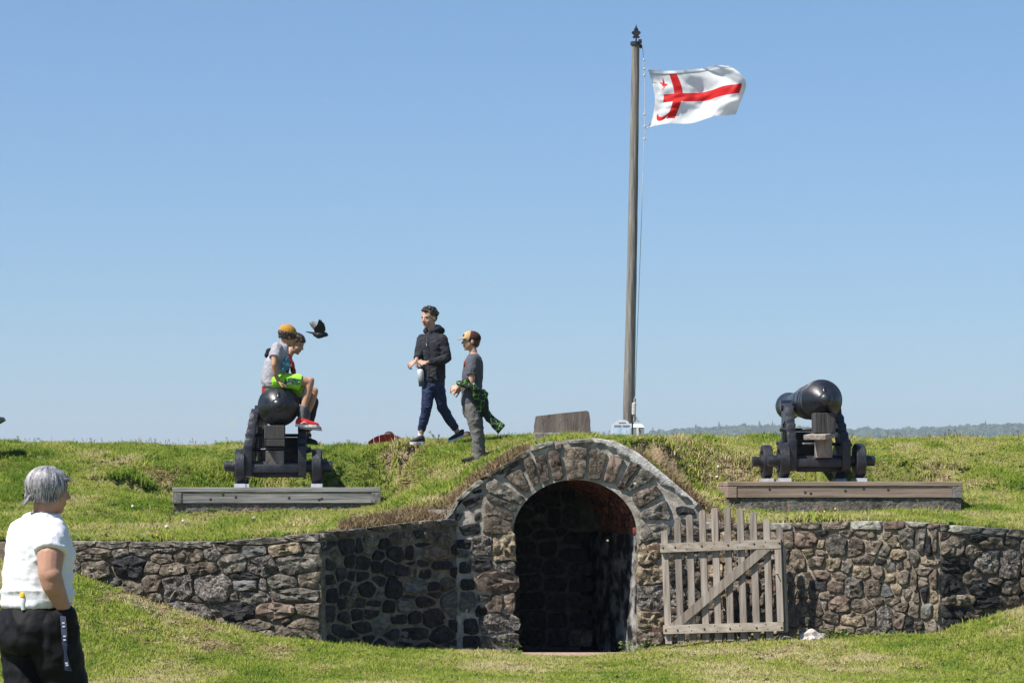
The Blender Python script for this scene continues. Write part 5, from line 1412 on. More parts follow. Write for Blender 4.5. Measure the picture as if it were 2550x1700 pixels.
for (px, py, lb) in [(343, 1300, 'lone yellow dandelion between the woman and the left platform'), (390, 1347, 'yellow dandelion right behind the top of the left wall near the woman'), (716, 1315, 'leftmost of three yellow dandelions below the left platform'), (732, 1320, 'middle one of three yellow dandelions below the left platform'), (760, 1317, 'rightmost of three yellow dandelions below the left platform'),
        (15, 1305, 'upper of two yellow dandelions behind the woman\'s shoulder'), (18, 1337, 'lower of two yellow dandelions behind the woman\'s shoulder'), (1960, 1103, 'yellow dandelion on the bank just left of the right cannon'), (2053, 1285, 'yellow dandelion under the left end of the brown platform'), (2175, 1277, 'left one of two close yellow dandelions under the brown platform\'s middle'), (2184, 1276, 'right one of two close yellow dandelions under the brown platform\'s middle'),
        (2080, 1278, 'higher yellow dandelion under the left third of the brown platform'), (2092, 1290, 'lower yellow dandelion under the left third of the brown platform'), (70, 1195, 'yellow dandelion on the bank beside the woman\'s silver hair'), (2205, 1140, 'yellow dandelion on the bank right of the right cannon'), (1800, 1108, 'left one of two yellow dandelions between flagpole and right cannon'), (1812, 1112, 'right one of two yellow dandelions between flagpole and right cannon')]:
    flower(px, py, False, False, lb)
for (px, py, lb) in [(456, 1313, 'white dandelion seed head below the left end of the grey platform'), (415, 1327, 'white dandelion seed head near the wall between woman and grey platform'), (631, 1306, 'white dandelion seed head below the middle of the grey platform'), (2103, 1246, 'right one of two dandelion seed heads against the brown platform\'s concrete'), (1995, 1263, 'white dandelion seed head below the brown platform beside the gate'), (1786, 1200, 'lower dandelion seed head left of the brown platform'), (1788, 1175, 'upper dandelion seed head left of the brown platform'), (330, 1275, 'white dandelion seed head on the bank left of the grey platform'), (2200, 1268, 'white dandelion seed head below the middle of the brown platform')]:
    flower(px, py, False, True, lb, .075)
M_WEED = mat('weed_leaf', (0.12, 0.20, 0.03), (0.22, 0.30, 0.07), scale=30, rough=0.7, transl=0.3, rnd=0.2)
def weed(px, py, n, r, h, label, seed):
    rr = random.Random(seed)
    g = ground_hit(px, py, True)
    e = empty('weed', g, 0, label, 'weed', 'leafy weeds along the foot of the walls')
    m = MB(); fs = MB()
    for k in range(n):
        a = rr.uniform(0, 6.28); d = r * math.sqrt(rr.random()); z = h * rr.uniform(.15, 1)
        p = Vector((d * math.cos(a), d * .5 * math.sin(a), z)); L_ = rr.uniform(.018, .036)
        Rr = Matrix.Rotation(rr.uniform(0, 6.28), 3, 'Z') @ Matrix.Rotation(rr.uniform(-.6, .9), 3, 'X')
        q = [Rr @ Vector(v) for v in ((0, 0, 0), (L_ * .5, L_ * .45, .004), (L_ * .35, L_, 0), (0, L_ * 1.25, -.004), (-L_ * .35, L_, 0), (-L_ * .5, L_ * .45, .004))]
        m.add([p + v for v in q], [(0, 1, 2, 3), (0, 3, 4, 5)])
        if k % 3 == 0: fs.tube([(p.x * .4, p.y * .4, -.01), p], .002, 4)
    m.build('leaves', M_WEED, e, False); fs.build('stems', M_STEM, e, False)
for i, (px, py, n, r, h, lb) in enumerate([(1272, 1632, 40, .12, .14, 'leafy weed at the left foot of the doorway'), (1575, 1625, 60, .17, .12, 'spreading leafy weed at the right foot of the doorway'), (1300, 1636, 18, .10, .05, 'low weed just left of the doorway threshold'), (1640, 1606, 18, .08, .06, 'low weed under the hinge side of the gate'),
        (1835, 1598, 30, .10, .16, 'upright weed behind the gate pickets'), (1880, 1596, 22, .09, .12, 'upright weed near the free end of the gate'), (2075, 1592, 55, .16, .11, 'leafy weed right of the pale pointed stone'), (2140, 1592, 70, .22, .07, 'low spreading weed under the middle of the right wall'), (2230, 1592, 60, .2, .06, 'low weed patch left of the right wall corner'),
        (370, 1530, 50, .16, .10, 'leafy weed on the worn slope left of the dark wall'), (260, 1470, 40, .15, .06, 'low weed near the woman on the worn slope')]):
    weed(px, py, n, r, h, lb, 900 + i)
# broad leaved rosettes and straw litter mixed into the turf
M_BROAD = tint_material('broad_leaf', [(0, (0.05, 0.11, 0.02)), (0.5, (0.10, 0.18, 0.035)), (1, (0.19, 0.25, 0.07))], 0.2, 0.6, 0.2, 0.5)
def rosette(seed):
    r = random.Random(seed); v = []; f = []
    for i in range(9):
        a = 2 * math.pi * i / 9 + r.uniform(-.3, .3); L_ = r.uniform(.035, .07); z = r.uniform(.012, .045); w_ = L_ * .28
        c, s_ = math.cos(a), math.sin(a); k = len(v)
        v += [(0, 0, .005), (L_ * .55 * c - w_ * s_, L_ * .55 * s_ + w_ * c, z), (L_ * c, L_ * s_, z * .7), (L_ * .55 * c + w_ * s_, L_ * .55 * s_ - w_ * c, z)]; f.append((k, k + 1, k + 2, k + 3))
    me = bpy.data.meshes.new('rosette'); me.from_pydata(v, [], f); me.materials.append(M_BROAD); return me
C_ROS = proto_collection('rosette', [rosette(600 + k) for k in range(5)])
for nm, n, yr, low, lb in (('bank_weeds', 5600, (29, 40.5), False, 'broad leaved weeds mixed through the grass of the bank'), ('lawn_weeds', 3000, (19, 30.5), True, 'broad leaved weeds mixed through the mown lawn')):
    X, Y, d = make_points(n, (-7.6, 7.6), yr, low)
    cl_ = fbm(X * 1.6 + 3, Y * 1.3 + 44, 3); k = RNG.random(len(X)) < sstep(0.42, 0.62, cl_); X, Y = X[k], Y[k]; m_ = len(X); s_ = RNG.uniform(.5, 1.25, m_) * (0.7 if low else 1.0)
    scatter(nm, np.stack([X, Y, (zlow if low else zup)(X, Y) + .01], -1), np.stack([RNG.normal(0, .25, m_), RNG.normal(0, .25, m_), RNG.uniform(0, 6.28, m_)], -1), np.stack([s_, s_, s_], -1), RNG.random(m_), RNG.integers(0, 5, m_), C_ROS, 'stuff', lb, 'weeds')
def litter(seed):
    r = random.Random(seed); v = []; f = []
    for i in range(10):
        a = r.uniform(0, 6.28); L_ = r.uniform(.03, .09); x, y = r.uniform(-.06, .06), r.uniform(-.06, .06); c, s_ = math.cos(a), math.sin(a); w_ = .0035; z = r.uniform(.004, .016); k = len(v)
        v += [(x - w_ * s_, y + w_ * c, z), (x + w_ * s_, y - w_ * c, z), (x + L_ * c + w_ * s_, y + L_ * s_ - w_ * c, z + r.uniform(0, .02)), (x + L_ * c - w_ * s_, y + L_ * s_ + w_ * c, z + r.uniform(0, .02))]; f.append((k, k + 1, k + 2, k + 3))
    me = bpy.data.meshes.new('litter'); me.from_pydata(v, [], f); me.materials.append(M_DRY); return me
C_LIT = proto_collection('litter', [litter(700 + k) for k in range(4)])
for nm, n, yr, low, lb in (('bank_litter', 66000, (29, 40.5), False, 'dry straw lying on the worn earth of the bank'), ('lawn_litter', 40000, (19, 30.5), True, 'dry straw lying on the worn slope of the lawn')):
    X = RNG.uniform(-7.6, 7.6, n); Y = RNG.uniform(*yr, n); ok = (Y < Yw(X) - .05) if low else (Y > Yw(X) + .2)
    if not low:
        for p in PLAT:
            u, v = plat_uv(p, X, Y); ok &= ~((np.abs(u) < p['w'] / 2 + .05) & (v > -.05) & (v < p['d'] + .05))
    else: ok &= ~((np.abs(X - 0.7) < 0.7) & (Y > 29.8))
    X, Y = X[ok], Y[ok]; k = RNG.random(len(X)) < 0.12 + dirt(X, Y, low); X, Y = X[k], Y[k]; m_ = len(X); s_ = RNG.uniform(.5, 1.2, m_)
    scatter(nm, np.stack([X, Y, (zlow if low else zup)(X, Y)], -1), np.stack([RNG.normal(0, .15, m_), RNG.normal(0, .15, m_), RNG.uniform(0, 6.28, m_)], -1), np.stack([s_, s_, s_], -1), RNG.random(m_), RNG.integers(0, 4, m_), C_LIT, 'stuff', lb, 'straw')
# ------------------------------------------------------------------ people
class Fig:
    """closed shapes that are fused into one continuous skin"""
    def __init__(s): s.m = MB()
    def limb(s, a, b, ra, rb, cap0=True, cap1=True, seg=14):
        a, b = Vector(a), Vector(b)
        s.m.tube([a, b], [ra, rb], seg)
        if cap0: s.m.ball(a, ra, None, 12, 8)
        if cap1: s.m.ball(b, rb, None, 12, 8)
    def chain(s, pr, cap0=True, cap1=True, seg=14):
        for i in range(len(pr) - 1):
            s.limb(pr[i][0], pr[i + 1][0], pr[i][1], pr[i + 1][1], cap0 if i == 0 else True, cap1 if i == len(pr) - 2 else True, seg)
    def ell(s, c, r, R=None): s.m.ball(c, r, R, 18, 12)
    def loft(s, secs, seg=22):
        v = []; f = []
        for (c, w, d) in secs:
            c, w, d = Vector(c), Vector(w), Vector(d)
            for k in range(seg):
                a = 2 * math.pi * k / seg
                ca, sa = math.cos(a), math.sin(a)
                ca = math.copysign(abs(ca) ** 0.85, ca); sa = math.copysign(abs(sa) ** 0.85, sa)
                v.append(c + w * ca + d * sa)
        n = len(secs)
        for i in range(n - 1):
            for k in range(seg):
                k2 = (k + 1) % seg
                f.append((i * seg + k, i * seg + k2, (i + 1) * seg + k2, (i + 1) * seg + k))
        f.append(tuple(reversed(range(seg)))); f.append(tuple((n - 1) * seg + k for k in range(seg)))
        s.m.add(v, f)
    def build(s, name, mt, parent, voxel=0.008, smooth=4, wr=None, cut=None, sf=0.5):
        """wr = list of (amplitude, frequency, (stretch)) creases pushed along the normals"""
        me = s.m.mesh('tmp')
        o = bpy.data.objects.new('tmp', me); COL.objects.link(o)
        r = o.modifiers.new('r', 'REMESH'); r.mode = 'VOXEL'; r.voxel_size = voxel
        if smooth:
            q = o.modifiers.new('s', 'SMOOTH'); q.factor = sf; q.iterations = smooth
        dg = bpy.context.evaluated_depsgraph_get()
        out = bpy.data.meshes.new_from_object(o.evaluated_get(dg))
        bpy.data.objects.remove(o)
        if wr:
            n = len(out.vertices)
            co = np.empty(n * 3); out.vertices.foreach_get('co', co); co = co.reshape(-1, 3)
            no = np.empty(n * 3); out.vertex_normals.foreach_get('vector', no); no = no.reshape(-1, 3)
            dsp = np.zeros(n)
            for wt in wr:
                amp, fr, stv = wt[:3]; wf = wt[3] if len(wt) > 3 else None
                sv = Vector(stv)
                for i in range(n):
                    p = Vector((co[i, 0] * fr * sv.x, co[i, 1] * fr * sv.y, co[i, 2] * fr * sv.z))
                    x = mnoise.noise(p + Vector((3.3, 1.7, amp * 900)))
                    dsp[i] += amp * (1 - 2.2 * abs(x)) * (wf(co[i]) if wf else 1.0)      # ridged: folds with soft valleys
            co = co + no * dsp[:, None]
            out.vertices.foreach_set('co', co.ravel())
        out.materials.clear()
        return link(name, out, mt, parent, True, True)

class Head:
    """local frame: x = the person's right, y = forward, z = up; unit = head height"""
    def __init__(s, c, f, h, pitch=0.0, roll=0.0):
        f = Vector((f[0], f[1], 0)).normalized(); sd = Vector((f.y, -f.x, 0))
        R = Matrix((sd, f, Vector((0, 0, 1)))).transposed()
        s.R = R @ Matrix.Rotation(pitch, 3, 'X') @ Matrix.Rotation(roll, 3, 'Y')
        s.c = Vector(c); s.h = h
    def pt(s, x, y, z): return s.c + s.R @ (Vector((x, y, z)) * s.h)
    def ell(s, fig, c, r): fig.ell(s.pt(*c), tuple(k * s.h for k in r), s.R)
    def skull(s, fig, neck, nr=0.2):
        h = s.h
        s.ell(fig, (0, -0.07, 0.13), (0.325, 0.41, 0.35))
        s.ell(fig, (0, 0.10, -0.13), (0.255, 0.265, 0.33))
        s.ell(fig, (0, 0.19, -0.05), (0.225, 0.17, 0.24))
        s.ell(fig, (0, 0.245, -0.385), (0.10, 0.085, 0.075))
        s.ell(fig, (0, 0.29, 0.085), (0.20, 0.075, 0.045))
        fig.limb(s.pt(0, 0.345, 0.05), s.pt(0, 0.425, -0.105), 0.032 * h, 0.05 * h)
        s.ell(fig, (-0.05, 0.375, -0.125), (0.035, 0.045, 0.03)); s.ell(fig, (0.05, 0.375, -0.125), (0.035, 0.045, 0.03))
        s.ell(fig, (0, 0.325, -0.225), (0.085, 0.05, 0.04)); s.ell(fig, (0, 0.315, -0.275), (0.075, 0.045, 0.03))
        for k in (-1, 1):
            s.ell(fig, (k * 0.315, -0.05, -0.03), (0.045, 0.085, 0.125))
            s.ell(fig, (k * 0.15, 0.22, -0.12), (0.09, 0.10, 0.11))
        fig.limb(s.pt(0, -0.08, -0.15), neck, nr * h * 0.95, nr * h * 1.1)
    def features(s, parent, brow=None):
        m = MB()
        for k in (-1, 1): m.ball(s.pt(k * 0.125, 0.312, 0.015), (0.048 * s.h, 0.028 * s.h, 0.022 * s.h), s.R, 10, 7)
        m.build('eyes', M_EYE, parent, True, True)
        m = MB(); m.ball(s.pt(0, 0.352, -0.235), (0.075 * s.h, 0.03 * s.h, 0.016 * s.h), s.R, 10, 7); m.ball(s.pt(0, 0.345, -0.268), (0.065 * s.h, 0.028 * s.h, 0.018 * s.h), s.R, 10, 7)
        m.build('lips', M_LIP, parent, True, True)
        m = MB()
        for k in (-1, 1): m.tube([s.pt(k * 0.06, 0.352, 0.085), s.pt(k * 0.13, 0.345, 0.105), s.pt(k * 0.205, 0.295, 0.085)], [0.012 * s.h, 0.017 * s.h, 0.008 * s.h], 6)
        m.build('eyebrows', brow or M_HAIRD, parent, True, True)
    def strands(s, fig, n, th_end, r=0.035, rx=(0.355, 0.445, 0.385), drop=None, jit=0.05, seed=1, cz=0.13, cy=-0.07, th0=6):
        """locks combed from the crown over the skull; th_end(phi) in degrees, phi = 0 at the front"""
        rr = random.Random(seed)
        for i in range(n):
            phi = 2 * math.pi * (i + rr.uniform(-.3, .3)) / n
            te = th_end(phi) * rr.uniform(0.93, 1.05)
            pts = []
            k0 = 7
            ph = phi
            for k in range(k0 + 1):
                th = math.radians(th0 + (te - th0) * k / k0)
                g = 1 + rr.uniform(-jit, jit) * (0.3 + k / k0)
                ph += rr.uniform(-.05, .05)
                pts.append(s.pt(rx[0] * g * math.sin(th) * math.sin(ph), cy + rx[1] * g * math.sin(th) * math.cos(ph), cz + rx[2] * g * math.cos(th)))
            if drop:
                d = drop(phi)
                if d:
                    pts.append(pts[-1] + s.R @ (Vector((math.sin(phi) * d[1], math.cos(phi) * d[1], -d[0] * rr.uniform(.8, 1.1))) * s.h))
            rads = [r * s.h * (0.75 + 0.35 * math.sin(math.pi * k / (len(pts) - 1))) for k in range(len(pts))]
            rads[-1] = r * s.h * 0.35
            for k in range(len(pts) - 1): fig.limb(pts[k], pts[k + 1], rads[k], rads[k + 1], seg=8)

def hand(fig, wrist, d, n, L_=0.17, curl=0.5, side=1, spread=0.06, thumb=0.7, rw=0.024):
    """d along the hand, n out of the back of the hand, side = +1 when the thumb lies towards n x d"""
    d = Vector(d).normalized(); n = Vector(n); n = (n - d * n.dot(d)).normalized(); w_ = n.cross(d).normalized()
    wrist = Vector(wrist)
    pl_ = 0.48 * L_; hw = 0.22 * L_
    for k in range(4):
        t = (k - 1.5) / 1.5
        fig.limb(wrist + w_ * t * hw * 0.55, wrist + d * pl_ + w_ * t * hw, 0.012, 0.0105, seg=8)
    fig.ell(wrist + d * pl_ * 0.5, (0.011 + hw * 0.0, 0.011, 0.011))
    ln = [0.40, 0.47, 0.43, 0.33]
    for k in range(4):
        kk = k if side > 0 else 3 - k
        t = (1.5 - k) / 1.5
        p = wrist + d * pl_ + w_ * t * hw * side
        dd = (d + w_ * side * t * spread).normalized(); q = p
        r = 0.0085
        for sg in range(3):
            ang = curl * (0.75 + 0.25 * sg) * (1 + 0.08 * k)
            dd = (Matrix.Rotation(-ang, 3, n.cross(dd)) @ dd) if False else (dd * math.cos(ang) - n * math.sin(ang)).normalized() if sg == 0 else dd
            if sg > 0:
                ax = dd.cross(n) if abs(dd.dot(n)) < 0.99 else w_
                ax = w_
                dd = (Matrix.Rotation(ang, 3, w_) @ dd)
            e = q + dd * ln[k] * L_ * (0.45, 0.30, 0.25)[sg]
            fig.limb(q, e, r, r * 0.92, seg=8); q = e; r *= 0.92
    tb = wrist + d * 0.13 * L_ + w_ * side * hw * 0.8
    td = (d * 0.75 + w_ * side * thumb - n * 0.35).normalized()
    q = tb
    for sg, l in enumerate((0.26, 0.20, 0.15)):
        e = q + td * l * L_; fig.limb(q, e, 0.0115 - 0.001 * sg, 0.0105 - 0.0012 * sg, seg=8); q = e
        td = (td + d * 0.25).normalized()

def shoe(fig, heel, toe, up, h=0.085, w_=0.042):
    heel, toe, up = Vector(heel), Vector(toe), Vector(up).normalized()
    d = (toe - heel); L_ = d.length; d.normalize(); sd = d.cross(up).normalized()
    secs = []
    for t, ww, hh in ((-0.02, .65, .55), (0.06, .85, .95), (0.25, .85, 1.0), (0.42, .88, .85), (0.6, 1.0, .66), (0.8, 1.02, .52), (0.93, .85, .42), (1.0, .5, .28)):
        secs.append((heel + d * L_ * t + up * h * hh * 0.5, sd * w_ * ww, up * h * hh * 0.5))
    fig.loft(secs, 16)
def sole(parent, heel, toe, up, m_, w_=0.046, t_=0.028):
    heel, toe, up = Vector(heel), Vector(toe), Vector(up).normalized()
    d = (toe - heel); L_ = d.length; d.normalize(); sd = d.cross(up).normalized()
    poly = [(-0.03, -.5), (-.03, .5), (0.2, .85), (.45, .8), (.7, 1.0), (.9, .85), (1.03, .3), (1.03, -.3), (.9, -.85), (.7, -1.0), (.45, -.8), (.2, -.85)]
    m = MB(); m.prism([(p[0] * L_, p[1] * w_) for p in poly], heel, d, sd, up, -0.004, t_); return m.build('sole', m_, parent)

def fabric(name, c1, c2=None, rough=0.9, sc=9, bump=0.25, **kw):
    return mat(name, c1, c2 or tuple(k * 1.15 for k in c1), scale=sc, rough=rough, spec=0.15, bump=bump, bscale=38, bdist=0.012, bdetail=3, **kw)
def skinm(name, c):
    m = mat(name, tuple(k * 0.86 for k in c), tuple(min(1, k * 1.1) for k in c), scale=10, rough=0.55, spec=0.35, bump=0.08, bscale=120, bdist=0.003)
    b = m.node_tree.nodes['Principled BSDF']; b.inputs['Subsurface Weight'].default_value = 0.12; b.inputs['Subsurface Radius'].default_value = (0.02, 0.008, 0.004)
    return m
M_SKIN = skinm('fair_skin', (0.50, 0.29, 0.20)); M_SKINT = skinm('tanned_skin', (0.44, 0.245, 0.155)); M_SKINW = skinm('weathered_skin', (0.42, 0.225, 0.155))
M_EYE = mat('eye', (0.02, 0.014, 0.012), rough=0.3); M_LIP = mat('lips', (0.36, 0.13, 0.11), rough=0.5)
M_HAIRD = mat('dark_brown_hair', (0.010, 0.007, 0.005), (0.055, 0.035, 0.022), scale=14, rough=0.45, spec=0.5, bump=0.8, bscale=45, bdist=0.01, stretch=(3, 3, 0.5))
M_HAIRB = mat('brown_hair', (0.02, 0.012, 0.008), (0.10, 0.062, 0.04), scale=14, rough=0.5, spec=0.4, bump=0.8, bscale=45, bdist=0.01, stretch=(3, 3, 0.5))
M_HAIRG = mat('silver_hair', (0.06, 0.056, 0.064), (0.42, 0.405, 0.41), scale=7, detail=6, rough=0.42, spec=0.5, bump=0.6, bscale=20, bdist=0.01, stretch=(5, 5, 0.45), ramp=(0.36, 0.64))
SK = 0.0055

def person(px, py, D, label):
    b = P(px, py, D)
    return empty('person', b, 0, label, 'person')

# ---- teenager walking in a dark hooded jacket
def teen():
    D = 36.3
    J = lambda x, y, d=0.0: P(x, y, D + d)
    e = person(1060, 1102, D, 'teenager in dark hooded jacket and navy trackpants walking with a bottle')
    f = Vector((-0.62, -0.78, 0)).normalized(); s = Vector((f.y, -f.x, 0)); U = Vector((0, 0, 1))   # s points to his right (image left)
    b = Fig(); hd = Head(J(1067.5, 792), (-0.62, -0.78), 0.268, -0.12)
    hd.skull(b, J(1075, 828, .02), 0.235)
    tor = [(J(1079, 952), s * .13, f * .09), (J(1078, 920), s * .125, f * .085), (J(1078, 880), s * .145, f * .095), (J(1078, 850), s * .15, f * .09), (J(1077, 832), s * .07, f * .06)]
    b.loft(tor)
    RS, LS = J(1052, 845, .06), J(1101, 846, -.08)
    RE, LE = J(1043, 884, -.02), J(1112, 892, -.12); RW, LW = J(1036, 897, -.14), J(1062, 903, -.26)
    b.chain([(RS, .045), (RE, .034), (RW, .024)]); b.chain([(LS, .045), (LE, .034), (LW, .024)])
    hand(b, RW + Vector((-.01, 0, -.005)), Vector((-.75, -.1, -.65)), Vector((-.5, -.6, .6)), .165, .55, -1)
    hand(b, LW + Vector((-.012, 0, 0)), Vector((-1, -.05, -.12)), Vector((0, -.75, .65)), .165, .45, -1)
    FH, RH = J(1069, 950, .03), J(1090, 950, -.03)
    FK, FA = J(1063, 1012, -.06), J(1048, 1080, .0); RK, RA = J(1100, 1012, .04), J(1138, 1074, .18)
    b.chain([(FH, .07), (FK, .05), (FA, .036)]); b.chain([(RH, .07), (RK, .05), (RA, .036)])
    b.build('body', M_SKIN, e, SK, 3)
    hd.features(e)
    h = Fig()
    rr = random.Random(5)
    hd.ell(h, (0, -.10, .17), (.345, .41, .345)); hd.ell(h, (0, -.20, .02), (.325, .28, .27))
    for i in range(150):                                     # loose curls
        a = rr.uniform(0, 6.283); t = rr.uniform(0, 1) ** .6 * 1.75
        if math.cos(a) > 0.35 and t > 1.02: continue
        if t > 1.35 and math.cos(a) > -0.35: continue
        x, y, z = .35 * math.sin(t) * math.sin(a), -.08 + .43 * math.sin(t) * math.cos(a), .16 + .37 * math.cos(t)
        k = rr.uniform(.95, 1.13); r = rr.uniform(.035, .075)
        hd.ell(h, (x * k, -.08 + (y + .08) * k, .16 + (z - .16) * k), (r, r, r * .8))
    for i in range(26):
        a = rr.uniform(0, 6.283); t = rr.uniform(0.1, 1.0)
        p0 = (.34 * math.sin(t) * math.sin(a), -.08 + .42 * math.sin(t) * math.cos(a), .17 + .37 * math.cos(t)); g = rr.uniform(1.12, 1.28)
        h.limb(hd.pt(*p0), hd.pt(p0[0] * g + rr.uniform(-.05, .08), -.08 + (p0[1] + .08) * g, .17 + (p0[2] - .17) * g), .03 * hd.h, .012 * hd.h, seg=6)
    h.build('hair', M_HAIRD, e, .0042, 1)
    # jacket
    c = Fig()
    c.loft([(J(1080, 951), s * .150, f * .112), (J(1080, 944), s * .155, f * .118), (J(1080, 915), s * .152, f * .115), (J(1079, 880), s * .168, f * .122), (J(1078, 856), s * .182, f * .118), (J(1078, 840), s * .150, f * .095), (J(1077, 828), s * .085, f * .075)])
    c.chain([(RS, .066), (J(1046, 865, .02), .060), (RE, .054), (J(1038, 893, -.10), .040)], True, False)
    c.chain([(LS, .070), (J(1107, 870, -.1), .066), (LE, .060), (J(1090, 900, -.2), .052), (J(1068, 902.5, -.25), .038)], True, False)
    jk = c.build('hooded_jacket', M_JACKET, e, .0075, 4, [(.007, 9, (1, 1, 1.6)), (.004, 21, (1, 1, 1.4))])
    hoodf = Fig()
    for k in range(15):                                      # hood collar lying round the neck
        a = math.radians(-150 + 300 * k / 14)
        p = J(1077, 821, .02) - f * math.cos(a) * .085 + s * math.sin(a) * .088 + U * (.030 * math.cos(a) + .004)
        hoodf.ell(p, (.036, .036, .040))
    hoodf.ell(J(1083, 823, .06) - f * .05, (.10, .07, .065))
    hoodf.build('hood', M_JACKET, jk, .007, 4)
    m = MB(); ck = J(1068, 843, -.10); m.tube([J(1063, 830, -.105), J(1062, 870, -.135), J(1062, 900, -.13), J(1063, 940, -.125)], .0035, 6); m.build('zip', M_BLACKI, jk, True, True)
    lg = J(1080.5, 846.5, -.125)
    m = MB(); m.add([lg + Vector((-.014, 0, 0)), lg + Vector((.016, -.004, -.002)), lg + Vector((.001, -.002, .016))], [(0, 1, 2)]); m.build('chest_logo', M_WHITE, jk)
    m = MB(); m.tube([J(1061.5, 855, -.14), J(1062.5, 861, -.14)], .004, 6); m.build('pocket_zip', M_WHITE2, jk)
    c = Fig()
    c.loft([(J(1080, 936), s * .125, f * .095), (J(1080, 950), s * .13, f * .10), (J(1080, 962), s * .125, f * .10), (J(1079, 970), s * .11, f * .085)])
    c.chain([(FH, .085), (J(1066, 980, -.02), .078), (FK, .066), (J(1056, 1045, -.03), .058), (J(1049, 1072, 0), .043)], True, False)
    c.chain([(RH, .085), (J(1095, 980, 0), .076), (RK, .064), (J(1120, 1045, .12), .056), (J(1135, 1067, .17), .043)], True, False)
    c.build('trackpants', M_NAVY, e, .0075, 4, [(.007, 10, (1, 1, 1.2)), (.004, 24, (1.2, 1, 1.2))])
    so = Fig(); so.limb(J(1049, 1071), J(1047.5, 1083), .036, .036); so.limb(J(1136, 1068, .18), J(1140, 1078, .19), .036, .036); so.build('socks', M_WHITE, e, .006, 2)
    for (hl, tw, up) in ((J(1056, 1104, 0), J(1023, 1105, -.08), U), (J(1150, 1087, .2), J(1116, 1100, .12), Vector((.32, 0, 1)))):
        g = Fig(); shoe(g, hl + up * .015, tw + up * .012, up, .10, .044); so_ = g.build('shoe', M_SHOEB, e, .006, 2)
        sole(so_, hl, tw, up, M_SOLE)
    return e, RW, LW
M_WHITE = fabric('white_cotton', (0.74, 0.74, 0.77), (0.82, 0.82, 0.84)); M_WHITE2 = mat('pale_print', (0.6, 0.6, 0.62), rough=0.8)
M_JACKET = fabric('charcoal_fleece', (0.020, 0.021, 0.026), (0.038, 0.039, 0.046)); M_NAVY = fabric('navy_polyester', (0.016, 0.024, 0.060), (0.03, 0.042, 0.095), 0.65)
M_SHOEB = fabric('black_shoe_mesh', (0.022, 0.022, 0.026), (0.05, 0.045, 0.05)); M_SOLE = mat('white_sole', (0.55, 0.56, 0.58), (0.65, 0.65, 0.66), rough=0.7)
te, tRW, tLW = teen()
# his bottle
def grad_mat():
    m = mat('fading_bottle_paint', (0.7, 0.7, 0.72), rough=0.35, spec=0.5)
    t = m.node_tree; N = t.nodes; L = t.links
    g = N.new('ShaderNodeTexCoord'); sp_ = N.new('ShaderNodeSeparateXYZ'); L.new(g.outputs['Generated'], sp_.inputs[0])
    r = N.new('ShaderNodeValToRGB'); r.color_ramp.elements[0].position = .25; r.color_ramp.elements[0].color = (.03, .03, .035, 1); r.color_ramp.elements[1].position = .85; r.color_ramp.elements[1].color = (.72, .72, .76, 1)
    L.new(sp_.outputs[2], r.inputs[0]); L.new(r.outputs[0], N['Principled BSDF'].inputs['Base Color']); return m
DB = 35.98
bb, bt = P(1049.5, 962, DB), P(1046.5, 919, DB)
bot = empty('water_bottle', bb, 0, 'white to black water bottle hanging from the teenager\'s hand', 'bottle')
ax = (bt - bb).normalized(); L_ = (bt - bb).length
m = MB(); m.lathe([(0, .026), (.004, .031), (.012, .033), (L_ * .6, .038), (L_ * .85, .040), (L_ * .95, .036), (L_, .028)], bb, ax, 24); m.build('flask', grad_mat(), bot, True, angle=40)
m = MB(); m.lathe([(0, .027), (.006, .030), (.025, .030), (.032, .024)], bt, ax, 20); m.build('lid', M_BLACKI, bot, True, angle=40)
m = MB(); m.tube([bt + ax * .02 + Vector((-.03, 0, 0)), P(1040, 908, DB), P(1037, 902, DB - .02), P(1045, 906, DB), bt + ax * .02 + Vector((.03, 0, 0))], .006, 8); m.tube([bt + ax * .012 + Vector((.03, 0, 0)), P(1059, 912, DB), P(1058, 920, DB)], .007, 8); m.build('carry_strap', M_BLACKI, bot, True, True)

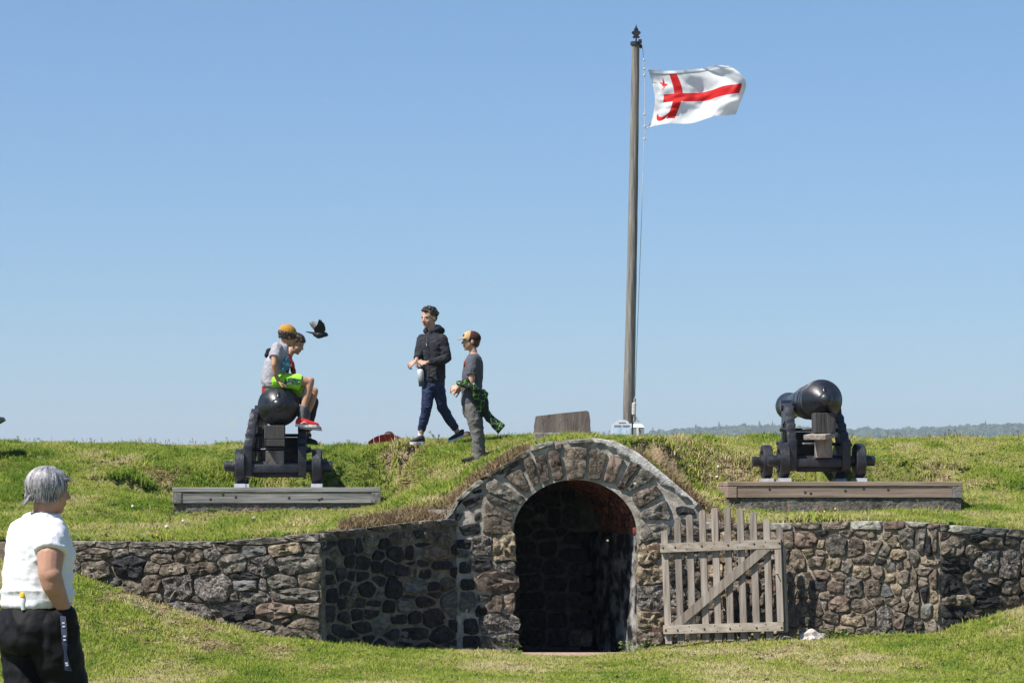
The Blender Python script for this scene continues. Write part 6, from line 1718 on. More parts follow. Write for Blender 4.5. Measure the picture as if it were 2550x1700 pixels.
# ---- boy in a brown cap standing in profile
def capboy():
    D = ground_hit(1192, 1150).y
    J = lambda x, y, d=0.0: P(x, y, D + d)
    g0 = float(zup(J(1192, 1150).x, D))
    e = person(1192, 1148, D, 'boy in tan and brown cap and grey shirt standing with a jacket round his waist')
    f = Vector((-0.99, -0.10, 0)).normalized(); s = Vector((f.y, -f.x, 0)); U = Vector((0, 0, 1))  # his left arm is towards the camera
    b = Fig(); hd = Head(J(1172, 850), (-0.97, -0.16), 0.242, 0.04)
    hd.skull(b, J(1180, 886), 0.19)
    b.loft([(J(1176, 1012), s * .12, f * .085), (J(1177, 970), s * .115, f * .085), (J(1178, 925), s * .13, f * .09), (J(1180, 893), s * .13, f * .08), (J(1180, 880), s * .06, f * .05)])
    LS, RS = J(1178, 896, -.15), J(1182, 896, .15)
    LE, RE = J(1174, 951, -.20), J(1176, 951, .20); LW, RW = J(1141, 962, -.16), J(1148, 968, .05)
    b.chain([(LS, .045), (J(1176, 925, -.19), .042), (LE, .036), (J(1158, 957, -.18), .034), (LW, .024)]); b.chain([(RS, .045), (RE, .036), (RW, .024)])
    hand(b, LW, Vector((-.95, .1, -.32)), Vector((-.2, -.75, .7)), .15, .5, 1)
    hand(b, RW, Vector((-.85, -.2, -.3)), Vector((0, .7, .6)), .15, .6, -1)
    HL, HR = J(1174, 1012, -.07), J(1178, 1012, .07)
    KL, KR = J(1187, 1074, -.08), J(1190, 1074, .07); AL, AR = J(1193, 1146, -.06), J(1196, 1146, .09)
    b.chain([(HL, .07), (KL, .048), (AL, .036)]); b.chain([(HR, .07), (KR, .048), (AR, .036)])
    b.build('body', M_SKIN, e, SK, 3)
    hd.features(e, M_HAIRB)
    h = Fig()
    hd.ell(h, (0, -.13, .08), (.335, .36, .32)); hd.ell(h, (0, -.23, -.10), (.26, .22, .20))
    h.build('hair', M_HAIRB, e, .006, 2, [(.003, 60, (1, 1, .3))])
    c = Fig(); hd.ell(c, (0, -.075, .17), (.362, .45, .37))
    cap = c.build('cap', M_CAPBROWN, e, .006, 2)
    c = Fig(); hd.ell(c, (0, .07, .19), (.33, .345, .345)); c.build('front_panel', M_CAPTAN, cap, .006, 2)
    m = MB()
    for (off, dz) in ((0, 0), (0, -.02)):
        pass
    vv = []
    for i in range(7):
        y = .30 + .36 * i / 6
        for j in range(9):
            x = (j - 4) / 4 * .30 * math.sqrt(max(0.02, 1 - (i / 6.4) ** 2.2))
            z = .19 - .10 * (i / 6) - .45 * x * x
            vv.append((x, y, z))
    ff = [(i * 9 + j, i * 9 + j + 1, (i + 1) * 9 + j + 1, (i + 1) * 9 + j) for i in range(6) for j in range(8)]
    n_ = len(vv)
    allv = [hd.pt(*v) for v in vv] + [hd.pt(v[0], v[1], v[2] - .028) for v in vv]
    m.add(allv, ff + [tuple(n_ + i for i in reversed(q)) for q in ff] + [(6 * 9 + j, 6 * 9 + j + 1, n_ + 6 * 9 + j + 1, n_ + 6 * 9 + j) for j in range(8)] + [(i * 9, (i + 1) * 9, n_ + (i + 1) * 9, n_ + i * 9) for i in range(6)] + [(i * 9 + 8, n_ + i * 9 + 8, n_ + (i + 1) * 9 + 8, (i + 1) * 9 + 8) for i in range(6)])
    m.build('brim', M_CAPTAN, cap, True, True)
    m = MB(); 
    m.ball(hd.pt(-.06, .375, .30), (.11 * hd.h, .03 * hd.h, .075 * hd.h), hd.R @ Matrix.Rotation(.5, 3, 'X'), 12, 8); m.build('badge', M_CAPBROWN, cap, True, True)
    c = Fig()
    c.loft([(J(1174, 1009), s * .150, f * .118), (J(1174, 1000), s * .152, f * .120), (J(1175, 965), s * .146, f * .118), (J(1177, 930), s * .155, f * .122), (J(1179, 903), s * .150, f * .108), (J(1180, 890), s * .12, f * .082), (J(1180, 882), s * .065, f * .058)])
    c.chain([(LS + U * .005, .064), (J(1177, 915, -.18), .064), (J(1175.5, 934, -.195), .062)], True, False); c.chain([(RS, .064), (J(1180, 932, .18), .060)], True, False)
    sh = c.build('tshirt', M_TEE, e, .0075, 4, [(.006, 9, (1, 1, 1)), (.0035, 22, (1.3, 1, .8))])
    m = MB(); q = J(1153.5, 907, -.055); m.ball(q + Vector((.012, 0, 0)), (.012, .05, .045), None, 12, 8); m.build('red_print', M_REDPRINT, sh, True, True)
    c = Fig()
    c.loft([(J(1175, 1002), s * .125, f * .108), (J(1175, 1012), s * .135, f * .112), (J(1176, 1028), s * .13, f * .108), (J(1177, 1038), s * .12, f * .095)])
    c.chain([(HL, .092), (J(1181, 1045, -.08), .084), (KL, .070), (J(1190, 1110, -.07), .066), (J(1192.5, 1137, -.06), .064), (J(1193, 1146, -.06), .060)], True, False)
    c.chain([(HR, .092), (J(1184, 1045, .07), .084), (KR, .070), (J(1193, 1110, .08), .066), (J(1196, 1138, .09), .062)], True, False)
    c.build('sweatpants', M_GREYP, e, .0075, 4, [(.007, 9, (1, 1, 1.2)), (.004, 22, (1, 1, 1))])
    for d_ in (-.06, .09):
        hl = J(1198, 1150, d_); hl.z = g0 + .005; tw = hl + Vector((-.24, -.02, 0.0))
        g = Fig(); shoe(g, hl, tw, U, .085, .042); g.build('shoe', M_SHOEB, e, .007, 2)
    # jacket knotted round the waist, one sleeve blown out behind
    c = Fig()
    c.chain([(J(1141, 953, -.16), .026), (J(1152, 955, -.22), .034), (J(1168, 962, -.245), .036), (J(1184, 968, -.24), .034), (J(1198, 977, -.19), .036), (J(1210, 981, -.12), .028)])
    c.chain([(J(1162, 948, -.235), .032), (J(1150, 954, -.215), .030)])
    c.chain([(J(1186, 972, -.20), .045), (J(1193, 992, -.17), .060), (J(1198, 1012, -.13), .064), (J(1199, 1030, -.10), .040)])
    c.chain([(J(1202, 978, -.15), .045), (J(1206, 1000, -.12), .048), (J(1207, 1022, -.10), .05), (J(1218, 1040, -.10), .048), (J(1234, 1055, -.10), .056), (J(1249, 1068, -.10), .066)], True, False)
    c.chain([(J(1180, 960, -.21), .035), (J(1184, 985, -.215), .04)])
    c.build('patterned_jacket', M_BOLT, e, .007, 3, [(.005, 14, (1, 1, 1)), (.003, 30, (1, 1, 1))])
    return e
def bolt_mat():
    m = mat('black_green_lightning', (0.010, 0.016, 0.014), (0.022, 0.034, 0.028), scale=20, rough=0.7, spec=0.2)
    t = m.node_tree; N = t.nodes; L = t.links
    tc = N.new('ShaderNodeTexCoord'); nz = N.new('ShaderNodeTexNoise'); nz.inputs['Scale'].default_value = 30; L.new(tc.outputs['Object'], nz.inputs['Vector'])
    mxv = N.new('ShaderNodeMix'); mxv.data_type = 'VECTOR'; mxv.inputs[0].default_value = 0.05; L.new(tc.outputs['Object'], mxv.inputs[4]); L.new(nz.outputs['Color'], mxv.inputs[5])
    vo = N.new('ShaderNodeTexVoronoi'); vo.feature = 'DISTANCE_TO_EDGE'; vo.inputs['Scale'].default_value = 15; L.new(mxv.outputs[1], vo.inputs['Vector'])
    lt = N.new('ShaderNodeMath'); lt.operation = 'LESS_THAN'; lt.inputs[1].default_value = 0.026; L.new(vo.outputs['Distance'], lt.inputs[0])
    n2 = N.new('ShaderNodeTexNoise'); n2.inputs['Scale'].default_value = 9; L.new(tc.outputs['Object'], n2.inputs['Vector'])
    gt = N.new('ShaderNodeMath'); gt.operation = 'GREATER_THAN'; gt.inputs[1].default_value = 0.46; L.new(n2.outputs['Fac'], gt.inputs[0])
    mu = N.new('ShaderNodeMath'); mu.operation = 'MULTIPLY'; L.new(lt.outputs[0], mu.inputs[0]); L.new(gt.outputs[0], mu.inputs[1])
    b = N['Principled BSDF']; src = b.inputs['Base Color'].links[0].from_socket
    mx = N.new('ShaderNodeMix'); mx.data_type = 'RGBA'; L.new(mu.outputs[0], mx.inputs[0]); L.new(src, mx.inputs[6]); mx.inputs[7].default_value = (0.24, 0.55, 0.10, 1); L.new(mx.outputs[2], b.inputs['Base Color'])
    return m
M_BOLT = bolt_mat()
M_CAPBROWN = fabric('brown_cap_mesh', (0.045, 0.018, 0.014), (0.07, 0.03, 0.025)); M_CAPTAN = fabric('tan_cap_canvas', (0.42, 0.28, 0.14), (0.52, 0.36, 0.19))
M_TEE = fabric('slate_tshirt', (0.075, 0.078, 0.092), (0.10, 0.104, 0.12)); M_GREYP = fabric('grey_sweatpants', (0.13, 0.122, 0.115), (0.175, 0.165, 0.155)); M_REDPRINT = fabric('orange_red_print', (0.5, 0.07, 0.04))
capboy()

# ---- boy sitting across the gun, cap and lime shorts
def sitter():
    D = 35.12
    J = lambda x, y, d=0.0: P(x, y, D + d)
    e = person(690, 960, D, 'boy in mustard cap, grey shirt and lime shorts sitting on the cannon')
    f = Vector((0.93, 0.30, 0)).normalized(); s = Vector((f.y, -f.x, 0)); U = Vector((0, 0, 1))    # his right side is towards the camera
    b = Fig(); hd = Head(J(717, 838, .02), (0.86, 0.5), 0.25, -0.32)
    hd.skull(b, J(702, 866, .02), 0.19)
    b.loft([(J(679, 953), s * .13, f * .09), (J(678, 930), s * .125, f * .088), (J(684, 900), s * .13, f * .09), (J(695, 872), s * .13, f * .08), (J(701, 858), s * .06, f * .05)])
    RS, LS = J(690, 866, -.13), J(700, 866, .16)
    RE, LE = J(682, 908, -.24), J(700, 910, .22); RW, LW = J(693, 949, -.17), J(716, 945, .15)
    b.chain([(RS, .043), (J(684, 888, -.2), .041), (RE, .034), (J(686, 930, -.21), .032), (RW, .023)]); b.chain([(LS, .043), (LE, .034), (LW, .023)])
    hand(b, RW, Vector((.9, .0, -.42)), Vector((.35, -.2, .9)), .145, .2, -1)
    RH, LH = J(690, 950, -.08), J(690, 952, .09)
    RK, LK = J(772, 951, -.06), J(782, 974, .12); RA, LA = J(757, 1022, -.10), J(765, 1030, .10)
    b.chain([(RH, .078), (J(735, 948, -.08), .070), (RK, .054), (J(764, 985, -.08), .052), (J(758, 1008, -.10), .040), (RA, .036)])
    b.chain([(LH, .078), (LK, .054), (J(776, 1000, .1), .050), (LA, .036)])
    b.ell(J(773, 947, -.065), (.05, .045, .045))
    b.build('body', M_SKINT, e, SK, 3)
    hd.features(e)
    h = Fig()
    hd.ell(h, (0, -.10, .08), (.335, .40, .31))
    hd.strands(h, 60, lambda p: 82 if math.cos(p) > .75 else (112 if math.cos(p) > .1 else 122), .040, drop=lambda p: (.12, .0) if math.cos(p) < .7 else None, jit=.05, seed=3, th0=66)
    h.build('hair', M_HAIRD, e, .005, 1)
    c = Fig(); hd.ell(c, (0, -.09, .20), (.40, .485, .41)); cap = c.build('cap', M_MUSTARD, e, .006, 2)
    # keep only the upper shell
    bm = bmesh.new(); bm.from_mesh(cap.data)
    bmesh.ops.bisect_plane(bm, geom=list(bm.verts) + list(bm.edges) + list(bm.faces), plane_co=hd.pt(0, 0, .12), plane_no=hd.R @ Vector((0, -.05, -1)), clear_outer=True)
    bm.to_mesh(cap.data); bm.free()
    vv = []
    for i in range(7):
        y = .28 + .36 * i / 6
        for j in range(9):
            x = (j - 4) / 4 * .31 * math.sqrt(max(0.02, 1 - (i / 6.4) ** 2.2)); vv.append((x, y, .17 - .03 * (i / 6) - .5 * x * x))
    ff = [(i * 9 + j, i * 9 + j + 1, (i + 1) * 9 + j + 1, (i + 1) * 9 + j) for i in range(6) for j in range(8)]
    n_ = len(vv); m = MB()
    m.add([hd.pt(*v) for v in vv] + [hd.pt(v[0], v[1], v[2] - .03) for v in vv], ff + [tuple(n_ + i for i in reversed(q)) for q in ff] + [(54 + j, 55 + j, n_ + 55 + j, n_ + 54 + j) for j in range(8)])
    m.build('brim', M_MUSTARD, cap, True, True)
    m = MB(); m.ball(hd.pt(.10, -.50, .20), (.10 * hd.h, .03 * hd.h, .07 * hd.h), hd.R, 12, 8); m.build('cap_opening', M_HAIRD, cap, True, True)
    m = MB(); m.ball(hd.pt(0, -.09, .59), (.03 * hd.h,) * 3, None, 8, 6); m.build('cap_button', M_MUSTARD, cap, True, True)
    c = Fig()
    c.loft([(J(676, 962), s * .150, f * .10), (J(676, 952), s * .158, f * .118), (J(679, 930), s * .150, f * .125), (J(686, 902), s * .150, f * .128), (J(695, 878), s * .150, f * .112), (J(700, 864), s * .115, f * .082), (J(703, 857), s * .062, f * .058)])
    c.chain([(RS, .064), (J(686, 880, -.17), .065), (J(683, 890, -.20), .067)], True, False); c.chain([(LS, .062), (J(700, 892, .2), .06)], True, False)
    sh = c.build('tshirt', M_GREYTEE, e, .0075, 3, [(.008, 8, (1, 1, 1.3)), (.004, 20, (1.2, 1, .8))])
    # print on the chest: teal half disc with white letters
    cp = J(714, 908, -.085); R2 = Matrix((s * -1.0, U, f)).transposed()
    fx = (f * .62 + s * .78).normalized(); tx = Vector((0, 0, 1)).cross(fx).normalized(); ty = fx.cross(tx) * -1
    tilt = (f * .25 + U).normalized()
    right = (f * .80 - s * .60).normalized(); upv = (U + right * .28).normalized(); nrm = right.cross(upv).normalized()
    if nrm.y > 0: nrm = -nrm
    o0 = J(713, 905, -.138)
    pts = [(-.075 + .0 * k, 0) for k in range(0)]
    half = [(-.052, -.085), (.045, -.085), (.052, -.03), (.050, .04), (.032, .078), (.0, .086), (-.028, .066), (-.048, .02), (-.06, -.04)]
    m = MB(); gv = []
    m.prism(half, o0, right, upv, nrm, -.02, .012); pr = m.build('teal_print', M_TEAL, sh)
    try:
        cu = bpy.data.curves.new('lettering', 'FONT'); cu.body = 'NASA'; cu.size = .062; cu.extrude = .002; cu.align_x = 'CENTER'; cu.shear = .15
        to = bpy.data.objects.new('lettering', cu); COL.objects.link(to)
        to.matrix_world = Matrix.Translation(o0 + nrm * .016 - upv * .030 + right * .006) @ Matrix((right, upv, right.cross(upv))).transposed().to_4x4()
        dg = bpy.context.evaluated_depsgraph_get(); dg.update()
        tm = bpy.data.meshes.new_from_object(to.evaluated_get(dg)); tm.transform(to.matrix_world.copy()); bpy.data.objects.remove(to)
        tm.materials.clear(); link('lettering', tm, M_WHITE2, pr, True)
    except Exception as ex: print('text', ex)
    c = Fig()
    c.loft([(J(681, 940), s * .13, f * .10), (J(682, 955), s * .145, f * .115), (J(684, 966), s * .14, f * .105)])
    c.chain([(RH, .098), (J(722, 948, -.08), .094), (J(749, 953, -.07), .098)], True, False); c.chain([(LH, .098), (J(730, 962, .1), .092), (J(752, 972, .11), .090)], True, False)
    st = c.build('shorts', M_LIMEG, e, .0075, 3, [(.006, 9, (1, 1, 1)), (.003, 22, (1, 1, 1))])
    m = MB()
    q = [J(700, 946, -.178), J(724, 940, -.178), J(748, 944, -.172), J(747, 958, -.176), J(722, 957, -.186), J(702, 957, -.182)]
    q2 = [p + Vector((0, .03, 0)) for p in q]
    m.add(q + q2, [(0, 1, 4, 5), (1, 2, 3, 4), (6, 11, 10, 7), (7, 10, 9, 8), (0, 6, 7, 1), (1, 7, 8, 2), (2, 8, 9, 3), (3, 9, 10, 4), (4, 10, 11, 5), (5, 11, 6, 0)]); m.build('side_stripe', M_STRIPE, st)
    g = Fig(); g.limb(J(757.5, 1010, -.10), J(752, 1046, -.10), .043, .045, False); g.limb(J(768, 1018, .1), J(760, 1050, .1), .043, .043, False); g.build('socks', M_SOCK, e, .006, 2, [(.003, 25, (1, 1, 1))])
    for (hl, tw) in ((J(737, 1061, -.12), J(794, 1063, -.12)), (J(748, 1066, .1), J(800, 1072, .1))):
        up = Vector((0.02, 0, 1)).normalized()
        g = Fig(); shoe(g, hl + up * .015, tw + up * .012, up, .10, .042); so_ = g.build('shoe', M_REDSHOE, e, .006, 2); sole(so_, hl, tw, up, M_SOLE)
        m = MB(); mid = hl.lerp(tw, .52) + up * .085
        for k in range(3): m.tube([mid + Vector((.03 * k - .03, -.035, -.02 - .012 * k)), mid + Vector((.03 * k - .02, 0, -.004 - .012 * k)), mid + Vector((.03 * k - .01, .035, -.02 - .012 * k))], .004, 6)
        m.build('laces', M_WHITE2, so_, True, True)
        m = MB(); m.tube([hl.lerp(tw, .2) + Vector((0, -.047, .03)), hl.lerp(tw, .38) + Vector((0, -.046, .06)), hl.lerp(tw, .5) + Vector((0, -.047, .035))], .006, 6); m.build('side_stripe', M_WHITE2, so_, True, True)
    return e
M_MUSTARD = fabric('mustard_canvas', (0.38, 0.185, 0.035), (0.47, 0.25, 0.055)); M_GREYTEE = fabric('heather_grey_cotton', (0.30, 0.295, 0.325), (0.37, 0.365, 0.395)); M_TEAL = fabric('teal_print', (0.035, 0.20, 0.27), (0.05, 0.25, 0.32))
M_LIMEG = fabric('lime_polyester', (0.26, 0.62, 0.03), (0.36, 0.74, 0.06), 0.7); M_STRIPE = mat('dark_green_mesh', (0.008, 0.045, 0.025), (0.16, 0.30, 0.16), scale=40, detail=3, rough=0.7, ramp=(.5, .66), stretch=(1, 1, 2.2)); M_SOCK = fabric('grey_sock', (0.10, 0.10, 0.105), (0.15, 0.15, 0.155)); M_REDSHOE = fabric('red_shoe', (0.48, 0.02, 0.02), (0.58, 0.03, 0.03), 0.6)
sitter()

# ---- second boy sitting behind him
def sitter2():
    D = 35.72
    J = lambda x, y, d=0.0: P(x, y, D + d)
    e = person(705, 970, D, 'dark haired boy in red flannel over black sitting behind the boy with the cap')
    f = Vector((0.95, -0.05, 0)).normalized(); s = Vector((f.y, -f.x, 0)); U = Vector((0, 0, 1))
    b = Fig(); hd = Head(J(738, 856), (0.88, -0.42), 0.262, -0.42)
    hd.skull(b, J(716, 888), 0.19)
    b.loft([(J(690, 970), s * .13, f * .09), (J(690, 940), s * .13, f * .09), (J(698, 910), s * .135, f * .09), (J(708, 890), s * .13, f * .08), (J(714, 880), s * .06, f * .05)])
    RS, LS = J(704, 893, -.15), J(708, 893, .16); RE, LE = J(694, 935, -.2), J(704, 935, .2); RW, LW = J(718, 962, -.18), J(722, 962, .18)
    b.chain([(RS, .043), (RE, .034), (RW, .024)]); b.chain([(LS, .043), (LE, .034), (LW, .024)])
    hand(b, RW, Vector((.9, 0, -.3)), Vector((0, -.3, .95)), .15, .4, -1); hand(b, LW, Vector((.9, 0, -.3)), Vector((0, .3, .95)), .15, .4, 1)
    RH, LH = J(700, 968, -.09), J(700, 968, .09); RK, LK = J(776, 1006, -.10), J(780, 1000, .12); RA, LA = J(757, 1078, -.14), J(766, 1078, .12)
    b.chain([(RH, .075), (RK, .052), (RA, .036)]); b.chain([(LH, .075), (LK, .052), (LA, .036)])
    b.build('body', M_SKIN, e, SK, 3)
    hd.features(e)
    h = Fig(); hd.ell(h, (0, -.11, .14), (.345, .40, .35))
    hd.strands(h, 64, lambda p: 78 if math.cos(p) > .6 else (96 if math.cos(p) > 0 else 118), .042, jit=.06, seed=9)
    h.build('hair', M_HAIRD, e, .005, 1)
    c = Fig()
    c.loft([(J(690, 975), s * .15, f * .12), (J(690, 950), s * .15, f * .125), (J(697, 915), s * .155, f * .12), (J(707, 895), s * .14, f * .10), (J(714, 884), s * .07, f * .06)]); c.build('black_tshirt', M_BLACKC, e, .008, 3, [(.005, 10, (1, 1, 1))])
    c = Fig()
    c.loft([(J(677, 980), s * .175, f * .12), (J(678, 950), s * .172, f * .115), (J(688, 915), s * .172, f * .11), (J(700, 895), s * .15, f * .095), (J(708, 884), s * .085, f * .06)])
    c.chain([(J(716, 886, -.09), .03), (J(726, 905, -.10), .03), (J(732, 930, -.10), .028), (J(735, 958, -.10), .026)])
    c.chain([(RS, .06), (RE, .052), (J(712, 957, -.19), .042)], True, False); c.chain([(LS, .06), (LE, .052), (J(716, 958, .19), .042)], True, False)
    c.build('flannel_shirt', M_FLANNEL, e, .008, 3, [(.006, 10, (1, 1, 1)), (.003, 24, (1, 1, 1))])
    c = Fig(); c.ell(J(672, 876, .05), (.055, .10, .05)); c.ell(J(666, 884, .03), (.04, .07, .04)); c.build('hood', M_BLACKC, e, .008, 3)
    c = Fig()
    c.loft([(J(690, 958), s * .135, f * .11), (J(692, 972), s * .145, f * .115), (J(694, 984), s * .13, f * .10)])
    c.chain([(RH, .09), (J(740, 985, -.1), .08), (RK, .066), (J(768, 1045, -.12), .056), (J(759, 1072, -.14), .05)], True, False); c.chain([(LH, .09), (LK, .066), (J(768, 1070, .12), .05)], True, False)
    c.build('trousers', M_DARKP, e, .008, 3, [(.006, 11, (1, 1, 1))])
    for d_ in (-.14, .12):
        hl, tw = J(744, 1100, d_), J(790, 1104, d_); g = Fig(); shoe(g, hl, tw, U, .10, .042); so_ = g.build('shoe', M_SHOEB, e, .007, 2); sole(so_, hl - U * .012, tw - U * .012, U, M_SOLED)
    return e
def plaid():
    m = mat('red_black_plaid', (0.42, 0.02, 0.028), (0.48, 0.03, 0.035), scale=20, rough=0.9)
    t = m.node_tree; N = t.nodes; L = t.links; b = N['Principled BSDF']; src = b.inputs['Base Color'].links[0].from_socket
    tc = N.new('ShaderNodeTexCoord'); ck = N.new('ShaderNodeTexChecker'); ck.inputs['Scale'].default_value = 22; L.new(tc.outputs['Object'], ck.inputs['Vector'])
    mx = N.new('ShaderNodeMix'); mx.data_type = 'RGBA'; L.new(ck.outputs['Fac'], mx.inputs[0]); L.new(src, mx.inputs[6]); mx.inputs[7].default_value = (.12, .006, .008, 1); L.new(mx.outputs[2], b.inputs['Base Color']); return m
M_FLANNEL = plaid(); M_BLACKC = fabric('black_cotton', (0.012, 0.012, 0.015), (0.022, 0.022, 0.026)); M_DARKP = fabric('dark_trousers', (0.016, 0.018, 0.026), (0.03, 0.032, 0.042)); M_SOLED = mat('dark_sole', (0.05, 0.045, 0.04), rough=.8)
sitter2()

# ---- woman in the foreground, seen from behind her right shoulder
def woman():
    D = 13.6
    J = lambda x, y, d=0.0: P(x, y, D + d)
    g0 = float(zlow(J(90, 1700).x, D))
    e = empty('person', (J(95, 1600).x, D, g0), 0, 'silver haired woman in white shirt and black pants walking away, hand in pocket', 'person')
    f = Vector((0.80, 0.60, 0)).normalized(); s = Vector((f.y, -f.x, 0)); U = Vector((0, 0, 1))
    b = Fig(); hd = Head(J(124, 1224), (0.95, 0.31), 0.222, -0.06)
    hd.skull(b, J(108, 1296, .0), 0.25)
    b.loft([(J(92, 1560), s * .19, f * .16), (J(90, 1500), s * .17, f * .14), (J(92, 1400), s * .16, f * .13), (J(95, 1330), s * .17, f * .11), (J(100, 1292), s * .08, f * .07)])
    RS, LS = J(130, 1330, -.12), J(60, 1330, .12)
    RE, LE = J(124, 1428, -.22), J(60, 1430, .28); RW, LW = J(162, 1518, -.16), J(110, 1520, .3)
    b.chain([(RS, .062), (J(126, 1380, -.19), .066), (RE, .056), (J(132, 1455, -.215), .054), (J(150, 1495, -.18), .040), (RW, .031)]); b.chain([(LS, .06), (LE, .05), (LW, .03)])
    b.ell(J(128, 1432, -.235), (.05, .045, .045))
    hand(b, RW, Vector((-.05, .25, -.95)), Vector((.5, -.8, 0)), .15, .3, -1); hand(b, LW, Vector((.4, .3, -.85)), Vector((-.5, .8, 0)), .165, .35, 1)
    HR, HL = J(130, 1570, -.08), J(62, 1570, .08)
    KR, KL = J(178, 1760, -.03), J(70, 1765, -.02); AR, AL = J(200, 1955, .1), J(30, 1945, -.22)
    b.chain([(HR, .10), (KR, .065), (AR, .042)]); b.chain([(HL, .10), (KL, .065), (AL, .042)])
    b.build('body', M_SKINW, e, SK, 3)
    hd.features(e, M_HAIRG)
    h = Fig(); hd.ell(h, (0, -.12, .13), (.355, .40, .37)); hd.ell(h, (.12, -.16, -.04), (.22, .26, .24)); hd.ell(h, (-.12, -.16, -.04), (.22, .26, .24))
    te_ = lambda p: 66 if math.cos(p) > .78 else (92 if math.cos(p) > .5 else (118 if math.cos(p) > -.2 else 122))
    dr_ = lambda p: (.02, .10) if math.cos(p) > .78 else ((.10, -.02) if math.cos(p) > .5 else ((.16, -.05) if math.cos(p) > -.3 else (.10, .03)))
    hd.strands(h, 70, te_, .052, (.365, .44, .39), drop=dr_, jit=.015, seed=21)
    for hm_, sd_, nm_ in ((M_HAIRG, 31, 'loose_strands'), (M_HAIRS, 32, 'silver_strands'), (M_HAIRK, 33, 'dark_strands')):
        mb_ = MB(); rr2 = random.Random(sd_)
        for i in range(420):
            ph = rr2.uniform(0, 2 * math.pi); te = te_(ph) * rr2.uniform(.9, 1.06); g_ = rr2.uniform(0.985, 1.03); sw = rr2.uniform(-.25, .25); pts_ = []
            for k in range(9):
                th = math.radians(8 + (te - 8) * k / 8); pp = ph + sw * (k / 8) ** 2
                pts_.append(hd.pt(.40 * g_ * math.sin(th) * math.sin(pp), -.07 + .475 * g_ * math.sin(th) * math.cos(pp), .13 + .425 * g_ * math.cos(th)))
            d_ = dr_(ph); pts_.append(pts_[-1] + hd.R @ (Vector((math.sin(ph) * d_[1], math.cos(ph) * d_[1], -d_[0] * rr2.uniform(.7, 1.25))) * hd.h))
            mb_.tube(pts_, [.0013] * 8 + [.0011, .0004], 3, False)
        mb_.build(nm_, hm_, e, True, True)
    rr = random.Random(4)
    for k in range(10):
        x = rr.uniform(-.2, .25); h.limb(hd.pt(x, -.44, -.12), hd.pt(x * 1.1 + .02, -.56 - rr.uniform(0, .05), -.30 - rr.uniform(0, .06)), .045 * hd.h, .014 * hd.h, seg=8)
    h.build('hair', M_HAIRG, e, .005, 7)
    c = Fig()
    c.loft([(J(92, 1508), s * .176, f * .148), (J(92, 1497), s * .180, f * .154), (J(92, 1460), s * .168, f * .150), (J(95, 1420), s * .164, f * .148), (J(99, 1380), s * .170, f * .150), (J(99, 1345), s * .170, f * .138), (J(100, 1322), s * .155, f * .118), (J(101, 1302), s * .125, f * .10), (J(106, 1281), s * .076, f * .072)])
    c.ell(J(124, 1382, .0) + f * .058, (.068, .068, .07))
    c.chain([(RS, .068), (J(129, 1352, -.165), .071), (J(126, 1374, -.19), .076)], True, False); c.chain([(LS, .074), (J(58, 1374, .2), .08)], True, False)
    c.build('white_tshirt', M_WTEE, e, .0075, 4, [(.004, 4.2, (.7, .7, 1.9)), (.012, 5.0, (.35, .35, 2.4), lambda c: float(sstep(J(0, 1400).z, J(0, 1470).z, c[2]) * (1 - .5 * sstep(J(0, 1490).z, J(0, 1508).z, c[2])))), (.006, 8, (.9, .9, -1.6)), (.003, 17, (.7, .7, 1.9)), (.0015, 34, (1, 1, .8))])
    c = Fig()
    c.loft([(J(92, 1492), s * .150, f * .124), (J(92, 1508), s * .160, f * .134), (J(92, 1520), s * .174, f * .150), (J(90, 1550), s * .192, f * .180), (J(92, 1590), s * .19, f * .185), (J(95, 1620), s * .17, f * .16)])
    c.chain([(J(162, 1532, -.15), .042), (J(164, 1565, -.12), .052), (J(147, 1610, -.08), .095)], True, True)
    c.chain([(HR, .115), (J(148, 1650, -.06), .110), (KR, .095), (J(192, 1870, .05), .082), (J(200, 1950, .1), .075)], True, False)
    c.chain([(HL, .115), (J(62, 1655, .04), .100), (KL, .088), (J(48, 1870, -.12), .082), (J(30, 1940, -.22), .075)], True, False)
    c.build('black_pants', M_BPANT, e, .009, 4, [(.010, 5, (1, 1, 1.5)), (.007, 9, (1.6, 1, -1.2)), (.003, 20, (1.4, 1, 1))])
    for A in (AR, AL):
        hl = Vector((A.x - .05, A.y, g0 + .005)); tw = hl + f * .25; g = Fig(); shoe(g, hl, tw, U, .09, .045); g.build('shoe', M_SHOEB, e, .008, 2)
    m = MB(); q = J(160, 1506, -.165)
    ring = [RW + Vector((-.004, 0, .022)) + Vector((math.cos(a) * .034, math.sin(a) * .034, math.cos(a) * .012)) for a in np.linspace(0, 2 * math.pi, 19)]
    m.tube(ring, .0025, 6, False); m.build('bracelet', M_STEEL, e, True, True)
    # lanyard from the pocket and the small bottle at the waistband
    lm = mat('navy_webbing', (0.02, 0.028, 0.06), (0.035, 0.045, 0.085), scale=30, rough=0.7)
    lan = empty('lanyard', J(163, 1600, -.3), 0, 'navy lanyard with pale marks hanging from the woman\'s pocket', 'lanyard')
    pth = [(156.5, 1533, -.235), (158.5, 1556, -.258), (160, 1580, -.27), (161, 1606, -.272), (162.5, 1622, -.268), (165, 1645, -.262), (170, 1669, -.258)]
    wd = [.013, .0135, .0135, .012, .006, .012, .0165]
    vv = []; 
    for (x, y, d_), ww in zip(pth, wd):
        p = J(x, y, d_); vv += [p + Vector((-ww, 0, .002)), p + Vector((ww, 0, -.002)), p + Vector((ww, .004, -.002)), p + Vector((-ww, .004, .002))]
    ff = []
    for i in range(len(pth) - 1):
        for k in range(4): ff.append((i * 4 + k, i * 4 + (k + 1) % 4, (i + 1) * 4 + (k + 1) % 4, (i + 1) * 4 + k))
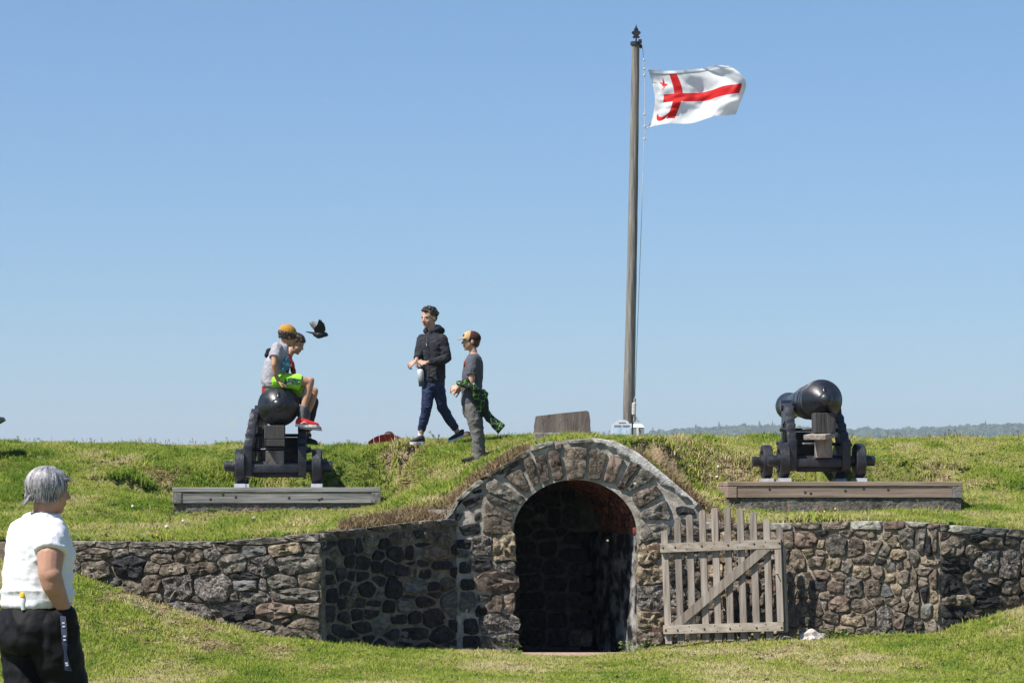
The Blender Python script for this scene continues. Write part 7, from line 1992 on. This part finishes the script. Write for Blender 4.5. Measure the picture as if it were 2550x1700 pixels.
    ff += [(3, 2, 1, 0), tuple((len(pth) - 1) * 4 + k for k in range(4))]
    mesh_obj('strap', vv, ff, lm, lan)
    for (x, y, d_) in ((157.7, 1550, -.2545), (158.5, 1559, -.2625), (160.5, 1583, -.2735), (160.8, 1592, -.2745), (167, 1655, -.264), (165.5, 1650, -.2655)):
        m = MB(); m.box(J(x, y, d_ - .001), (.012, .002, .007)); m.build('mark', M_WHITE2, lan)
    vb = J(58, 1502, -.168)
    vial = empty('small_bottle', vb, 0, 'tiny clear bottle with yellow cap tucked in the woman\'s waistband', 'bottle')
    m = MB(); m.lathe([(-.03, .011), (0, .0135), (.024, .0135), (.028, .011)], vb, (-.05, 0, 1), 16); m.build('vial', mat('frosted_plastic', (.55, .57, .56), (.65, .67, .66), rough=.4), vial, True, angle=40)
    m = MB(); m.lathe([(.029, .0125), (.031, .0145), (.050, .0145), (.053, .012)], vb, (-.05, 0, 1), 16); m.build('cap', mat('yellow_cap', (.70, .42, .01), (.75, .48, .02), rough=.5), vial, True, angle=40)
    return e
M_HAIRS = mat('white_strand', (0.50, 0.49, 0.49), (0.62, 0.60, 0.60), scale=20, rough=0.4, spec=0.5); M_HAIRK = mat('dark_strand', (0.05, 0.048, 0.055), (0.12, 0.115, 0.125), scale=20, rough=0.4, spec=0.5)
M_WTEE = fabric('white_tee', (0.68, 0.68, 0.71), (0.74, 0.74, 0.77)); M_BPANT = fabric('black_stretch', (0.006, 0.006, 0.007), (0.010, 0.010, 0.012), 0.65)
woman()

# ---- people seated in the red chairs, only the tops of their heads show
def seated(px, label, hm):
    D = chair_dist(px) + 0.12
    c = P(px, 1077, D); g = float(zup(c.x, D))
    e = empty('person', (c.x, D + .2, g), 0, label, 'person')
    b = Fig(); hd = Head((c.x, D + .10, P(px, 1073, D).z - .125), (0, 1), .235, -.05)
    nk = hd.pt(0, -.1, -.75); hd.skull(b, nk, .2)
    hip = Vector((c.x, D + .15, g + .42))
    b.loft([(hip, (.15, 0, 0), (0, .10, 0)), (hip.lerp(nk, .5), (.15, 0, 0), (0, .1, 0)), (hip.lerp(nk, .9), (.17, 0, 0), (0, .09, 0)), (nk, (.06, 0, 0), (0, .05, 0))])
    for k in (-1, 1):
        sh = nk + Vector((k * .17, 0, -.06)); el = Vector((c.x + k * .27, D + .2, g + .60)); wr = el + Vector((0, .24, 0))
        b.chain([(sh, .05), (el, .04), (wr, .028)]); hand(b, wr, (0, 1, -.1), (0, 0, 1), .16, .3, -k)
        kn = Vector((c.x + k * .1, D + .62, g + .46)); b.chain([(hip + Vector((k * .09, 0, 0)), .08), (kn, .055), (kn + Vector((0, .12, -.44)), .04)])
    b.build('body', M_SKIN, e, .008, 3)
    c_ = Fig(); c_.loft([(hip + Vector((0, 0, -.03)), (.17, 0, 0), (0, .13, 0)), (hip.lerp(nk, .5), (.17, 0, 0), (0, .125, 0)), (hip.lerp(nk, .9), (.19, 0, 0), (0, .11, 0)), (nk, (.08, 0, 0), (0, .07, 0))]); c_.build('shirt', M_TEE, e, .01, 3)
    h = Fig(); hd.ell(h, (0, -.09, .14), (.35, .43, .38)); h.build('hair', hm, e, .007, 2, [(.005, 30, (1, 1, .5))])
seated(968, 'person seated in the left red chair, only brown hair showing', M_HAIRB)
seated(1163, 'person seated in the right red chair, only dark hair showing', M_HAIRD)
# ------------------------------------------------------------------ bird and drifting petals
def crow():
    D = 34.0
    C5 = lambda x, y, d=0.0: P(740 + x * 0.05102, 770 + y * 0.05102, D + d)
    m_ = mat('crow_black', (0.008, 0.009, 0.012), (0.022, 0.024, 0.030), scale=20, rough=0.5, spec=0.4)
    e = empty('crow', C5(1100, 1250), 0, 'black crow flying with raised wings beside the boys', 'bird')
    b = Fig()
    b.chain([(C5(760, 1150), .012), (C5(900, 1210), .034), (C5(1050, 1250), .046), (C5(1200, 1230), .042), (C5(1330, 1225), .032)])
    b.ell(C5(1350, 1232), (.040, .034, .030)); b.limb(C5(1380, 1245), C5(1545, 1282), .016, .003)
    for k in (-1, 1): b.limb(C5(860, 1180, k * .01), C5(430, 1090, k * .03), .016, .006)
    b.build('body', m_, e, .006, 2)
    def wing(name, root0, root1, tips, d0, d1):
        o = None
        mm = MB()
        n = len(tips)
        for i, (bx, by, tx, ty) in enumerate(tips):
            dd = d0 + (d1 - d0) * i / max(1, n - 1)
            a = C5(bx, by, dd * .4); t = C5(tx, ty, dd)
            ax = (t - a).normalized(); sd = ax.cross(Vector((0, 1, 0))).normalized(); w_ = .017
            v = [a - sd * w_, a + sd * w_, a.lerp(t, .7) + sd * w_ * 1.0, t + sd * w_ * .25, t - sd * w_ * .25, a.lerp(t, .7) - sd * w_ * 1.0]
            th = Vector((0, .003, 0))
            mm.add([p - th for p in v] + [p + th for p in v], [(0, 1, 2, 3, 4, 5), (11, 10, 9, 8, 7, 6)] + [(i_, 6 + i_, 6 + (i_ + 1) % 6, (i_ + 1) % 6) for i_ in range(6)])
        return mm.build(name, m_, e)
    wing('wing', None, None, [(920, 1150, 870, 870), (960, 1150, 930, 800), (1000, 1150, 990, 740), (1050, 1150, 1030, 620), (1090, 1150, 1060, 520), (1130, 1150, 1110, 480), (1170, 1140, 1180, 530), (1200, 1120, 1250, 620), (1220, 1100, 1310, 680), (1230, 1090, 1360, 820), (1240, 1080, 1385, 960), (1220, 1140, 1330, 1010)], -.06, -.12)
    wing('wing', None, None, [(1000, 1120, 600, 650), (1030, 1080, 700, 590), (1060, 1040, 760, 570), (1080, 1000, 840, 580), (1040, 1100, 880, 850), (1080, 1060, 940, 760)], .10, .20)
crow()
M_PETAL = mat('pale_petal', (0.55, 0.56, 0.30), (0.65, 0.66, 0.42), scale=30, rough=0.8, transl=0.3)
for (px, py, sz, D, lb) in [(1581, 1203, .028, 22.0, 'pale petal drifting before the right side of the arch'), (1513, 1345, .022, 24.0, 'tiny pale petal drifting inside the doorway mouth'), (811, 251, .016, 24.0, 'tiny pale petal high in the sky left of centre'), (1216, 706, .016, 24.0, 'tiny pale petal in the sky above the boy in the brown cap'), (534, 655, .014, 24.0, 'tiny pale petal in the sky above the left cannon'), (576, 1055, .022, 22.0, 'small pale petal beside the left cannon wheel')]:
    c = P(px, py, D); m = MB()
    pts = [(-.5, 0, 0), (-.25, .05, .32), (.2, .1, .36), (.5, .02, .05), (.25, -.04, -.30), (-.2, -.05, -.28)]
    m.add([c + Vector(q) * sz for q in pts] + [c + Vector((q[0], q[1] + .08, q[2])) * sz for q in pts], [(0, 1, 2, 3, 4, 5), (11, 10, 9, 8, 7, 6)] + [(i, 6 + i, 6 + (i + 1) % 6, (i + 1) % 6) for i in range(6)])
    tag(m.build('petal', M_PETAL), lb, 'petal', 'petals drifting in the air')

# ------------------------------------------------------------------ haze over the bay
hz_ = MB(); hz_.box((0, 2350, 44), (9600, 5100, 106))
hm = bpy.data.materials.new('thin_haze'); hm.use_nodes = True
ht = hm.node_tree; ht.nodes.remove(ht.nodes['Principled BSDF'])
pv = ht.nodes.new('ShaderNodeVolumePrincipled'); pv.inputs['Color'].default_value = (0.80, 0.88, 1.0, 1); pv.inputs['Density'].default_value = 0.00018; pv.inputs['Anisotropy'].default_value = 0.2
ht.links.new(pv.outputs[0], ht.nodes['Material Output'].inputs['Volume'])
tag(hz_.build('haze', hm), 'thin pale sea haze in front of the far shore', 'haze', None, 'stuff')
